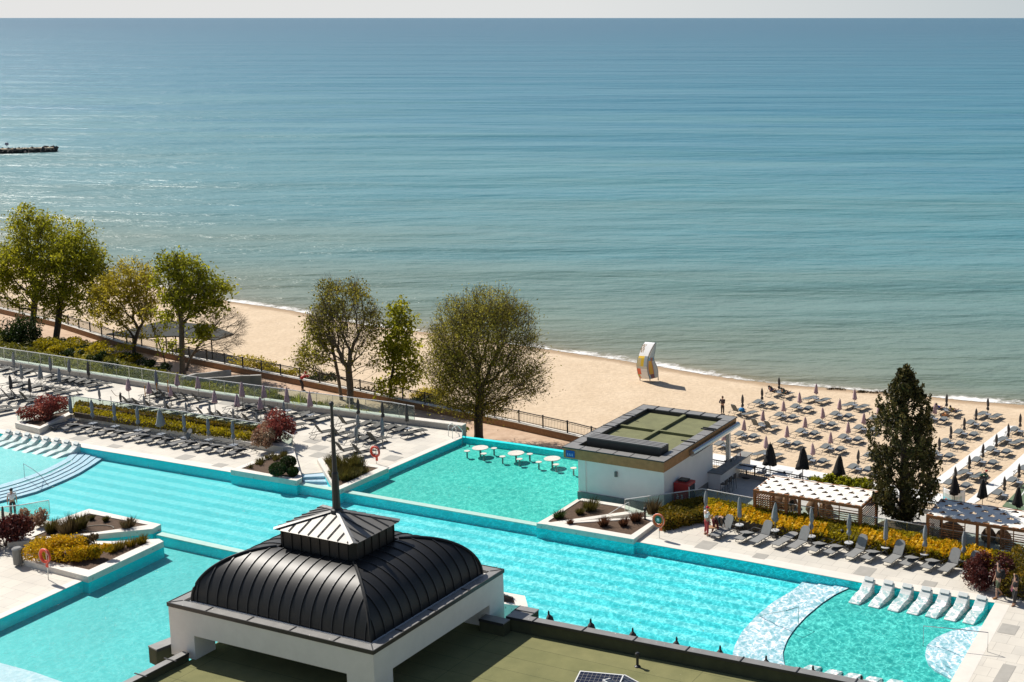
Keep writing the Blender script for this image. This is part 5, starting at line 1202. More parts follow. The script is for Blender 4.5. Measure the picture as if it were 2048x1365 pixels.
def lerp3(a, b, f): return tuple(a[i] + (b[i] - a[i]) * f for i in range(3))
def person(loc, rz, label, pose, top, bottom, hairc='hair', cap=None, shoes=None, scale=1.0, top_long=False, dress=False, legs_bare=False):
    """pose: joint overrides in local space (x forward, y left, z up)"""
    J = dict(pelvis=(0, 0, .94), waist=(0, 0, 1.10), chest=(0, 0, 1.30), neck=(.01, 0, 1.47), head=(.03, 0, 1.56), crown=(.03, 0, 1.69),
             hipL=(0, .09, .90), kneeL=(.03, .10, .50), ankL=(0, .10, .09), toeL=(.15, .11, .035), hipR=(0, -.09, .90), kneeR=(.03, -.10, .50), ankR=(0, -.10, .09), toeR=(.15, -.11, .035),
             shL=(0, .18, 1.40), elL=(-.02, .24, 1.12), wrL=(.06, .24, .87), shR=(0, -.18, 1.40), elR=(-.02, -.24, 1.12), wrR=(.06, -.24, .87))
    J.update(pose); J = {k: tuple(c * scale for c in v) for k, v in J.items()}
    o = empty('person', loc, rz, label, 'person')
    s = scale
    body = {k: (J[k], r * s) for k, r in dict(pelvis=.12, waist=.11, chest=.125, neck=.052, head=.085, crown=.062, hipL=.085, kneeL=.055, ankL=.036, toeL=.03, hipR=.085, kneeR=.055, ankR=.036, toeR=.03, shL=.055, elL=.040, wrL=.027, shR=.055, elR=.040, wrR=.027).items()}
    E = [('pelvis', 'waist'), ('waist', 'chest'), ('chest', 'neck'), ('neck', 'head'), ('head', 'crown')]
    for q in 'LR':
        E += [('pelvis', 'hip' + q), ('hip' + q, 'knee' + q), ('knee' + q, 'ank' + q), ('ank' + q, 'toe' + q), ('chest', 'sh' + q), ('sh' + q, 'el' + q), ('el' + q, 'wr' + q)]
        w, e = Vector(J['wr' + q]), Vector(J['el' + q]); d_ = (w - e).normalized(); sd = d_.cross(Vector((.3, 1, .2))).normalized()
        body['palm' + q] = (tuple(w + d_ * .07 * s), .026 * s); E.append(('wr' + q, 'palm' + q))
        for k, (off_, ln) in enumerate(((-.030, .060), (-.011, .075), (.010, .080), (.030, .070))):
            a = w + d_ * .10 * s + sd * off_ * s; b = a + d_ * ln * s + d_.cross(sd) * .02 * s
            body['f%s%d' % (q, k)] = (tuple(a), .010 * s); body['g%s%d' % (q, k)] = (tuple(b), .008 * s); E += [('palm' + q, 'f%s%d' % (q, k)), ('f%s%d' % (q, k), 'g%s%d' % (q, k))]
        t0 = w + d_ * .05 * s - sd * .045 * s; body['t' + q] = (tuple(t0), .011 * s); body['u' + q] = (tuple(t0 + d_ * .045 * s - sd * .012 * s), .009 * s); E += [('palm' + q, 't' + q), ('t' + q, 'u' + q)]
    skinmesh('body', body, E, M['skin'], o, 1, 'pelvis')
    # face: nose, eyes, mouth, ears
    h, cr = Vector(J['head']), Vector(J['crown']); up = (cr - h).normalized(); fw = Vector((1, 0, 0)); fw = (fw - up * fw.dot(up)).normalized(); lf = up.cross(fw)
    fc = MB()
    for sy in (-1, 1): fc.box(h + up * .055 * s + fw * .083 * s + lf * sy * .032 * s, (.008 * s, .022 * s, .012 * s))
    fc.box(h + up * -.01 * s + fw * .088 * s, (.008 * s, .045 * s, .010 * s)); fc.build('eyes_mouth', M['hair'], o)
    nz = MB(); nz.lathe([(.012 * s, -.02 * s), (.016 * s, 0), (.006 * s, .035 * s)], 6, h + up * .03 * s + fw * .090 * s)
    for sy in (-1, 1): nz.box(h + up * .04 * s + lf * sy * .088 * s, (.035 * s, .014 * s, .05 * s))
    nz.build('nose_ears', M['skin'], o)
    # hair or cap
    def dome_cap(name, m, r, drop, back=0.0):
        mb = MB(); n = 12; c = h.lerp(cr, .55) - fw * .012 * s; vs = []
        rings = [(1.0, -drop), (1.03, 0.0), (.93, .045), (.68, .085), (.3, .108)]
        for k_, z in rings:
            for i in range(n): a = 2 * math.pi * i / n; vs.append(c + (fw * math.cos(a) + lf * math.sin(a) * .88) * r * k_ * s + up * (z + (.035 if (k_ == 1.0 and math.cos(a) > .4) else 0)) * s)
        mb.add(vs, [(j * n + i, j * n + (i + 1) % n, (j + 1) * n + (i + 1) % n, (j + 1) * n + i) for j in range(len(rings) - 1) for i in range(n)] + [tuple(range((len(rings) - 1) * n, len(rings) * n))])
        return mb.build(name, m, o, smooth=True)
    if cap: 
        cp = dome_cap('cap', cap, .098, .02); br_ = MB(); c = h.lerp(cr, .5) + fw * .13 * s; br_.box(c, (.10 * s, .13 * s, .014 * s)); br_.build('peak', cap, cp)
    else: dome_cap('hair', M[hairc] if isinstance(hairc, str) else hairc, .098, .055)
    if dress == 'hair_long': pass
    # top
    f = 1.0 if top_long else .55
    T = dict(wst=(lerp3(J['waist'], J['pelvis'], .55), .142 * s), waist=(J['waist'], .136 * s), chest=(J['chest'], .150 * s), nk=(lerp3(J['chest'], J['neck'], .78), .062 * s))
    ET = [('wst', 'waist'), ('waist', 'chest'), ('chest', 'nk')]
    for q in 'LR':
        T['sh' + q] = (J['sh' + q], .075 * s); T['el' + q] = (lerp3(J['sh' + q], J['el' + q], f), .062 * s); ET += [('chest', 'sh' + q), ('sh' + q, 'el' + q)]
        if top_long: T['wr' + q] = (lerp3(J['el' + q], J['wr' + q], .95), .042 * s); ET.append(('el' + q, 'wr' + q))
    skinmesh('shirt', T, ET, top, o, 1, 'chest')
    # bottom: trousers, shorts or a wide trouser/dress
    Bm = dict(pel=(J['pelvis'], .140 * s), wst=(lerp3(J['pelvis'], J['waist'], .35), .134 * s)); EB = [('pel', 'wst')]
    for q in 'LR':
        k = J['knee' + q]
        Bm['hip' + q] = (J['hip' + q], .105 * s); EB.append(('pel', 'hip' + q))
        if bottom[1] == 'shorts': Bm['k' + q] = (lerp3(J['hip' + q], k, .92), .100 * s); EB.append(('hip' + q, 'k' + q))
        else:
            wide = .02 if bottom[1] == 'wide' else 0
            Bm['k' + q] = (k, (.075 + wide) * s); Bm['a' + q] = (lerp3(k, J['ank' + q], .88), (.062 + wide * 1.8) * s); EB += [('hip' + q, 'k' + q), ('k' + q, 'a' + q)]
    skinmesh('shorts' if bottom[1] == 'shorts' else 'trousers', Bm, EB, bottom[0], o, 1, 'pel')
    if shoes:
        for q in 'LR':
            a, b = Vector(J['ank' + q]), Vector(J['toe' + q]); mb = MB(); dd = Vector((b.x - a.x, b.y - a.y, 0)); dd = dd.normalized() if dd.length > .01 else Vector((1, 0, 0))
            mb.tube([a - dd * .05 * s + Vector((0, 0, -.035 * s)), a + dd * .05 * s + Vector((0, 0, -.03 * s)), b + dd * .04 * s], [.045 * s, .05 * s, .038 * s], 8); mb.build('shoe', shoes, o, smooth=True)
    return o
c_ = colmat
# lifeguard standing with his back half turned, looking down at a phone, weight on both legs
person(at(1413, 1071), R(35), 'person in white shirt, red trousers and red cap standing by the grey parasol', dict(kneeL=(.05, .13, .5), ankL=(0, .17, .09), toeL=(.14, .2, .035), kneeR=(.0, -.12, .5), ankR=(-.04, -.16, .09), toeR=(.1, -.18, .035), head=(.07, 0, 1.555), crown=(.10, 0, 1.68), elL=(.08, .23, 1.14), wrL=(.30, .08, 1.10), elR=(.08, -.23, 1.14), wrR=(.30, -.06, 1.12)),
       c_('shirt_white', (.80, .80, .82)), (c_('trousers_red', (.42, .055, .06)), 'long'), cap=c_('cap_red', (.55, .02, .03)), shoes=M['skin'])
# second figure bending over the lounger
person(at(1431, 1067), R(-35), 'person in dark jacket and dark red trousers bending over beside the white shirted man', dict(pelvis=(-.10, 0, .86), waist=(.06, 0, .97), chest=(.27, 0, 1.03), neck=(.44, 0, 1.04), head=(.52, 0, 1.02), crown=(.64, 0, 1.0), hipL=(-.10, .09, .83), hipR=(-.10, -.09, .83), kneeL=(.06, .12, .48), kneeR=(-.02, -.12, .46), ankL=(.10, .12, .09), toeL=(.26, .12, .035), ankR=(-.16, -.12, .09), toeR=(-.02, -.13, .035), shL=(.34, .17, 1.0), shR=(.34, -.17, 1.0), elL=(.40, .22, .76), elR=(.42, -.2, .76), wrL=(.52, .15, .58), wrR=(.52, -.12, .58)),
       c_('jacket_black', (.018, .016, .018)), (c_('trousers_darkred', (.16, .022, .025)), 'long'), top_long=True, shoes=M['frame_dark'])
bt = MB(); bt.box((0, 0, .40), (.55, .45, .04)); o = bt.build('wooden_stool', c_('stool_wood', (.36, .20, .10))); o.location = at(1424, 1068)
lgm = MB()
for sx in (-1, 1):
    for sy in (-1, 1): lgm.tube([(sx * .22, sy * .18, .39), (sx * .24, sy * .19, 0)], .02, 5)
tag(o, 'small wooden stool between the white shirted and the dark person', 'stool'); lgm.build('legs', M['frame_dark'], o)
# couple walking at the right edge
m1 = person(at(1996, 1196), R(200), 'person in black shirt, green shorts and rucksack walking with a hand on the head', dict(kneeL=(.16, .10, .50), ankL=(.16, .10, .09), toeL=(.31, .10, .035), kneeR=(.0, -.10, .50), ankR=(-.28, -.10, .14), toeR=(-.16, -.11, .04), elL=(.22, .30, 1.52), wrL=(.13, .10, 1.72), elR=(.0, -.25, 1.12), wrR=(.10, -.24, .9)),
       c_('shirt_black', (.012, .012, .014)), (c_('shorts_green', (.085, .10, .055)), 'shorts'), shoes=c_('shoe_tan', (.45, .22, .08)), scale=1.03)
bp_ = MB(); bp_.lathe([(.02, 1.0), (.14, 1.02), (.16, 1.15), (.15, 1.35), (.10, 1.46), (.02, 1.48)], 12, (-.20, 0, 0)); tag(bp_.build('rucksack', c_('bag_black', (.01, .01, .012)), m1, smooth=True))
m2 = person(at(2029, 1211), R(205), 'person with long dark hair in dark wide trousers carrying a pink bag', dict(kneeL=(.08, .09, .50), ankL=(.08, .09, .09), toeL=(.22, .09, .035), kneeR=(.0, -.09, .50), ankR=(-.12, -.09, .10), toeR=(.02, -.10, .035), elL=(.20, .26, 1.50), wrL=(.12, .08, 1.70), elR=(-.08, -.30, 1.16), wrR=(-.02, -.34, .92)),
       c_('top_black', (.015, .012, .014)), (c_('trousers_charcoal', (.035, .032, .032)), 'wide'), scale=.93, shoes=c_('sandal', (.35, .18, .10)))
hm = MB(); hm.lathe([(.03, 1.02), (.10, 1.10), (.115, 1.32), (.095, 1.50), (.03, 1.60)], 10, (-.07, 0, 0)); hm.build('long_hair', M['hair'], m2, smooth=True)
bg = MB(); bg.lathe([(.03, .56), (.13, .60), (.15, .8), (.10, .95), (.02, 1.0)], 10, (-.16, -.33, 0)); o = bg.build('shoulder_bag', c_('bag_pink', (.62, .16, .32)), None, smooth=True); o.location = m2.location; o.rotation_euler = m2.rotation_euler; tag(o, 'pink shoulder bag hanging at the side of the long haired woman', 'bag')
# red jacket leaning on the promenade railing
person(at(605, 782, ZP), R(42), 'person in red jacket and dark trousers leaning on the promenade railing', dict(pelvis=(-.10, 0, .93), waist=(-.02, 0, 1.08), chest=(.14, 0, 1.24), neck=(.27, 0, 1.36), head=(.33, 0, 1.42), crown=(.40, 0, 1.53), hipL=(-.10, .09, .90), hipR=(-.10, -.09, .90), shL=(.20, .18, 1.28), shR=(.20, -.18, 1.28), elL=(.46, .22, 1.16), elR=(.46, -.22, 1.16), wrL=(.62, .05, 1.20), wrR=(.62, -.05, 1.22)),
       c_('jacket_red', (.42, .012, .018)), (c_('jeans_dark', (.02, .022, .03)), 'long'), top_long=True, hairc=c_('cap_red', (.55, .02, .03)), shoes=M['frame_dark'], scale=1.08)
# man in a white shirt at the left edge of the island
person(at(27, 1033), R(120), 'person in white shirt with short dark hair behind the left red bush', dict(), c_('shirt_white', (.8, .8, .82)), (c_('trousers_charcoal', (.035, .032, .032)), 'long'), shoes=M['frame_dark'])
# dark figure under the first pergola
person(at(1583, 1029, ZT), R(-70), 'person in black top and dark shorts standing inside the left pergola', dict(elL=(.05, .34, 1.22), wrL=(.16, .50, 1.08)), c_('shirt_black', (.012, .012, .014)), (c_('shorts_dark', (.03, .032, .026)), 'shorts'), shoes=c_('shoe_white', (.7, .7, .68)))
# standing man on the beach in front of the bar roof corner
person(at(1445, 830, ZB), R(60), 'person in dark clothes standing on the sand behind the bar roof', dict(elL=(-.12, .27, 1.12), wrL=(.02, .16, 1.05), elR=(-.1, -.26, 1.14), wrR=(.05, -.16, 1.08)), c_('jacket_plum', (.045, .03, .035)), (c_('trousers_plum', (.035, .026, .028)), 'long'), top_long=True, shoes=M['frame_dark'], hairc=c_('hair_brown', (.10, .05, .03)))
# person sitting on the end of a lounger, green top, red hair
person(at(1964, 967, ZB), R(-15), 'person in green top with red hair crouched on a lounger', dict(pelvis=(-.15, 0, .44), waist=(-.10, 0, .60), chest=(.06, 0, .78), neck=(.20, 0, .90), head=(.27, 0, .95), crown=(.36, 0, 1.05), hipL=(-.12, .09, .44), hipR=(-.12, -.09, .44), kneeL=(.30, .12, .50), kneeR=(.30, -.10, .50), ankL=(.28, .12, .09), ankR=(.30, -.10, .09), toeL=(.43, .12, .035), toeR=(.45, -.10, .035), shL=(.10, .18, .85), shR=(.10, -.18, .85), elL=(.30, .22, .66), elR=(.30, -.22, .66), wrL=(.48, .12, .58), wrR=(.48, -.1, .60)),
       c_('top_green', (.01, .075, .055)), (c_('trousers_charcoal', (.035, .032, .032)), 'long'), hairc=c_('hair_red', (.36, .035, .02)), shoes=M['frame_dark'], top_long=True)
# sunbathers reclining on the loungers near the water
def recliner(px, label, topc, botc, hc='hair', cap=None):
    o = person(at(*px, ZB) + bd * .0, R(52), label, dict(pelvis=(-.22, 0, .46), waist=(-.34, 0, .56), chest=(-.48, 0, .72), neck=(-.58, 0, .86), head=(-.62, 0, .94), crown=(-.68, 0, 1.06), hipL=(-.2, .09, .44), hipR=(-.2, -.09, .44), kneeL=(.22, .11, .60), kneeR=(.25, -.09, .46), ankL=(.55, .12, .44), ankR=(.66, -.10, .42), toeL=(.62, .12, .55), toeR=(.72, -.10, .54), shL=(-.5, .18, .78), shR=(-.5, -.18, .78), elL=(-.32, .27, .58), elR=(-.3, -.27, .58), wrL=(-.1, .2, .56), wrR=(-.08, -.18, .56)), topc, botc, hairc=hc, cap=cap)
    return o
u0 = at(1558, 793, ZB)
def ppx(v): return pix(v)
recliner(ppx(u0 - bs * .62), 'person in dark blue reclining on the left lounger nearest the water', c_('swim_navy', (.02, .03, .12)), (c_('jeans_dark', (.02, .022, .03)), 'shorts'))
recliner(ppx(u0 + bs * .72), 'person in dark teal reclining on the right lounger nearest the water', c_('swim_teal', (.015, .07, .09)), (c_('jeans_dark', (.02, .022, .03)), 'long'))
u1 = at(1892.5, 829, ZB)
recliner(ppx(u1 - bs * .62), 'person in bright blue reclining on a lounger right of the cypress', c_('swim_blue', (.03, .06, .42)), (c_('jeans_dark', (.02, .022, .03)), 'shorts'))
recliner(ppx(u1 + bs * .72), 'person in yellow top reclining on a lounger right of the cypress', c_('swim_yellow', (.42, .30, .03)), (c_('swim_navy', (.02, .03, .12)), 'shorts'))
b_ = MB(); b_.lathe([(.05, 0), (.28, .02), (.32, .14), (.2, .24), (.04, .26)], 12); o = b_.build('beach_bag', c_('bag_orange', (.62, .27, .10)), smooth=True); o.location = at(1890, 832, ZB); tag(o, 'orange beach bag on the sand between two occupied loungers', 'bag')
b_ = MB(); b_.lathe([(.05, .0), (.24, .02), (.27, .12), (.22, .26), (.04, .30)], 12); o = b_.build('beach_bag', c_('bag_blue', (.02, .20, .45)), smooth=True); o.location = at(1485, 831, ZB) + Vector((-.1, 0, .44)) - bd * .1 + bs * .12; tag(o, 'bright blue bag on the table under the leftmost dark parasol', 'bag')
# ------------------------------------------------------------------ printed beach signs, jetty, canopy
def sheet_panel(name, A, B, nj, colour, parent, thick=.04, origin=Vector()):
    n = len(A); mb = MB(); vs = []; fs = []; cols = []
    for i in range(n):
        for j in range(nj + 1): vs.append(A[i].lerp(B[i], j / nj) - origin)
    for i in range(n - 1):
        for j in range(nj): fs.append((i * (nj + 1) + j, i * (nj + 1) + j + 1, (i + 1) * (nj + 1) + j + 1, (i + 1) * (nj + 1) + j)); cols.append((*colour(j / nj + .5 / nj, (i + .5) / (n - 1)), 1))
    mb.add(vs, fs); mb.c = cols; o = mb.build(name, M['print'], parent, smooth=True); s_ = o.modifiers.new('thick', 'SOLIDIFY'); s_.thickness = thick; s_.offset = 0; return o
def curve_px(pts, Y, n=30):
    v = [Vector((a, b, 0)) for a, b in pts]
    # smooth resample
    r_ = [interp(v, i / (n - 1)) for i in range(n)]
    for _ in range(3): r_ = [r_[0]] + [(r_[i - 1] + r_[i] * 2 + r_[i + 1]) / 4 for i in range(1, n - 1)] + [r_[-1]]
    return [atY(p.x, p.y, Y) for p in r_]
Z_ = lambda a, b: (1240 + a / 9.75, 660 + b / 9.75)
yb = at(1300, 765, ZB).y
tw = empty('beach_tower_sign', at(1300, 764, ZB), 0, 'tall curved sail shaped tower with printed panels standing alone on the sand', 'beach tower')
Lp = curve_px([Z_(390, 945), Z_(350, 870), Z_(326, 700), Z_(345, 560), Z_(395, 420), Z_(430, 320), Z_(490, 240)], yb + .75, 34)
Cp = curve_px([Z_(585, 965), Z_(553, 880), Z_(532, 760), Z_(540, 640), Z_(552, 540), Z_(590, 430), Z_(690, 255)], yb - .55, 34)
Rp = curve_px([Z_(745, 925), Z_(740, 800), Z_(712, 690), Z_(660, 600), Z_(665, 500), Z_(690, 360), Z_(703, 250)], yb + .75, 34)
def colL(s_, t_):
    if t_ > .62: return (.80, .82, .84) if not (s_ < .35 and .70 < t_ < .95 and (s_ + t_) % .2 < .13) else (.36, .28, .20)
    if t_ > .34:
        if s_ < .08: return (.42, .40, .22)
        if s_ < .62: return (.80, .55, .06) if t_ > .56 else ((.50, .34, .0) if s_ > .34 else (.42, .36, .20))
        return (.24, .30, .36)
    if t_ > .27: return (.42, .40, .34)
    if s_ < .36 and t_ > .12: return (.72, .10, .02)
    if s_ < .25: return (.62, .22, .12) if t_ < .05 else (.45, .42, .10)
    return (.62, .60, .58) if int(t_ * 60) % 2 else (.70, .69, .67)
def colR(s_, t_):
    if t_ > .58: return (.26, .36, .44) if s_ > .15 else (.55, .6, .64)
    if t_ > .47: return (.10, .26, .42) if s_ < .3 or s_ > .75 else (.28, .10, .07)
    if .12 < s_ < .62 and t_ > .13: return (.66, .36, .02) if .2 < s_ < .5 else (.58, .16, .02)
    if .15 < s_ < .55: return (.22, .05, .04)
    return (.50, .50, .46) if s_ > .7 else (.32, .40, .42)
og = tw.location.copy()
sheet_panel('left_panel', Lp, Cp, 14, colL, tw, origin=og); sheet_panel('right_panel', Cp, Rp, 12, colR, tw, origin=og)
bk = MB(); n = len(Lp); bk.add([v - og for v in Lp] + [v - og for v in Rp], [(i, i + 1, n + i + 1, n + i) for i in range(n - 1)]); bk.build('back_panel', c_('sail_back', (.55, .58, .60)), tw)
for P_ in (Lp, Cp, Rp):
    a = MB(); foot_ = Vector((P_[0].x, P_[0].y, ZB)); a.tube([foot_ - og, P_[0] - og], .045, 6); a.tube([v - og for v in P_], .035, 5); a.build('leg', M['frame_grey'], tw)
# low curved banner at the end of the walkway
A0, A1 = at(1886, 1003, ZB), at(1929, 1009, ZB); bn = empty('banner', A0, 0, 'curved blue and white printed banner at the end of the sand walkway', 'banner')
hB = hgt((1886, 1003), 975, ZB); na, nb_ = [], []
for i in range(13):
    f = i / 12; p_ = A0.lerp(A1, f) + Vector((0, -.7 * math.sin(math.pi * f), 0)); na.append(p_); nb_.append(p_ + Vector((0, 0, hB)))
def colB(s_, t_):
    s_, t_ = t_, s_
    if s_ > .86: return (.72, .73, .73)
    if t_ < .42 and s_ < .58: return (.60, .15, .13) if (.10 < s_ < .2 and .16 < t_ < .34) else ((.60, .64, .66) if (.24 < s_ < .5 and .18 < t_ < .32 and int(s_ * 40) % 2) else (.16, .46, .54))
    if t_ < .52 and s_ >= .58: return (.50, .63, .65) if int(t_ * 30) % 2 else (.22, .50, .55)
    return (.42, .50, .47) if t_ < .66 else (.66, .68, .68)
sheet_panel('banner_sheet', na, nb_, 12, colB, bn, .02, A0)
for k in (0, 4, 8, 12): a = MB(); a.tube([na[k] - A0, nb_[k] - A0 + Vector((0, 0, .12))], .03, 6); a.build('banner_pole', M['white_metal'], bn)
# rock jetty far left
ja, jb = at(113, 303, ZS), at(-160, 312, ZS)
jt = MB(); nj = 60; top_ = MB()
jd = (jb - ja).normalized(); jn = Vector((-jd.y, jd.x, 0)); jl = (jb - ja).length
rng = random.Random(3)
for k in range(420):
    u = rng.random() * jl; w__ = rng.uniform(-2.2, 2.2); zz = rng.uniform(-.3, .75) if abs(w__) > 1.1 else rng.uniform(.3, .8)
    c = ja + jd * u + jn * w__; s_ = rng.uniform(.4, 1.15)
    jt.box((c.x, c.y, ZS + zz), (s_, s_ * rng.uniform(.7, 1.2), s_ * rng.uniform(.6, 1)), 0, Matrix.Rotation(rng.uniform(0, 3), 3, Vector((rng.random(), rng.random(), rng.random())).normalized()))
jo = jt.build('rock_jetty', M['rock']); tag(jo, 'dark rock jetty with a pale flat top reaching into the sea at far left', 'jetty')
q = [ja + jd * 1.0 + jn * 1.5, jb + jn * 1.7, jb - jn * 1.7, ja + jd * 1.0 - jn * 1.5, ja + jd * .3]
top_.prism([(v.x, v.y) for v in q], ZS + .2, ZS + 1.12); top_.build('jetty_top', M['rock_top'], jo)
o = empty('jetty_sign', at(14, 294, ZS + 1.25), 0, 'small square sign on the jetty at far left', 'sign'); a = MB(); a.box((0, 0, .75), (.9, .12, .7)); a.build('sign_board', c_('sign_lilac', (.30, .26, .34)), o); a = MB(); a.tube([(0, 0, 0), (0, 0, .5)], .06, 6); a.build('post', M['frame_dark'], o)
# flat shade canopy on the beach under the trees
cz = -3.3
cpx = [(212, 668), (255, 660), (330, 640), (425, 652), (468, 668), (432, 680), (350, 672), (272, 676)]
cpts = ats(cpx, cz); o = empty('shade_canopy', cpts[0], 0, 'flat dark shade canopy on posts below the left trees on the beach', 'canopy')
a = MB(); a.prism([(v.x - cpts[0].x, v.y - cpts[0].y) for v in cpts], -.12, .0); a.build('roof', c_('canopy_dark', (.035, .038, .034), .95), o)
for px in ((265, 668), (350, 662), (422, 668), (330, 650)):
    v = at(*px, cz); a = MB(); a.tube([(v.x - cpts[0].x, v.y - cpts[0].y, -.12), (v.x - cpts[0].x, v.y - cpts[0].y, ZB - cz)], .07, 6); a.build('post', M['bark'], o)
# ------------------------------------------------------------------ foliage
def leafcloud(name, P, size, m, parent=None, tint=None, up=0.25, aspect=1.6, origin=None):
    """P: (n,3) array of leaf centres; quads with random orientation, colour picked by 'tint'"""
    P = np.asarray(P, dtype=np.float64); n = len(P)
    if origin is not None: P = P - np.asarray(origin)
    d = RNG.normal(size=(n, 3)); d[:, 2] = d[:, 2] * .8 + up; d /= np.linalg.norm(d, axis=1)[:, None]
    a = RNG.normal(size=(n, 3)); u = np.cross(d, a); u /= np.linalg.norm(u, axis=1)[:, None]; w = np.cross(d, u)
    s = size * RNG.uniform(.6, 1.35, n)[:, None]
    V = np.stack([P - u * s * aspect * .5, P + w * s * .5 * .8, P + u * s * aspect * .5, P - w * s * .5 * .8], 1).reshape(-1, 3)
    me = bpy.data.meshes.new(name); me.vertices.add(4 * n); me.vertices.foreach_set('co', V.ravel())
    me.loops.add(4 * n); me.polygons.add(n); me.loops.foreach_set('vertex_index', np.arange(4 * n, dtype=np.int32))
    me.polygons.foreach_set('loop_start', np.arange(0, 4 * n, 4, dtype=np.int32))
    if tint is None: tint = RNG.uniform(0, 1, n)
    t = np.clip(np.asarray(tint), 0, 1); c = np.repeat(np.stack([t, t, t, np.ones(n)], 1), 4, 0)
    ca = me.color_attributes.new('tint', 'FLOAT_COLOR', 'POINT'); ca.data.foreach_set('color', c.ravel())
    me.update(calc_edges=True); me.validate(); me.materials.append(m)
    o = bpy.data.objects.new(name, me); COL.objects.link(o)
    if parent is not None: o.parent = parent; KIDS.setdefault(parent.name, []).append(o)
    return o
M['leaf_spring'] = leafmat('spring_leaf', (.12, .125, .008), (.30, .30, .016), (.55, .50, .045), .60)
M['leaf_yellow'] = leafmat('yellow_spring_leaf', (.22, .18, .015), (.42, .34, .03), (.58, .47, .06), .58)
M['leaf_fresh'] = leafmat('fresh_leaf', (.13, .14, .010), (.29, .295, .016), (.50, .47, .04), .60)
M['leaf_olive'] = leafmat('olive_leaf', (.14, .125, .018), (.29, .26, .035), (.48, .41, .07), .55)
M['leaf_cypress'] = leafmat('cypress_leaf', (.022, .021, .006), (.075, .068, .019), (.21, .17, .048), .3)
M['leaf_hedge'] = leafmat('hedge_leaf', (.13, .11, .006), (.36, .29, .010), (.58, .45, .018), .45)
M['leaf_flower'] = leafmat('yellow_blossom', (.24, .19, .008), (.72, .43, .010), (.86, .56, .02), .35)
M['leaf_rust'] = leafmat('rust_hedge_leaf', (.08, .07, .008), (.19, .145, .012), (.34, .20, .02), .4)
M['leaf_red'] = leafmat('red_leaf', (.11, .022, .018), (.29, .062, .046), (.50, .18, .12), .38)
M['leaf_maroon'] = leafmat('maroon_leaf', (.045, .012, .012), (.12, .028, .022), (.20, .06, .03), .3)
M['leaf_cream'] = leafmat('cream_blossom', (.22, .11, .06), (.44, .27, .17), (.62, .50, .36), .3)
M['leaf_dark'] = leafmat('dark_green_leaf', (.014, .028, .006), (.035, .060, .010), (.075, .10, .018), .25)
M['leaf_grass'] = leafmat('slope_grass', (.09, .09, .010), (.22, .20, .02), (.38, .32, .045), .4)
M['leaf_dry'] = leafmat('dry_grass', (.05, .035, .018), (.11, .075, .032), (.20, .14, .06), .3)
M['leaf_redgrass'] = leafmat('red_grass', (.06, .025, .014), (.14, .055, .026), (.22, .10, .05), .3)
M['leaf_moss'] = leafmat('olive_brush', (.05, .045, .008), (.10, .085, .016), (.17, .14, .03), .3)
def blobpts(blobs, n, Y, shell=.55):
    """clump centres inside ellipsoids given as photo pixels (x,y,rx,ry,weight)"""
    W = np.array([b[2] * b[3] * (b[4] if len(b) > 4 else 1) for b in blobs], float); W /= W.sum(); out = []
    for k in RNG.choice(len(blobs), n, p=W):
        b = blobs[k]
        while True:
            q = RNG.uniform(-1, 1, 3); r = np.linalg.norm(q)
            if r < 1 and r > RNG.uniform(0, shell): break
        c = atY(b[0], b[1], Y); m_ = (c - Vector((0, 0, H))).length / F
        out.append(Vector((c.x + q[0] * b[2] * m_, c.y + q[1] * (b[2] * .9) * m_, c.z + q[2] * b[3] * m_)))
    return out
def grow(root, top, targets, r0, rmin, trunk_pts=None, fork=.28):
    """branch skeleton reaching every target; returns nodes, parents"""
    nodes = [Vector(p) for p in (trunk_pts or [root, root.lerp(top, .33), root.lerp(top, .66), top])]; par = [-1] + list(range(len(nodes) - 1))
    # subdivide trunk
    NN = [nodes[0]]; PP = [-1]
    for i in range(1, len(nodes)):
        for j in range(1, 4):
            NN.append(nodes[i - 1].lerp(nodes[i], j / 3)); PP.append(len(NN) - 2)
    nodes, par = NN, PP; ntr = len(nodes); plen = [0.0] * ntr
    for i in range(1, ntr): plen[i] = plen[i - 1] + (nodes[i] - nodes[i - 1]).length * .6
    start = root.z + (top.z - root.z) * fork
    for t in sorted(targets, key=lambda t: (t - top).length + (t - root).length * .3):
        best, bd_ = 0, 1e9
        for i, p in enumerate(nodes):
            if p.z < start: continue
            d_ = (t - p).length; dz = t.z - p.z
            pen = d_ * (1 + (2.2 if dz < -.15 * d_ else 0) + (.45 if dz < .2 * d_ else 0)) + .72 * plen[i]
            if pen < bd_: bd_, best = pen, i
        p = nodes[best]; L = (t - p).length; k = max(2, min(5, int(L / .5)))
        prev = best; pd = (nodes[best] - nodes[par[best]]).normalized() if par[best] >= 0 else Vector((0, 0, 1))
        ctrl = p.lerp(t, .45) + (pd * .35 + Vector((0, 0, .12))) * L * .30 + Vector(RNG.normal(size=3)) * L * .06
        for j in range(1, k + 1):
            f = j / k; q = p * (1 - f) ** 2 + ctrl * (2 * f * (1 - f)) + t * f * f
            plen.append(plen[prev] + (q - nodes[prev]).length); nodes.append(q); par.append(prev); prev = len(nodes) - 1
    kids = [0] * len(nodes); area = [0.0] * len(nodes)
    for i in range(len(nodes) - 1, -1, -1):
        if area[i] == 0: area[i] = rmin ** 2.3
        if par[i] >= 0: area[par[i]] += area[i]
    rad = [a ** (1 / 2.3) for a in area]; k = r0 / max(rad[0], 1e-6)
    # soften so that thin twigs stay thin while the trunk gets its girth
    rad = [max(rmin, r * (k if r > rad[0] * .5 else (1 + (k - 1) * r / (rad[0] * .5)))) for r in rad]
    return nodes, par, rad
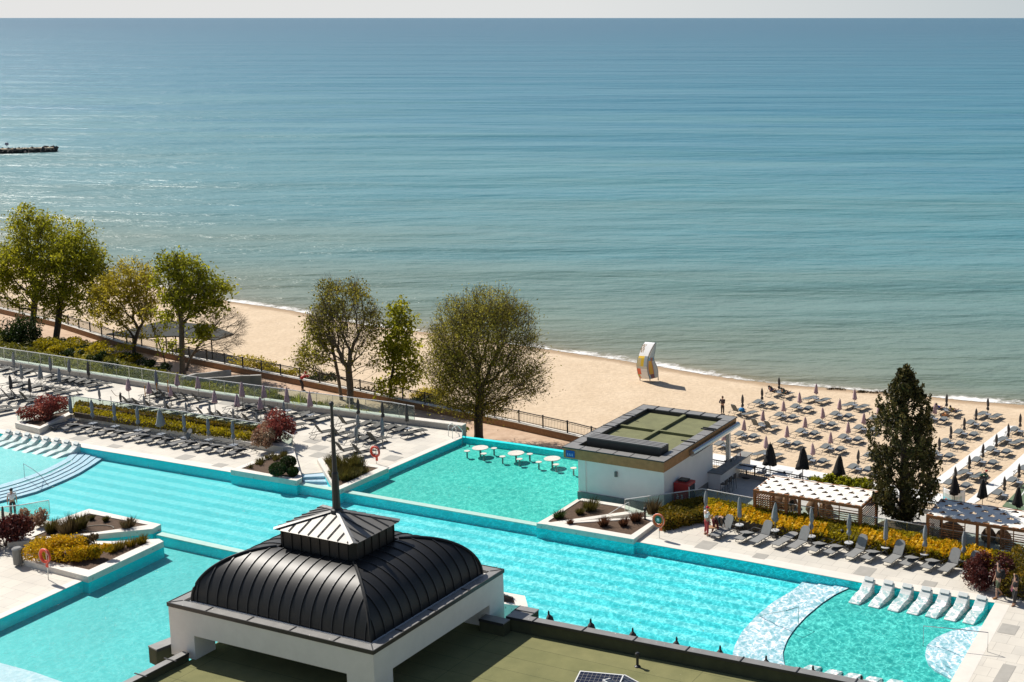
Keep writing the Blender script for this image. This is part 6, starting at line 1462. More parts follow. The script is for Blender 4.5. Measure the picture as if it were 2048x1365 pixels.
def skeleton_mesh(nodes, par, rad, origin, nmin=3):
    mb = MB()
    for i, p in enumerate(nodes):
        if par[i] < 0: continue
        a, b = nodes[par[i]] - origin, p - origin; ra, rb = min(rad[par[i]], rad[i] * 1.6), rad[i]
        if par[par[i]] < 0 and par[i] == 0: ra = rad[0] * 1.25
        mb.tube([a, b], [ra, rb], 7 if rb > .08 else (5 if rb > .03 else nmin), cap=False)
    return mb
def tree(name, base, z, top_px, blobs, ntar, leaf_m, leaf, per, crad, label, r0=.28, bare=0, twig=.012, bark='bark', cat='tree', group=None, lean=None, trunkx=None, leafp=1.0, leafsel=None, nbtw=5, btl=.8, fork=.28):
    root = at(*base, z); Y = root.y; top = atY(*top_px, Y); o = empty(name, root, 0, label, cat, group)
    tp = [root] + [atY(*p_, Y) for p_ in (trunkx or [])] + [top]
    if len(tp) == 2: tp = [root, root.lerp(top, .33) + Vector((.1, 0, 0)), root.lerp(top, .66), top]
    T = blobpts(blobs, ntar, Y); nodes, par, rad = grow(root, top, T, r0, twig, tp, fork)
    # fine bare twigs at the targets
    tw_ = []
    for t in T:
        if bare and RNG.uniform() < bare:
            d0 = (t - (root.lerp(top, .6))).normalized()
            for k in range(nbtw):
                dd = (d0 + Vector(RNG.normal(size=3)) * .55 + Vector((0, 0, .15))).normalized(); tw_.append((t, t + dd * btl * RNG.uniform(.5, 1.3), dd))
    mb = skeleton_mesh(nodes, par, rad, root)
    if tw_:
        for a, b, dd in tw_:
            s_ = Vector(RNG.normal(size=3)) * .06; mid = a.lerp(b, .5) + s_
            mb.tube([a - root, mid - root, b - root], [twig * .9, twig * .7, twig * .45], 3, cap=False)
            if RNG.uniform() < .7:
                e = mid + (dd + Vector(RNG.normal(size=3)) * .7).normalized() * btl * .5; mb.tube([mid - root, e - root], [twig * .6, twig * .4], 3, cap=False)
    mb.build('trunk', M[bark], o, smooth=True)
    # leaves
    P = []; ti = []
    for t in T:
        if leafsel and not leafsel(*pix(t)): continue
        if RNG.uniform() > leafp: continue
        k = max(1, int(per * RNG.uniform(.5, 1.5))); base_t = RNG.uniform(.15, .75)
        q = RNG.normal(size=(k, 3)) * crad * RNG.uniform(.6, 1.2) * np.array([1, 1, .8]); P.append(np.array(t) + q); ti.append(base_t + RNG.normal(size=k) * .22)
    if P: leafcloud('crown', np.concatenate(P), leaf, leaf_m, o, np.concatenate(ti), origin=root)
    return o
G = 'trees along the promenade'
tree('broadleaf_tree', (66, 676), ZP, (72, 590), [(62, 452, 46, 38), (28, 520, 50, 42), (100, 480, 50, 42), (60, 520, 60, 40), (-20, 540, 40, 50), (8, 590, 40, 24, .5), (70, 600, 40, 26, .6)], 330, M['leaf_spring'], .18, 46, .42, 'tall spring green tree with forked trunk at the far left', .30, trunkx=[(66, 640)], fork=.5, group=G)
tree('broadleaf_tree', (111, 686), ZP, (122, 590), [(140, 520, 60, 42), (185, 520, 40, 34), (150, 575, 70, 45), (110, 560, 50, 50), (195, 570, 30, 35), (140, 620, 50, 22, .6), (150, 470, 34, 30, .7)], 340, M['leaf_spring'], .18, 50, .42, 'dense dark spring green tree, second from the left', .32, trunkx=[(116, 650)], fork=.5, group=G)
tree('broadleaf_tree', (269, 716), ZP, (277, 660), [(262, 555, 46, 32), (220, 590, 32, 36), (285, 590, 34, 46), (250, 610, 48, 34), (212, 632, 32, 22, .8), (268, 660, 34, 22, .5)], 210, M['leaf_yellow'], .16, 40, .40, 'yellow green tree in thin new leaf beside the shade canopy', .20, bare=.25, trunkx=[(268, 690)], fork=.5, group=G)
tree('broadleaf_tree', (365, 748), ZP, (363, 650), [(372, 535, 40, 30), (338, 560, 32, 32), (425, 580, 36, 32), (380, 590, 48, 36), (340, 620, 30, 36, .7), (408, 610, 40, 28, .5), (330, 520, 20, 14, .6), (410, 665, 16, 18, .9), (355, 690, 40, 20, .35)], 220, M['leaf_fresh'], .21, 36, .42, 'fresh green tree leaning over the bare branches by the shade canopy', .26, bare=.35, bark='bark_grey', trunkx=[(364, 710)], fork=.5, group=G)
tree('bare_tree', (372, 742), ZP, (440, 640), [(450, 650, 34, 30), (440, 690, 36, 16), (470, 660, 16, 34), (420, 640, 25, 20)], 110, M['leaf_yellow'], .14, 1, .3, 'low leafless tree with a tangle of bare grey branches beside the beach', .13, bare=1.0, bark='bark_grey', trunkx=[(382, 715), (398, 690), (415, 672)], leafp=.1, group=G, nbtw=6, btl=.9)
tree('slim_tree', (333, 735), ZP, (300, 640), [(300, 630, 18, 26), (312, 660, 14, 20)], 26, M['leaf_yellow'], .2, 6, .3, 'slender young tree with few leaves between two larger trees', .06, bare=.8, bark='bark', group=G)
tree('half_bare_tree', (700, 806), ZP, (697, 735), [(690, 600, 50, 34), (690, 650, 66, 50, 1.2), (655, 650, 34, 44), (735, 650, 26, 50), (640, 715, 46, 34, .9), (700, 700, 60, 40, .6), (735, 720, 24, 40, .5), (662, 585, 22, 24, .8), (714, 580, 16, 22, .6)], 430, M['leaf_olive'], .15, 32, .44, 'half bare multi stemmed tree with green leaves on its crown and sides', .30, bare=.9, bark='bark_grey', trunkx=[(701, 780)], fork=.2, leafp=.75, leafsel=lambda x, y: (y < 600) or (x < 640) or (x > 742) or RNG.uniform() < .28, group=G, nbtw=5, btl=.9)
tree('half_bare_tree', (683, 800), ZP, (655, 650), [(650, 650, 40, 40), (630, 700, 34, 30), (668, 610, 24, 30)], 90, M['leaf_fresh'], .18, 20, .36, 'thin stem with green leaves leaning left beside the half bare tree', .14, bare=.6, bark='bark_grey', trunkx=[(676, 750), (668, 710)], group=G)
tree('slim_tree', (779, 806), ZP, (802, 618), [(800, 622, 22, 22), (800, 650, 34, 22), (802, 685, 40, 26), (790, 715, 44, 24), (805, 745, 42, 24), (785, 775, 30, 18)], 160, M['leaf_fresh'], .20, 30, .36, 'slim bright green young tree left of the big round tree', .11, trunkx=[(781, 770), (787, 730), (792, 680)], bare=.2, group=G)
tree('round_tree', (958, 884), ZP, (961, 775), [(975, 615, 62, 34), (925, 635, 50, 40), (1020, 640, 42, 44), (970, 670, 100, 60), (900, 690, 44, 44), (1045, 720, 44, 50, 1.2), (890, 735, 40, 44), (960, 745, 100, 46), (1060, 770, 34, 34), (1000, 785, 60, 30), (915, 790, 50, 34), (960, 810, 60, 24)], 900, M['leaf_olive'], .10, 56, .55, 'large round tree with fine half bare branches next to the far pool', .36, bare=1.0, twig=.013, trunkx=[(957, 840)], fork=.35, leafp=.95, leafsel=lambda x, y: not (x > 1010 and y > 640) or RNG.uniform() < .5, group=G, nbtw=4, btl=.95)
def shrub(name, px, z, w_, h_, n, size, m, label, cat='shrub', group=None, Yd=None, stems=True, lumps=6, shell=.5, d_=None):
    c = at(*px, z); o = empty(name, c, 0, label, cat, group); d_ = d_ or w_
    P = []; ti = []
    L = [(0, 0, .5 * h_, .62)] if lumps == 1 else [(RNG.uniform(-.5, .5) * w_, RNG.uniform(-.5, .5) * d_, RNG.uniform(.3, .75) * h_, RNG.uniform(.35, .6)) for _ in range(lumps)]
    for k in range(lumps):
        x, y, zz, r = L[k]; m_ = n // lumps; q = RNG.normal(size=(m_, 3)); q /= np.linalg.norm(q, axis=1)[:, None]; q *= RNG.uniform(shell, 1.05, m_)[:, None] * np.array([w_ * r * .6, d_ * r * .6, h_ * r * .75]); q += np.array([x, y, zz]); q[:, 2] = np.abs(q[:, 2]) + .03
        P.append(q); ti.append(RNG.uniform(.2, .7) + RNG.normal(size=m_) * .22)
    leafcloud('foliage', np.concatenate(P), size, m, o, np.concatenate(ti))
    if stems:
        s_ = MB()
        for x, y, zz, r in L: s_.tube([(x * .15, y * .15, 0), (x * .5, y * .5, zz * .5), (x, y, zz)], [.035, .025, .012], 4, cap=False)
        s_.build('stems', M['bark'], o)
    return o
def tuft(px, z, w_, h_, n, m, label, group=None):
    """grass-like clump of blades"""
    c = at(*px, z); mb = MB(); vs = []; fs = []; cols = []
    o = empty('grass_tuft', c, 0, label, 'plant', group)
    for k in range(n):
        a = RNG.uniform(0, 6.28); r = w_ * .5 * math.sqrt(RNG.uniform()); x, y = r * math.cos(a) * .6, r * math.sin(a) * .6; hh = h_ * RNG.uniform(.5, 1.1); lx, ly = math.cos(a) * r * RNG.uniform(.3, 1.2), math.sin(a) * r * RNG.uniform(.3, 1.2); t_ = RNG.uniform(0, 1)
        b = len(vs); wd_ = .018; px_, py_ = -math.sin(a + .7) * wd_, math.cos(a + .7) * wd_
        vs += [(x - px_, y - py_, 0), (x + px_, y + py_, 0), (x + lx * .5 + px_ * .7, y + ly * .5 + py_ * .7, hh * .65), (x + lx * .5 - px_ * .7, y + ly * .5 - py_ * .7, hh * .65), (x + lx, y + ly, hh)]
        fs += [(b, b + 1, b + 2, b + 3), (b + 3, b + 2, b + 4)]; cols += [(t_, t_, t_, 1)] * 2
    mb.add(vs, fs); mb.c = cols; mb.build('blades', m, o); return o
def hedge(px, z, h_, n, size, m, label, m2=None, name='hedge', band=None, lump=.06):
    """clipped hedge over a pixel outline: leaves over its top and sides round a dark twig core"""
    q = ats(px, z); c = q[0]; o = empty(name, c, 0, label, 'hedge')
    poly = [(v.x - c.x, v.y - c.y) for v in q]; k = len(poly)
    cen = (sum(p_[0] for p_ in poly) / k, sum(p_[1] for p_ in poly) / k)
    core = MB(); core.prism([(cen[0] + (p_[0] - cen[0]) * .96, cen[1] + (p_[1] - cen[1]) * .86) for p_ in poly], 0, h_ * .82); core.build('twig_core', M['bark'], o)
    xs = [p_[0] for p_ in poly]; ys = [p_[1] for p_ in poly]
    def ins(x, y):
        r_ = False; j = k - 1
        for i in range(k):
            if (poly[i][1] > y) != (poly[j][1] > y) and x < (poly[j][0] - poly[i][0]) * (y - poly[i][1]) / (poly[j][1] - poly[i][1]) + poly[i][0]: r_ = not r_
            j = i
        return r_
    P = []; per_ = [0]
    for i in range(k): per_.append(per_[-1] + math.dist(poly[i], poly[(i + 1) % k]))
    area = abs(sum(poly[i][0] * poly[(i + 1) % k][1] - poly[(i + 1) % k][0] * poly[i][1] for i in range(k))) / 2
    nside = int(n * per_[-1] * h_ / (per_[-1] * h_ + area * 1.6))
    while len(P) < n - nside:
        x, y = RNG.uniform(min(xs), max(xs)), RNG.uniform(min(ys), max(ys))
        if ins(x, y): P.append((x, y, h_ * (.93 + lump * math.sin(x * 2.1) * math.sin(y * 2.3 + x)) + RNG.normal() * .045))
    for _ in range(nside):
        s_ = RNG.uniform(0, per_[-1]); i = max(j for j in range(k) if per_[j] <= s_); f = (s_ - per_[i]) / max(1e-6, per_[i + 1] - per_[i]); a, b = poly[i], poly[(i + 1) % k]
        P.append((a[0] + (b[0] - a[0]) * f + RNG.normal() * .05, a[1] + (b[1] - a[1]) * f + RNG.normal() * .05, RNG.uniform(.02, h_ * .95)))
    P = np.array(P); ti = .45 + .3 * np.sin(P[:, 0] * 1.7) * np.sin(P[:, 1] * 2.3) + RNG.normal(size=len(P)) * .25
    if m2 is not None:
        fl = np.array([band(p_[0] + c.x, p_[1] + c.y) and p_[2] > h_ * .55 for p_ in P])
        P2_ = P[fl] + np.array([0, 0, .05]); P = P[~fl]; ti = ti[~fl]
        if len(P2_): leafcloud('blossom', P2_, size * 1.05, m2, o, RNG.uniform(.2, 1, len(P2_)))
    leafcloud('foliage', P, size, m, o, ti); return o
# cypress
def cypress(base, z, top, label):
    root = at(*base, z); Y = root.y; hh = hgt(base, top, z); o = empty('cypress', root, 0, label, 'tree')
    mpp = (root - Vector((0, 0, H))).length / F
    prof = [(.0, 10), (.06, 14), (.12, 40), (.18, 60), (.28, 69), (.40, 68), (.52, 69), (.62, 66), (.72, 58), (.80, 47), (.88, 28), (.95, 14), (1.0, 4)]
    def rad(f):
        for (a, ra), (b, rb) in zip(prof, prof[1:]):
            if a <= f <= b: return (ra + (rb - ra) * (f - a) / (b - a)) * mpp
        return .05
    P = []; ti = []; br = MB()
    cx_ = lambda f: (-4 + 3 * math.sin(f * 5)) * mpp + 10 * mpp * max(0, f - .5)
    for k in range(560):
        f = .09 + .91 * RNG.uniform() ** .95; a = RNG.uniform(0, 2 * math.pi); R_ = rad(f) * (.80 + .22 * math.sin(a * 3 + f * 9) * .6 + RNG.uniform(-.2, .26))
        r_ = R_ * RNG.uniform(.62, 1.0) ** .6; c = np.array([cx_(f) + r_ * math.cos(a), r_ * math.sin(a), f * hh]); m_ = 46
        L = RNG.uniform(.25, .55); dirv = np.array([math.cos(a) * .35, math.sin(a) * .35, 1.0]); dirv /= np.linalg.norm(dirv)
        t = RNG.uniform(-.6, 1, m_)[:, None]; q = c + dirv * t * L + RNG.normal(size=(m_, 3)) * .12 * (1.15 - np.abs(t)); P.append(q); ti.append(RNG.uniform(.1, .8) + RNG.normal(size=m_) * .2)
        if k % 6 == 0: br.tube([(cx_(f), 0, max(.1, f * hh - r_ * .8)), tuple(c * np.array([.6, .6, 1]) - np.array([0, 0, .15])), tuple(c)], [.04, .03, .012], 4, cap=False)
    leafcloud('crown', np.concatenate(P), .115, M['leaf_cypress'], o, np.concatenate(ti), up=0, aspect=2.0)
    br.tube([(0, 0, -.2), (.02, 0, hh * .12), (cx_(.4), 0, hh * .4), (cx_(.8), 0, hh * .8), (cx_(1), 0, hh * .97)], [.36, .30, .22, .10, .02], 9); br.build('trunk', M['bark'], o)
cypress((1806, 1064), ZT, 744, 'tall dark cypress standing between the two pergolas')
pp_ = at(1806, 1064, ZT); mb = MB(); mb.prism([(pp_.x + a, pp_.y + b) for a, b in ((-2.4, -.2), (.5, -1.6), (1.9, .5), (-.9, 1.4))], ZT, ZT + .32); o = mb.build('tree_box', M['stone_pale']); tag(o, 'low stone bed around the foot of the dark cypress', 'planter')
mb = MB(); mb.prism([(pp_.x + a * .86, pp_.y + b * .86) for a, b in ((-2.4, -.2), (.5, -1.6), (1.9, .5), (-.9, 1.4))], ZT + .322, ZT + .34); mb.build('soil_bed', M['soil'], o)
# hedges of the right deck
def fband(x, y):
    u, v = pix((x, y, .6)); f = (u - 1430) / 580.0; mid = 1023 + 92 * f
    return (abs(v - mid) < 13 + 5 * math.sin(u * .11)) and not (1655 < u < 1720) and u < 1985 and math.sin(u * .35 + v * .2) > -.75
hedge([(1326, 1063), (1405, 1046), (1404, 1013), (1350, 1022), (1318, 1036)], 0, .62, 5200, .12, M['leaf_rust'], 'rounded olive green hedge between the lifebuoy and the lifeguard')
hedge([(1432, 1050), (1540, 1068), (1700, 1096), (1860, 1124), (1990, 1146), (2020, 1128), (1860, 1092), (1700, 1063), (1540, 1036), (1412, 1014)], 0, .60, 17000, .13, M['leaf_hedge'], 'long clipped hedge topped by yellow blossom behind the right deck loungers', M['leaf_flower'], band=fband)
shrub('maroon_shrub', (1975, 1168), 0, 1.9, 1.55, 5200, .09, M['leaf_maroon'], 'round dark red shrub at the right edge behind the walking couple', lumps=9)
hedge([(2000, 1190), (2060, 1205), (2090, 1150), (2030, 1120)], 0, .95, 3600, .11, M['leaf_rust'], 'rust and green hedge at the right edge behind the red shrub')
mb = MB(); mb.wall(ats([(1948, 1172), (1990, 1183), (2040, 1192)]), .12, 0, .10); tag(mb.build('bed_kerb', M['stone_pale']), 'thin stone kerb at the foot of the dark red shrub', 'kerb')
# hedge planter of the left deck
zb_ = PL['bed'][1]
hedge([(146, 832), (240, 848), (370, 867), (500, 884), (506, 876), (372, 857), (242, 838), (152, 822)], zb_, .42, 6500, .11, M['leaf_hedge'], 'front clipped yellow green hedge in the long stone planter')
hedge([(150, 820), (242, 834), (370, 853), (512, 873), (530, 868), (366, 845), (242, 828), (158, 815)], zb_, .50, 5200, .11, M['leaf_rust'], 'rear clipped hedge with rusty shoots in the long stone planter')
shrub('red_bush', (96, 838), zb_, 2.7, 1.5, 5200, .11, M['leaf_red'], 'bright red bush at the left end of the hedge planter', lumps=9, d_=2.0)
shrub('red_bush', (553, 884), zb_, 2.3, 1.75, 5600, .105, M['leaf_red'], 'red bush at the right end of the hedge planter behind the cream one', lumps=8)
shrub('cream_bush', (528, 893), zb_, 1.5, 1.4, 3800, .095, M['leaf_cream'], 'cream flowering bush in front of the red bush at the pool steps', lumps=8)
zb_ = PL['west'][1]
for px, w_, lb in (((556, 953), .95, 'round clipped green shrub nearest the pool edge in the pointed planter'), ((577, 938), .90, 'round clipped green shrub at the back right of the pointed planter'), ((586, 953), .62, 'smallest round green shrub at the tip of the pointed planter')):
    shrub('ball_shrub', px, zb_, w_ * 1.5, w_ * .95, 3000, .065, M['leaf_dark'], lb, lumps=1, shell=.86)
for i in range(14):
    f = RNG.uniform(); x = 490 + f * 80; tuft((x, 934 - f * 26 + RNG.uniform(-3, 10)), zb_, .5, .35, 40, M['leaf_moss'], 'low dry grass tuft in the pointed planter beside the round green shrubs', 'grass tufts in the pointed planter')
zb_ = PL['east'][1]
for i in range(26):
    a, b = sorted((RNG.uniform(), RNG.uniform())); A_, B_, C_ = (652, 925), (752, 938), (676, 970); x = A_[0] * a + B_[0] * (b - a) + C_[0] * (1 - b); y = A_[1] * a + B_[1] * (b - a) + C_[1] * (1 - b)
    tuft((x, y), zb_, .9, .62 + .3 * (x > 680 and y < 945), 150, M['leaf_moss'], 'olive brush tuft in the triangular planter behind the spire', 'olive brush in the triangular planter')
zb_ = PL['barback'][1]
for px, w_, h_, m, lb in (((1180, 1020), 1.1, .7, 'leaf_moss', 'tall olive tuft in the planter below the white bar wall'), ((1118, 1036), .8, .45, 'leaf_dark', 'dark green tuft at the tip of the planter below the bar wall'), ((1160, 1028), .6, .35, 'leaf_moss', 'small olive tuft in the planter below the white bar wall')):
    tuft(px, zb_, w_, h_, 260, M[m], lb)
zb_ = PL['barfront'][1]
for px, w_, h_, m, lb in (((1207, 1052), .7, .55, 'leaf_redgrass', 'red brown grass tuft left in the brown soil planter'), ((1247, 1052), .6, .5, 'leaf_redgrass', 'red brown grass tuft in the middle of the brown soil planter'), ((1272, 1042), .9, .6, 'leaf_redgrass', 'red brown grass tuft right in the brown soil planter'), ((1306, 1028), 1.0, 1.0, 'leaf_dry', 'tall brown grass beside the green disc lifebuoy'), ((1140, 1049), .4, .3, 'leaf_redgrass', 'small red grass tuft at the tip of the brown soil planter')):
    tuft(px, zb_, w_, h_, 220, M[m], lb)
zb_ = PL['isle_back'][1]
for px, w_, h_, m, lb in (((104, 1064), .9, .75, 'leaf_moss', 'olive grass tuft at the left end of the island planter'), ((138, 1066), 1.3, 1.05, 'leaf_dry', 'tall dark brown grass tuft in the island planter'), ((160, 1058), 1.0, .9, 'leaf_moss', 'olive brown grass tuft right of the tallest tuft on the island'), ((256, 1056), .9, .6, 'leaf_dry', 'brown grass tuft near the tip of the island planter'), ((183, 1040), .4, .3, 'leaf_moss', 'small green tuft behind the soil of the island planter'), ((212, 1043), .4, .3, 'leaf_moss', 'second small green tuft behind the soil of the island planter')):
    tuft(px, zb_, w_, h_, 300, M[m], lb)
hs_ = MB(); c = at(195, 1058, zb_); hs_.tube([c + Vector((.9 * math.cos(k * .4), .5 * math.sin(k * .4), .03)) for k in range(14)], .025, 5); tag(hs_.build('garden_hose', c_('hose_grey', (.30, .27, .22))), 'curled pale hose lying on the soil of the island planter', 'hose')
zb_ = PL['isle_front'][1]
shrub('yellow_bush', (112, 1116), zb_, 2.5, 1.15, 6500, .085, M['leaf_flower'], 'large yellow flowering bush behind the lifebuoy on the island', lumps=12, d_=1.6)
shrub('yellow_bush', (190, 1118), zb_, 1.7, .85, 3200, .10, M['leaf_flower'], 'smaller yellow flowering bush at the pool side of the island', lumps=9, d_=1.0)
shrub('brown_bush', (170, 1096), zb_, 1.3, .75, 1300, .09, M['leaf_dry'], 'brown withered bush behind the two yellow bushes', lumps=6)
for px in ((240, 1098), (262, 1092), (283, 1087), (226, 1104)): tuft(px, zb_, .7, .5, 180, M['leaf_rust'], 'rusty grass tuft along the pointed end of the yellow bush planter', 'rusty tufts on the pool island')
shrub('red_bush', (10, 1092), 0, 2.6, 1.75, 5200, .11, M['leaf_maroon'], 'big dark red bush at the left edge of the pool island', lumps=10, d_=2.2)
shrub('cream_bush', (62, 1062), 0, 1.3, 1.1, 2400, .10, M['leaf_cream'], 'cream and rust bush right of the dark red bush on the island', lumps=8)
tag(glassrun([(-60, 1053), (0, 1043), (50, 1037), (100, 1028)], 0, .85, 'glass balustrade with a white rail behind the red bush on the island'), None)
put_parasol('dark', 'plain', (8, 1054), 1012, 0, 'closed grey parasol behind the glass rail at the left edge of the island', 'parasol on the pool island')
# slender red-leaved plant and pot planter behind the pavilion
sh1 = planter([(985, 1205), (1056, 1214), (1050, 1192), (985, 1180)], [(992, 1203), (1030, 1207), (1026, 1194), (992, 1186)], .9, 'tall pale stone planter peeking out behind the pavilion corner')
shrub('red_bush', (1000, 1192), .85, .55, 1.6, 700, .09, M['leaf_maroon'], 'thin red leaved bush behind the right corner of the pavilion', lumps=5)
# embankment: conifer, hedges, grass
shrub('conifer_shrub', (42, 706), ZP + .8, 2.6, 3.4, 5200, .14, M['leaf_dark'], 'dark green conifer shrub at the left edge of the embankment', lumps=14, d_=2.4)
def onslope(px):
    """point of the embankment under a pixel"""
    best = None
    for j in range(5):
        for i in range(nB + 1):
            u, v = pix(SLOPE[j][i]); d_ = (u - px[0]) ** 2 + (v - px[1]) ** 2
            if best is None or d_ < best[0]: best = (d_, SLOPE[j][i])
    return best[1]
nsh = 0
for k, (x, y, w_, m, nm, lb) in enumerate(((85, 694, 3.0, 'leaf_hedge', 'yellow', 'yellow green'), (128, 700, 3.4, 'leaf_hedge', 'yellow', 'yellow green'), (168, 708, 3.0, 'leaf_hedge', 'yellow', 'yellow green'), (210, 720, 3.2, 'leaf_hedge', 'yellow', 'yellow green'), (252, 733, 2.8, 'leaf_hedge', 'yellow', 'yellow green'),
        (122, 697, 1.3, 'leaf_dark', 'green', 'dark green'), (152, 706, 1.4, 'leaf_dark', 'green', 'dark green'), (172, 711, 1.3, 'leaf_dark', 'green', 'dark green'), (192, 717, 1.3, 'leaf_dark', 'green', 'dark green'), (212, 724, 1.3, 'leaf_dark', 'green', 'dark green'), (248, 726, 1.8, 'leaf_dark', 'green', 'dark green'), (300, 738, 1.6, 'leaf_dark', 'green', 'dark green'), (330, 744, 1.4, 'leaf_dark', 'green', 'dark green'))):
    p_ = onslope((x, y + 6)); u, v = pix(p_)
    i_ = k if k < 5 else k - 5
    o = shrub('embankment_shrub', (u, v), p_.z, w_, .95 if k < 5 else .9, 1500 if k < 5 else 1100, .15 if k < 5 else .12, M[m], '%s shrub on the embankment, %s from the left of its kind' % (lb, ORD[i_]), group='%s embankment shrubs' % nm, lumps=7); 
# grass of the embankment
P = []
for _ in range(26000):
    i = RNG.uniform(0, nB - .001); j = RNG.uniform(0, 3.7) if RNG.uniform() < .8 else RNG.uniform(0, 1.5); a, b = int(i), int(j); f, g = i - a, j - b
    q = (SLOPE[b][a] * (1 - f) + SLOPE[b][a + 1] * f) * (1 - g) + (SLOPE[b + 1][a] * (1 - f) + SLOPE[b + 1][a + 1] * f) * g
    if a > nB * .80 and RNG.uniform() < .8: continue
    P.append((q.x + RNG.normal() * .1, q.y + RNG.normal() * .1, q.z + RNG.uniform(0, .35) * (1 + .8 * math.sin(q.x * .7) * math.sin(q.y * .9))))
P = np.array(P); ti = .45 + .3 * np.sin(P[:, 0] * .6 + P[:, 1] * .3) + RNG.normal(size=len(P)) * .22
tag(leafcloud('embankment_grass', P, .21, M['leaf_grass'], None, ti, up=.1), kind='stuff')
# shrubs between the railing and the sand
for px, w_, h_, m, lb in (((505, 745), 5.0, 1.5, 'leaf_yellow', 'loose yellow green bush behind the railing right of the bare tree'), ((560, 757), 3.0, 1.0, 'leaf_yellow', 'low yellow green bush behind the railing left of the red jacket'), ((640, 772), 3.4, 1.2, 'leaf_dark', 'low dark green bush behind the railing right of the red jacket'), ((868, 806), 3.4, 1.6, 'leaf_yellow', 'yellow green bush behind the railing left of the big round tree'), ((850, 815), 2.4, .9, 'leaf_dark', 'dark low bush behind the railing left of the big round tree'), ((930, 830), 4.0, .9, 'leaf_dark', 'dark low bush behind the railing under the big round tree'), ((740, 795), 4.0, .8, 'leaf_dry', 'dry brown bush behind the railing between the two green trees')):
    shrub('beach_bush', px, ZB + .1, w_, h_, 1500, .15, M[m], lb, lumps=9, d_=w_ * .5)
for i, (px, w_) in enumerate((((1648, 976), 1.5), ((1672, 982), 1.1), ((1700, 985), 1.8), ((1728, 990), 1.4))):
    shrub('terrace_plant', px, ZT + .3, w_, .95, 1300, .13, M['leaf_fresh'], 'fresh green plant behind the first pergola, %s from the left' % ORD[i], group='green plants along the terrace railing', lumps=7, d_=.7)
for i, px in enumerate(((548, 806), (565, 808), (580, 812), (600, 816), (622, 822), (640, 826))): p_ = onslope(px); u, v = pix(p_); tuft((u, v), p_.z, 1.2, 1.0, 120, M['leaf_fresh'], 'green weed clump behind the balustrade glass near the red jacket', 'weeds behind the balustrade')

# seaweed at the water line
for px, w_, lb in (((1674, 780), 1.6, 'small brown seaweed heap at the water line in the middle of the beach'), ((1738, 787), 2.2, 'long brown seaweed heap at the water line left of the cypress'), ((1722, 785), .9, 'tiny brown seaweed heap left of the long one at the water line')):
    shrub('seaweed', px, ZS + .12, w_, .16, 260, .10, M['leaf_dry'], lb, stems=False, lumps=4, d_=.5)
# ------------------------------------------------------------------ light, sky, camera
SUN_EL, SUN_AZ_SH = 46.0, -40.0                  # elevation; heading of the shadows
sd = Vector((math.cos(R(SUN_AZ_SH)) * math.cos(R(SUN_EL)), math.sin(R(SUN_AZ_SH)) * math.cos(R(SUN_EL)), -math.sin(R(SUN_EL))))
L = bpy.data.lights.new('sun', 'SUN'); L.energy = 5.0; L.angle = R(.53); L.color = (1.0, .945, .86)
lo_ = bpy.data.objects.new('sun', L); COL.objects.link(lo_); lo_.rotation_euler = sd.to_track_quat('-Z', 'Y').to_euler(); lo_.location = (-60, 120, 120)
W = bpy.data.worlds.new('World'); S.world = W; W.use_nodes = True; t = W.node_tree; t.nodes.clear()
sk = t.nodes.new('ShaderNodeTexSky'); sk.sky_type = 'NISHITA'; sk.sun_disc = False; sk.sun_elevation = R(SUN_EL)
to_sun = -sd; sk.sun_rotation = math.atan2(to_sun.x, to_sun.y); sk.altitude = 30; sk.air_density = 1.0; sk.dust_density = 1.0; sk.ozone_density = 1.2
bg = t.nodes.new('ShaderNodeBackground'); bg.inputs['Strength'].default_value = .07; ow = t.nodes.new('ShaderNodeOutputWorld')
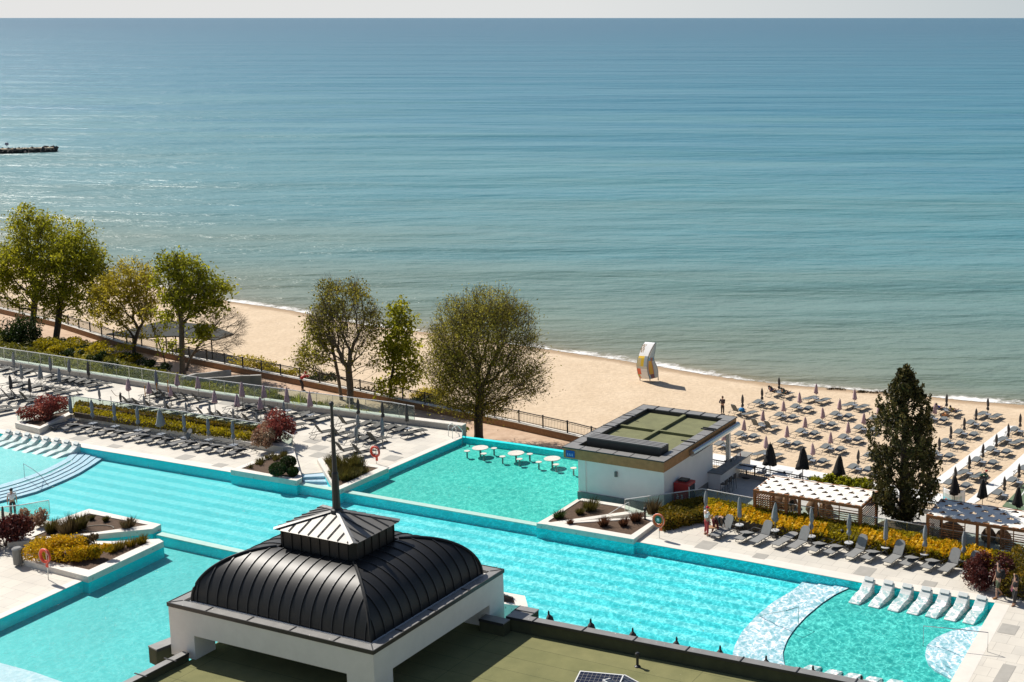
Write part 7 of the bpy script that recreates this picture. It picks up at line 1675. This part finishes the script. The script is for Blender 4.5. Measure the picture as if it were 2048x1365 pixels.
tc = t.nodes.new('ShaderNodeTexCoord'); sp_ = t.nodes.new('ShaderNodeSeparateXYZ'); t.links.new(tc.outputs['Generated'], sp_.inputs[0])
mr = N(t, 'ShaderNodeMapRange', i_1=.02, i_2=.20, i_3=1.0, i_4=0.0, interpolation_type='SMOOTHSTEP'); t.links.new(sp_.outputs[2], mr.inputs[0])
dp_ = N(t, 'ShaderNodeVectorMath', operation='DOT_PRODUCT'); t.links.new(tc.outputs['Generated'], dp_.inputs[0]); dp_.inputs[1].default_value = Vector((to_sun.x, to_sun.y, 0)).normalized()
hz = ramp(t, N(t, 'ShaderNodeMapRange', i_1=.45, i_2=.95).outputs[0], [(0.0, (0.48, 0.53, 0.55)), (0.55, (0.66, 0.67, 0.665)), (1.0, (0.69, 0.685, 0.675))])
t.links.new(dp_.outputs['Value'], [n for n in t.nodes if n.bl_idname == 'ShaderNodeMapRange'][-1].inputs[0])
k_ = N(t, 'ShaderNodeVectorMath', operation='SCALE'); k_.inputs['Scale'].default_value = 1 / .07; t.links.new(hz, k_.inputs[0])
t.links.new(mixc(t, mr.outputs[0], sk.outputs[0], k_.outputs[0]), bg.inputs[0]); t.links.new(bg.outputs[0], ow.inputs[0])
cam = bpy.data.cameras.new('camera'); co = bpy.data.objects.new('camera', cam); COL.objects.link(co); S.camera = co
co.location = (0, 0, H); co.rotation_euler = (R(90) - PITCH, 0, 0)
cam.sensor_width = 36.0; cam.sensor_fit = 'HORIZONTAL'; cam.lens = F / 2048.0 * 36.0
cam.shift_x = -(CX - 1024.0) / 2048.0; cam.shift_y = (CY - 682.5) / 2048.0
cam.clip_start = .5; cam.clip_end = 500000
S.view_settings.view_transform = 'Standard'; S.view_settings.look = 'None'; S.view_settings.exposure = 0.2; S.view_settings.gamma = 1.0
S.cycles.max_bounces = 6; S.cycles.transparent_max_bounces = 24; S.cycles.diffuse_bounces = 3; S.cycles.glossy_bounces = 3; S.cycles.caustics_reflective = False; S.cycles.caustics_refractive = False
S.cycles.use_denoising = True; S.cycles.sample_clamp_indirect = 6.0
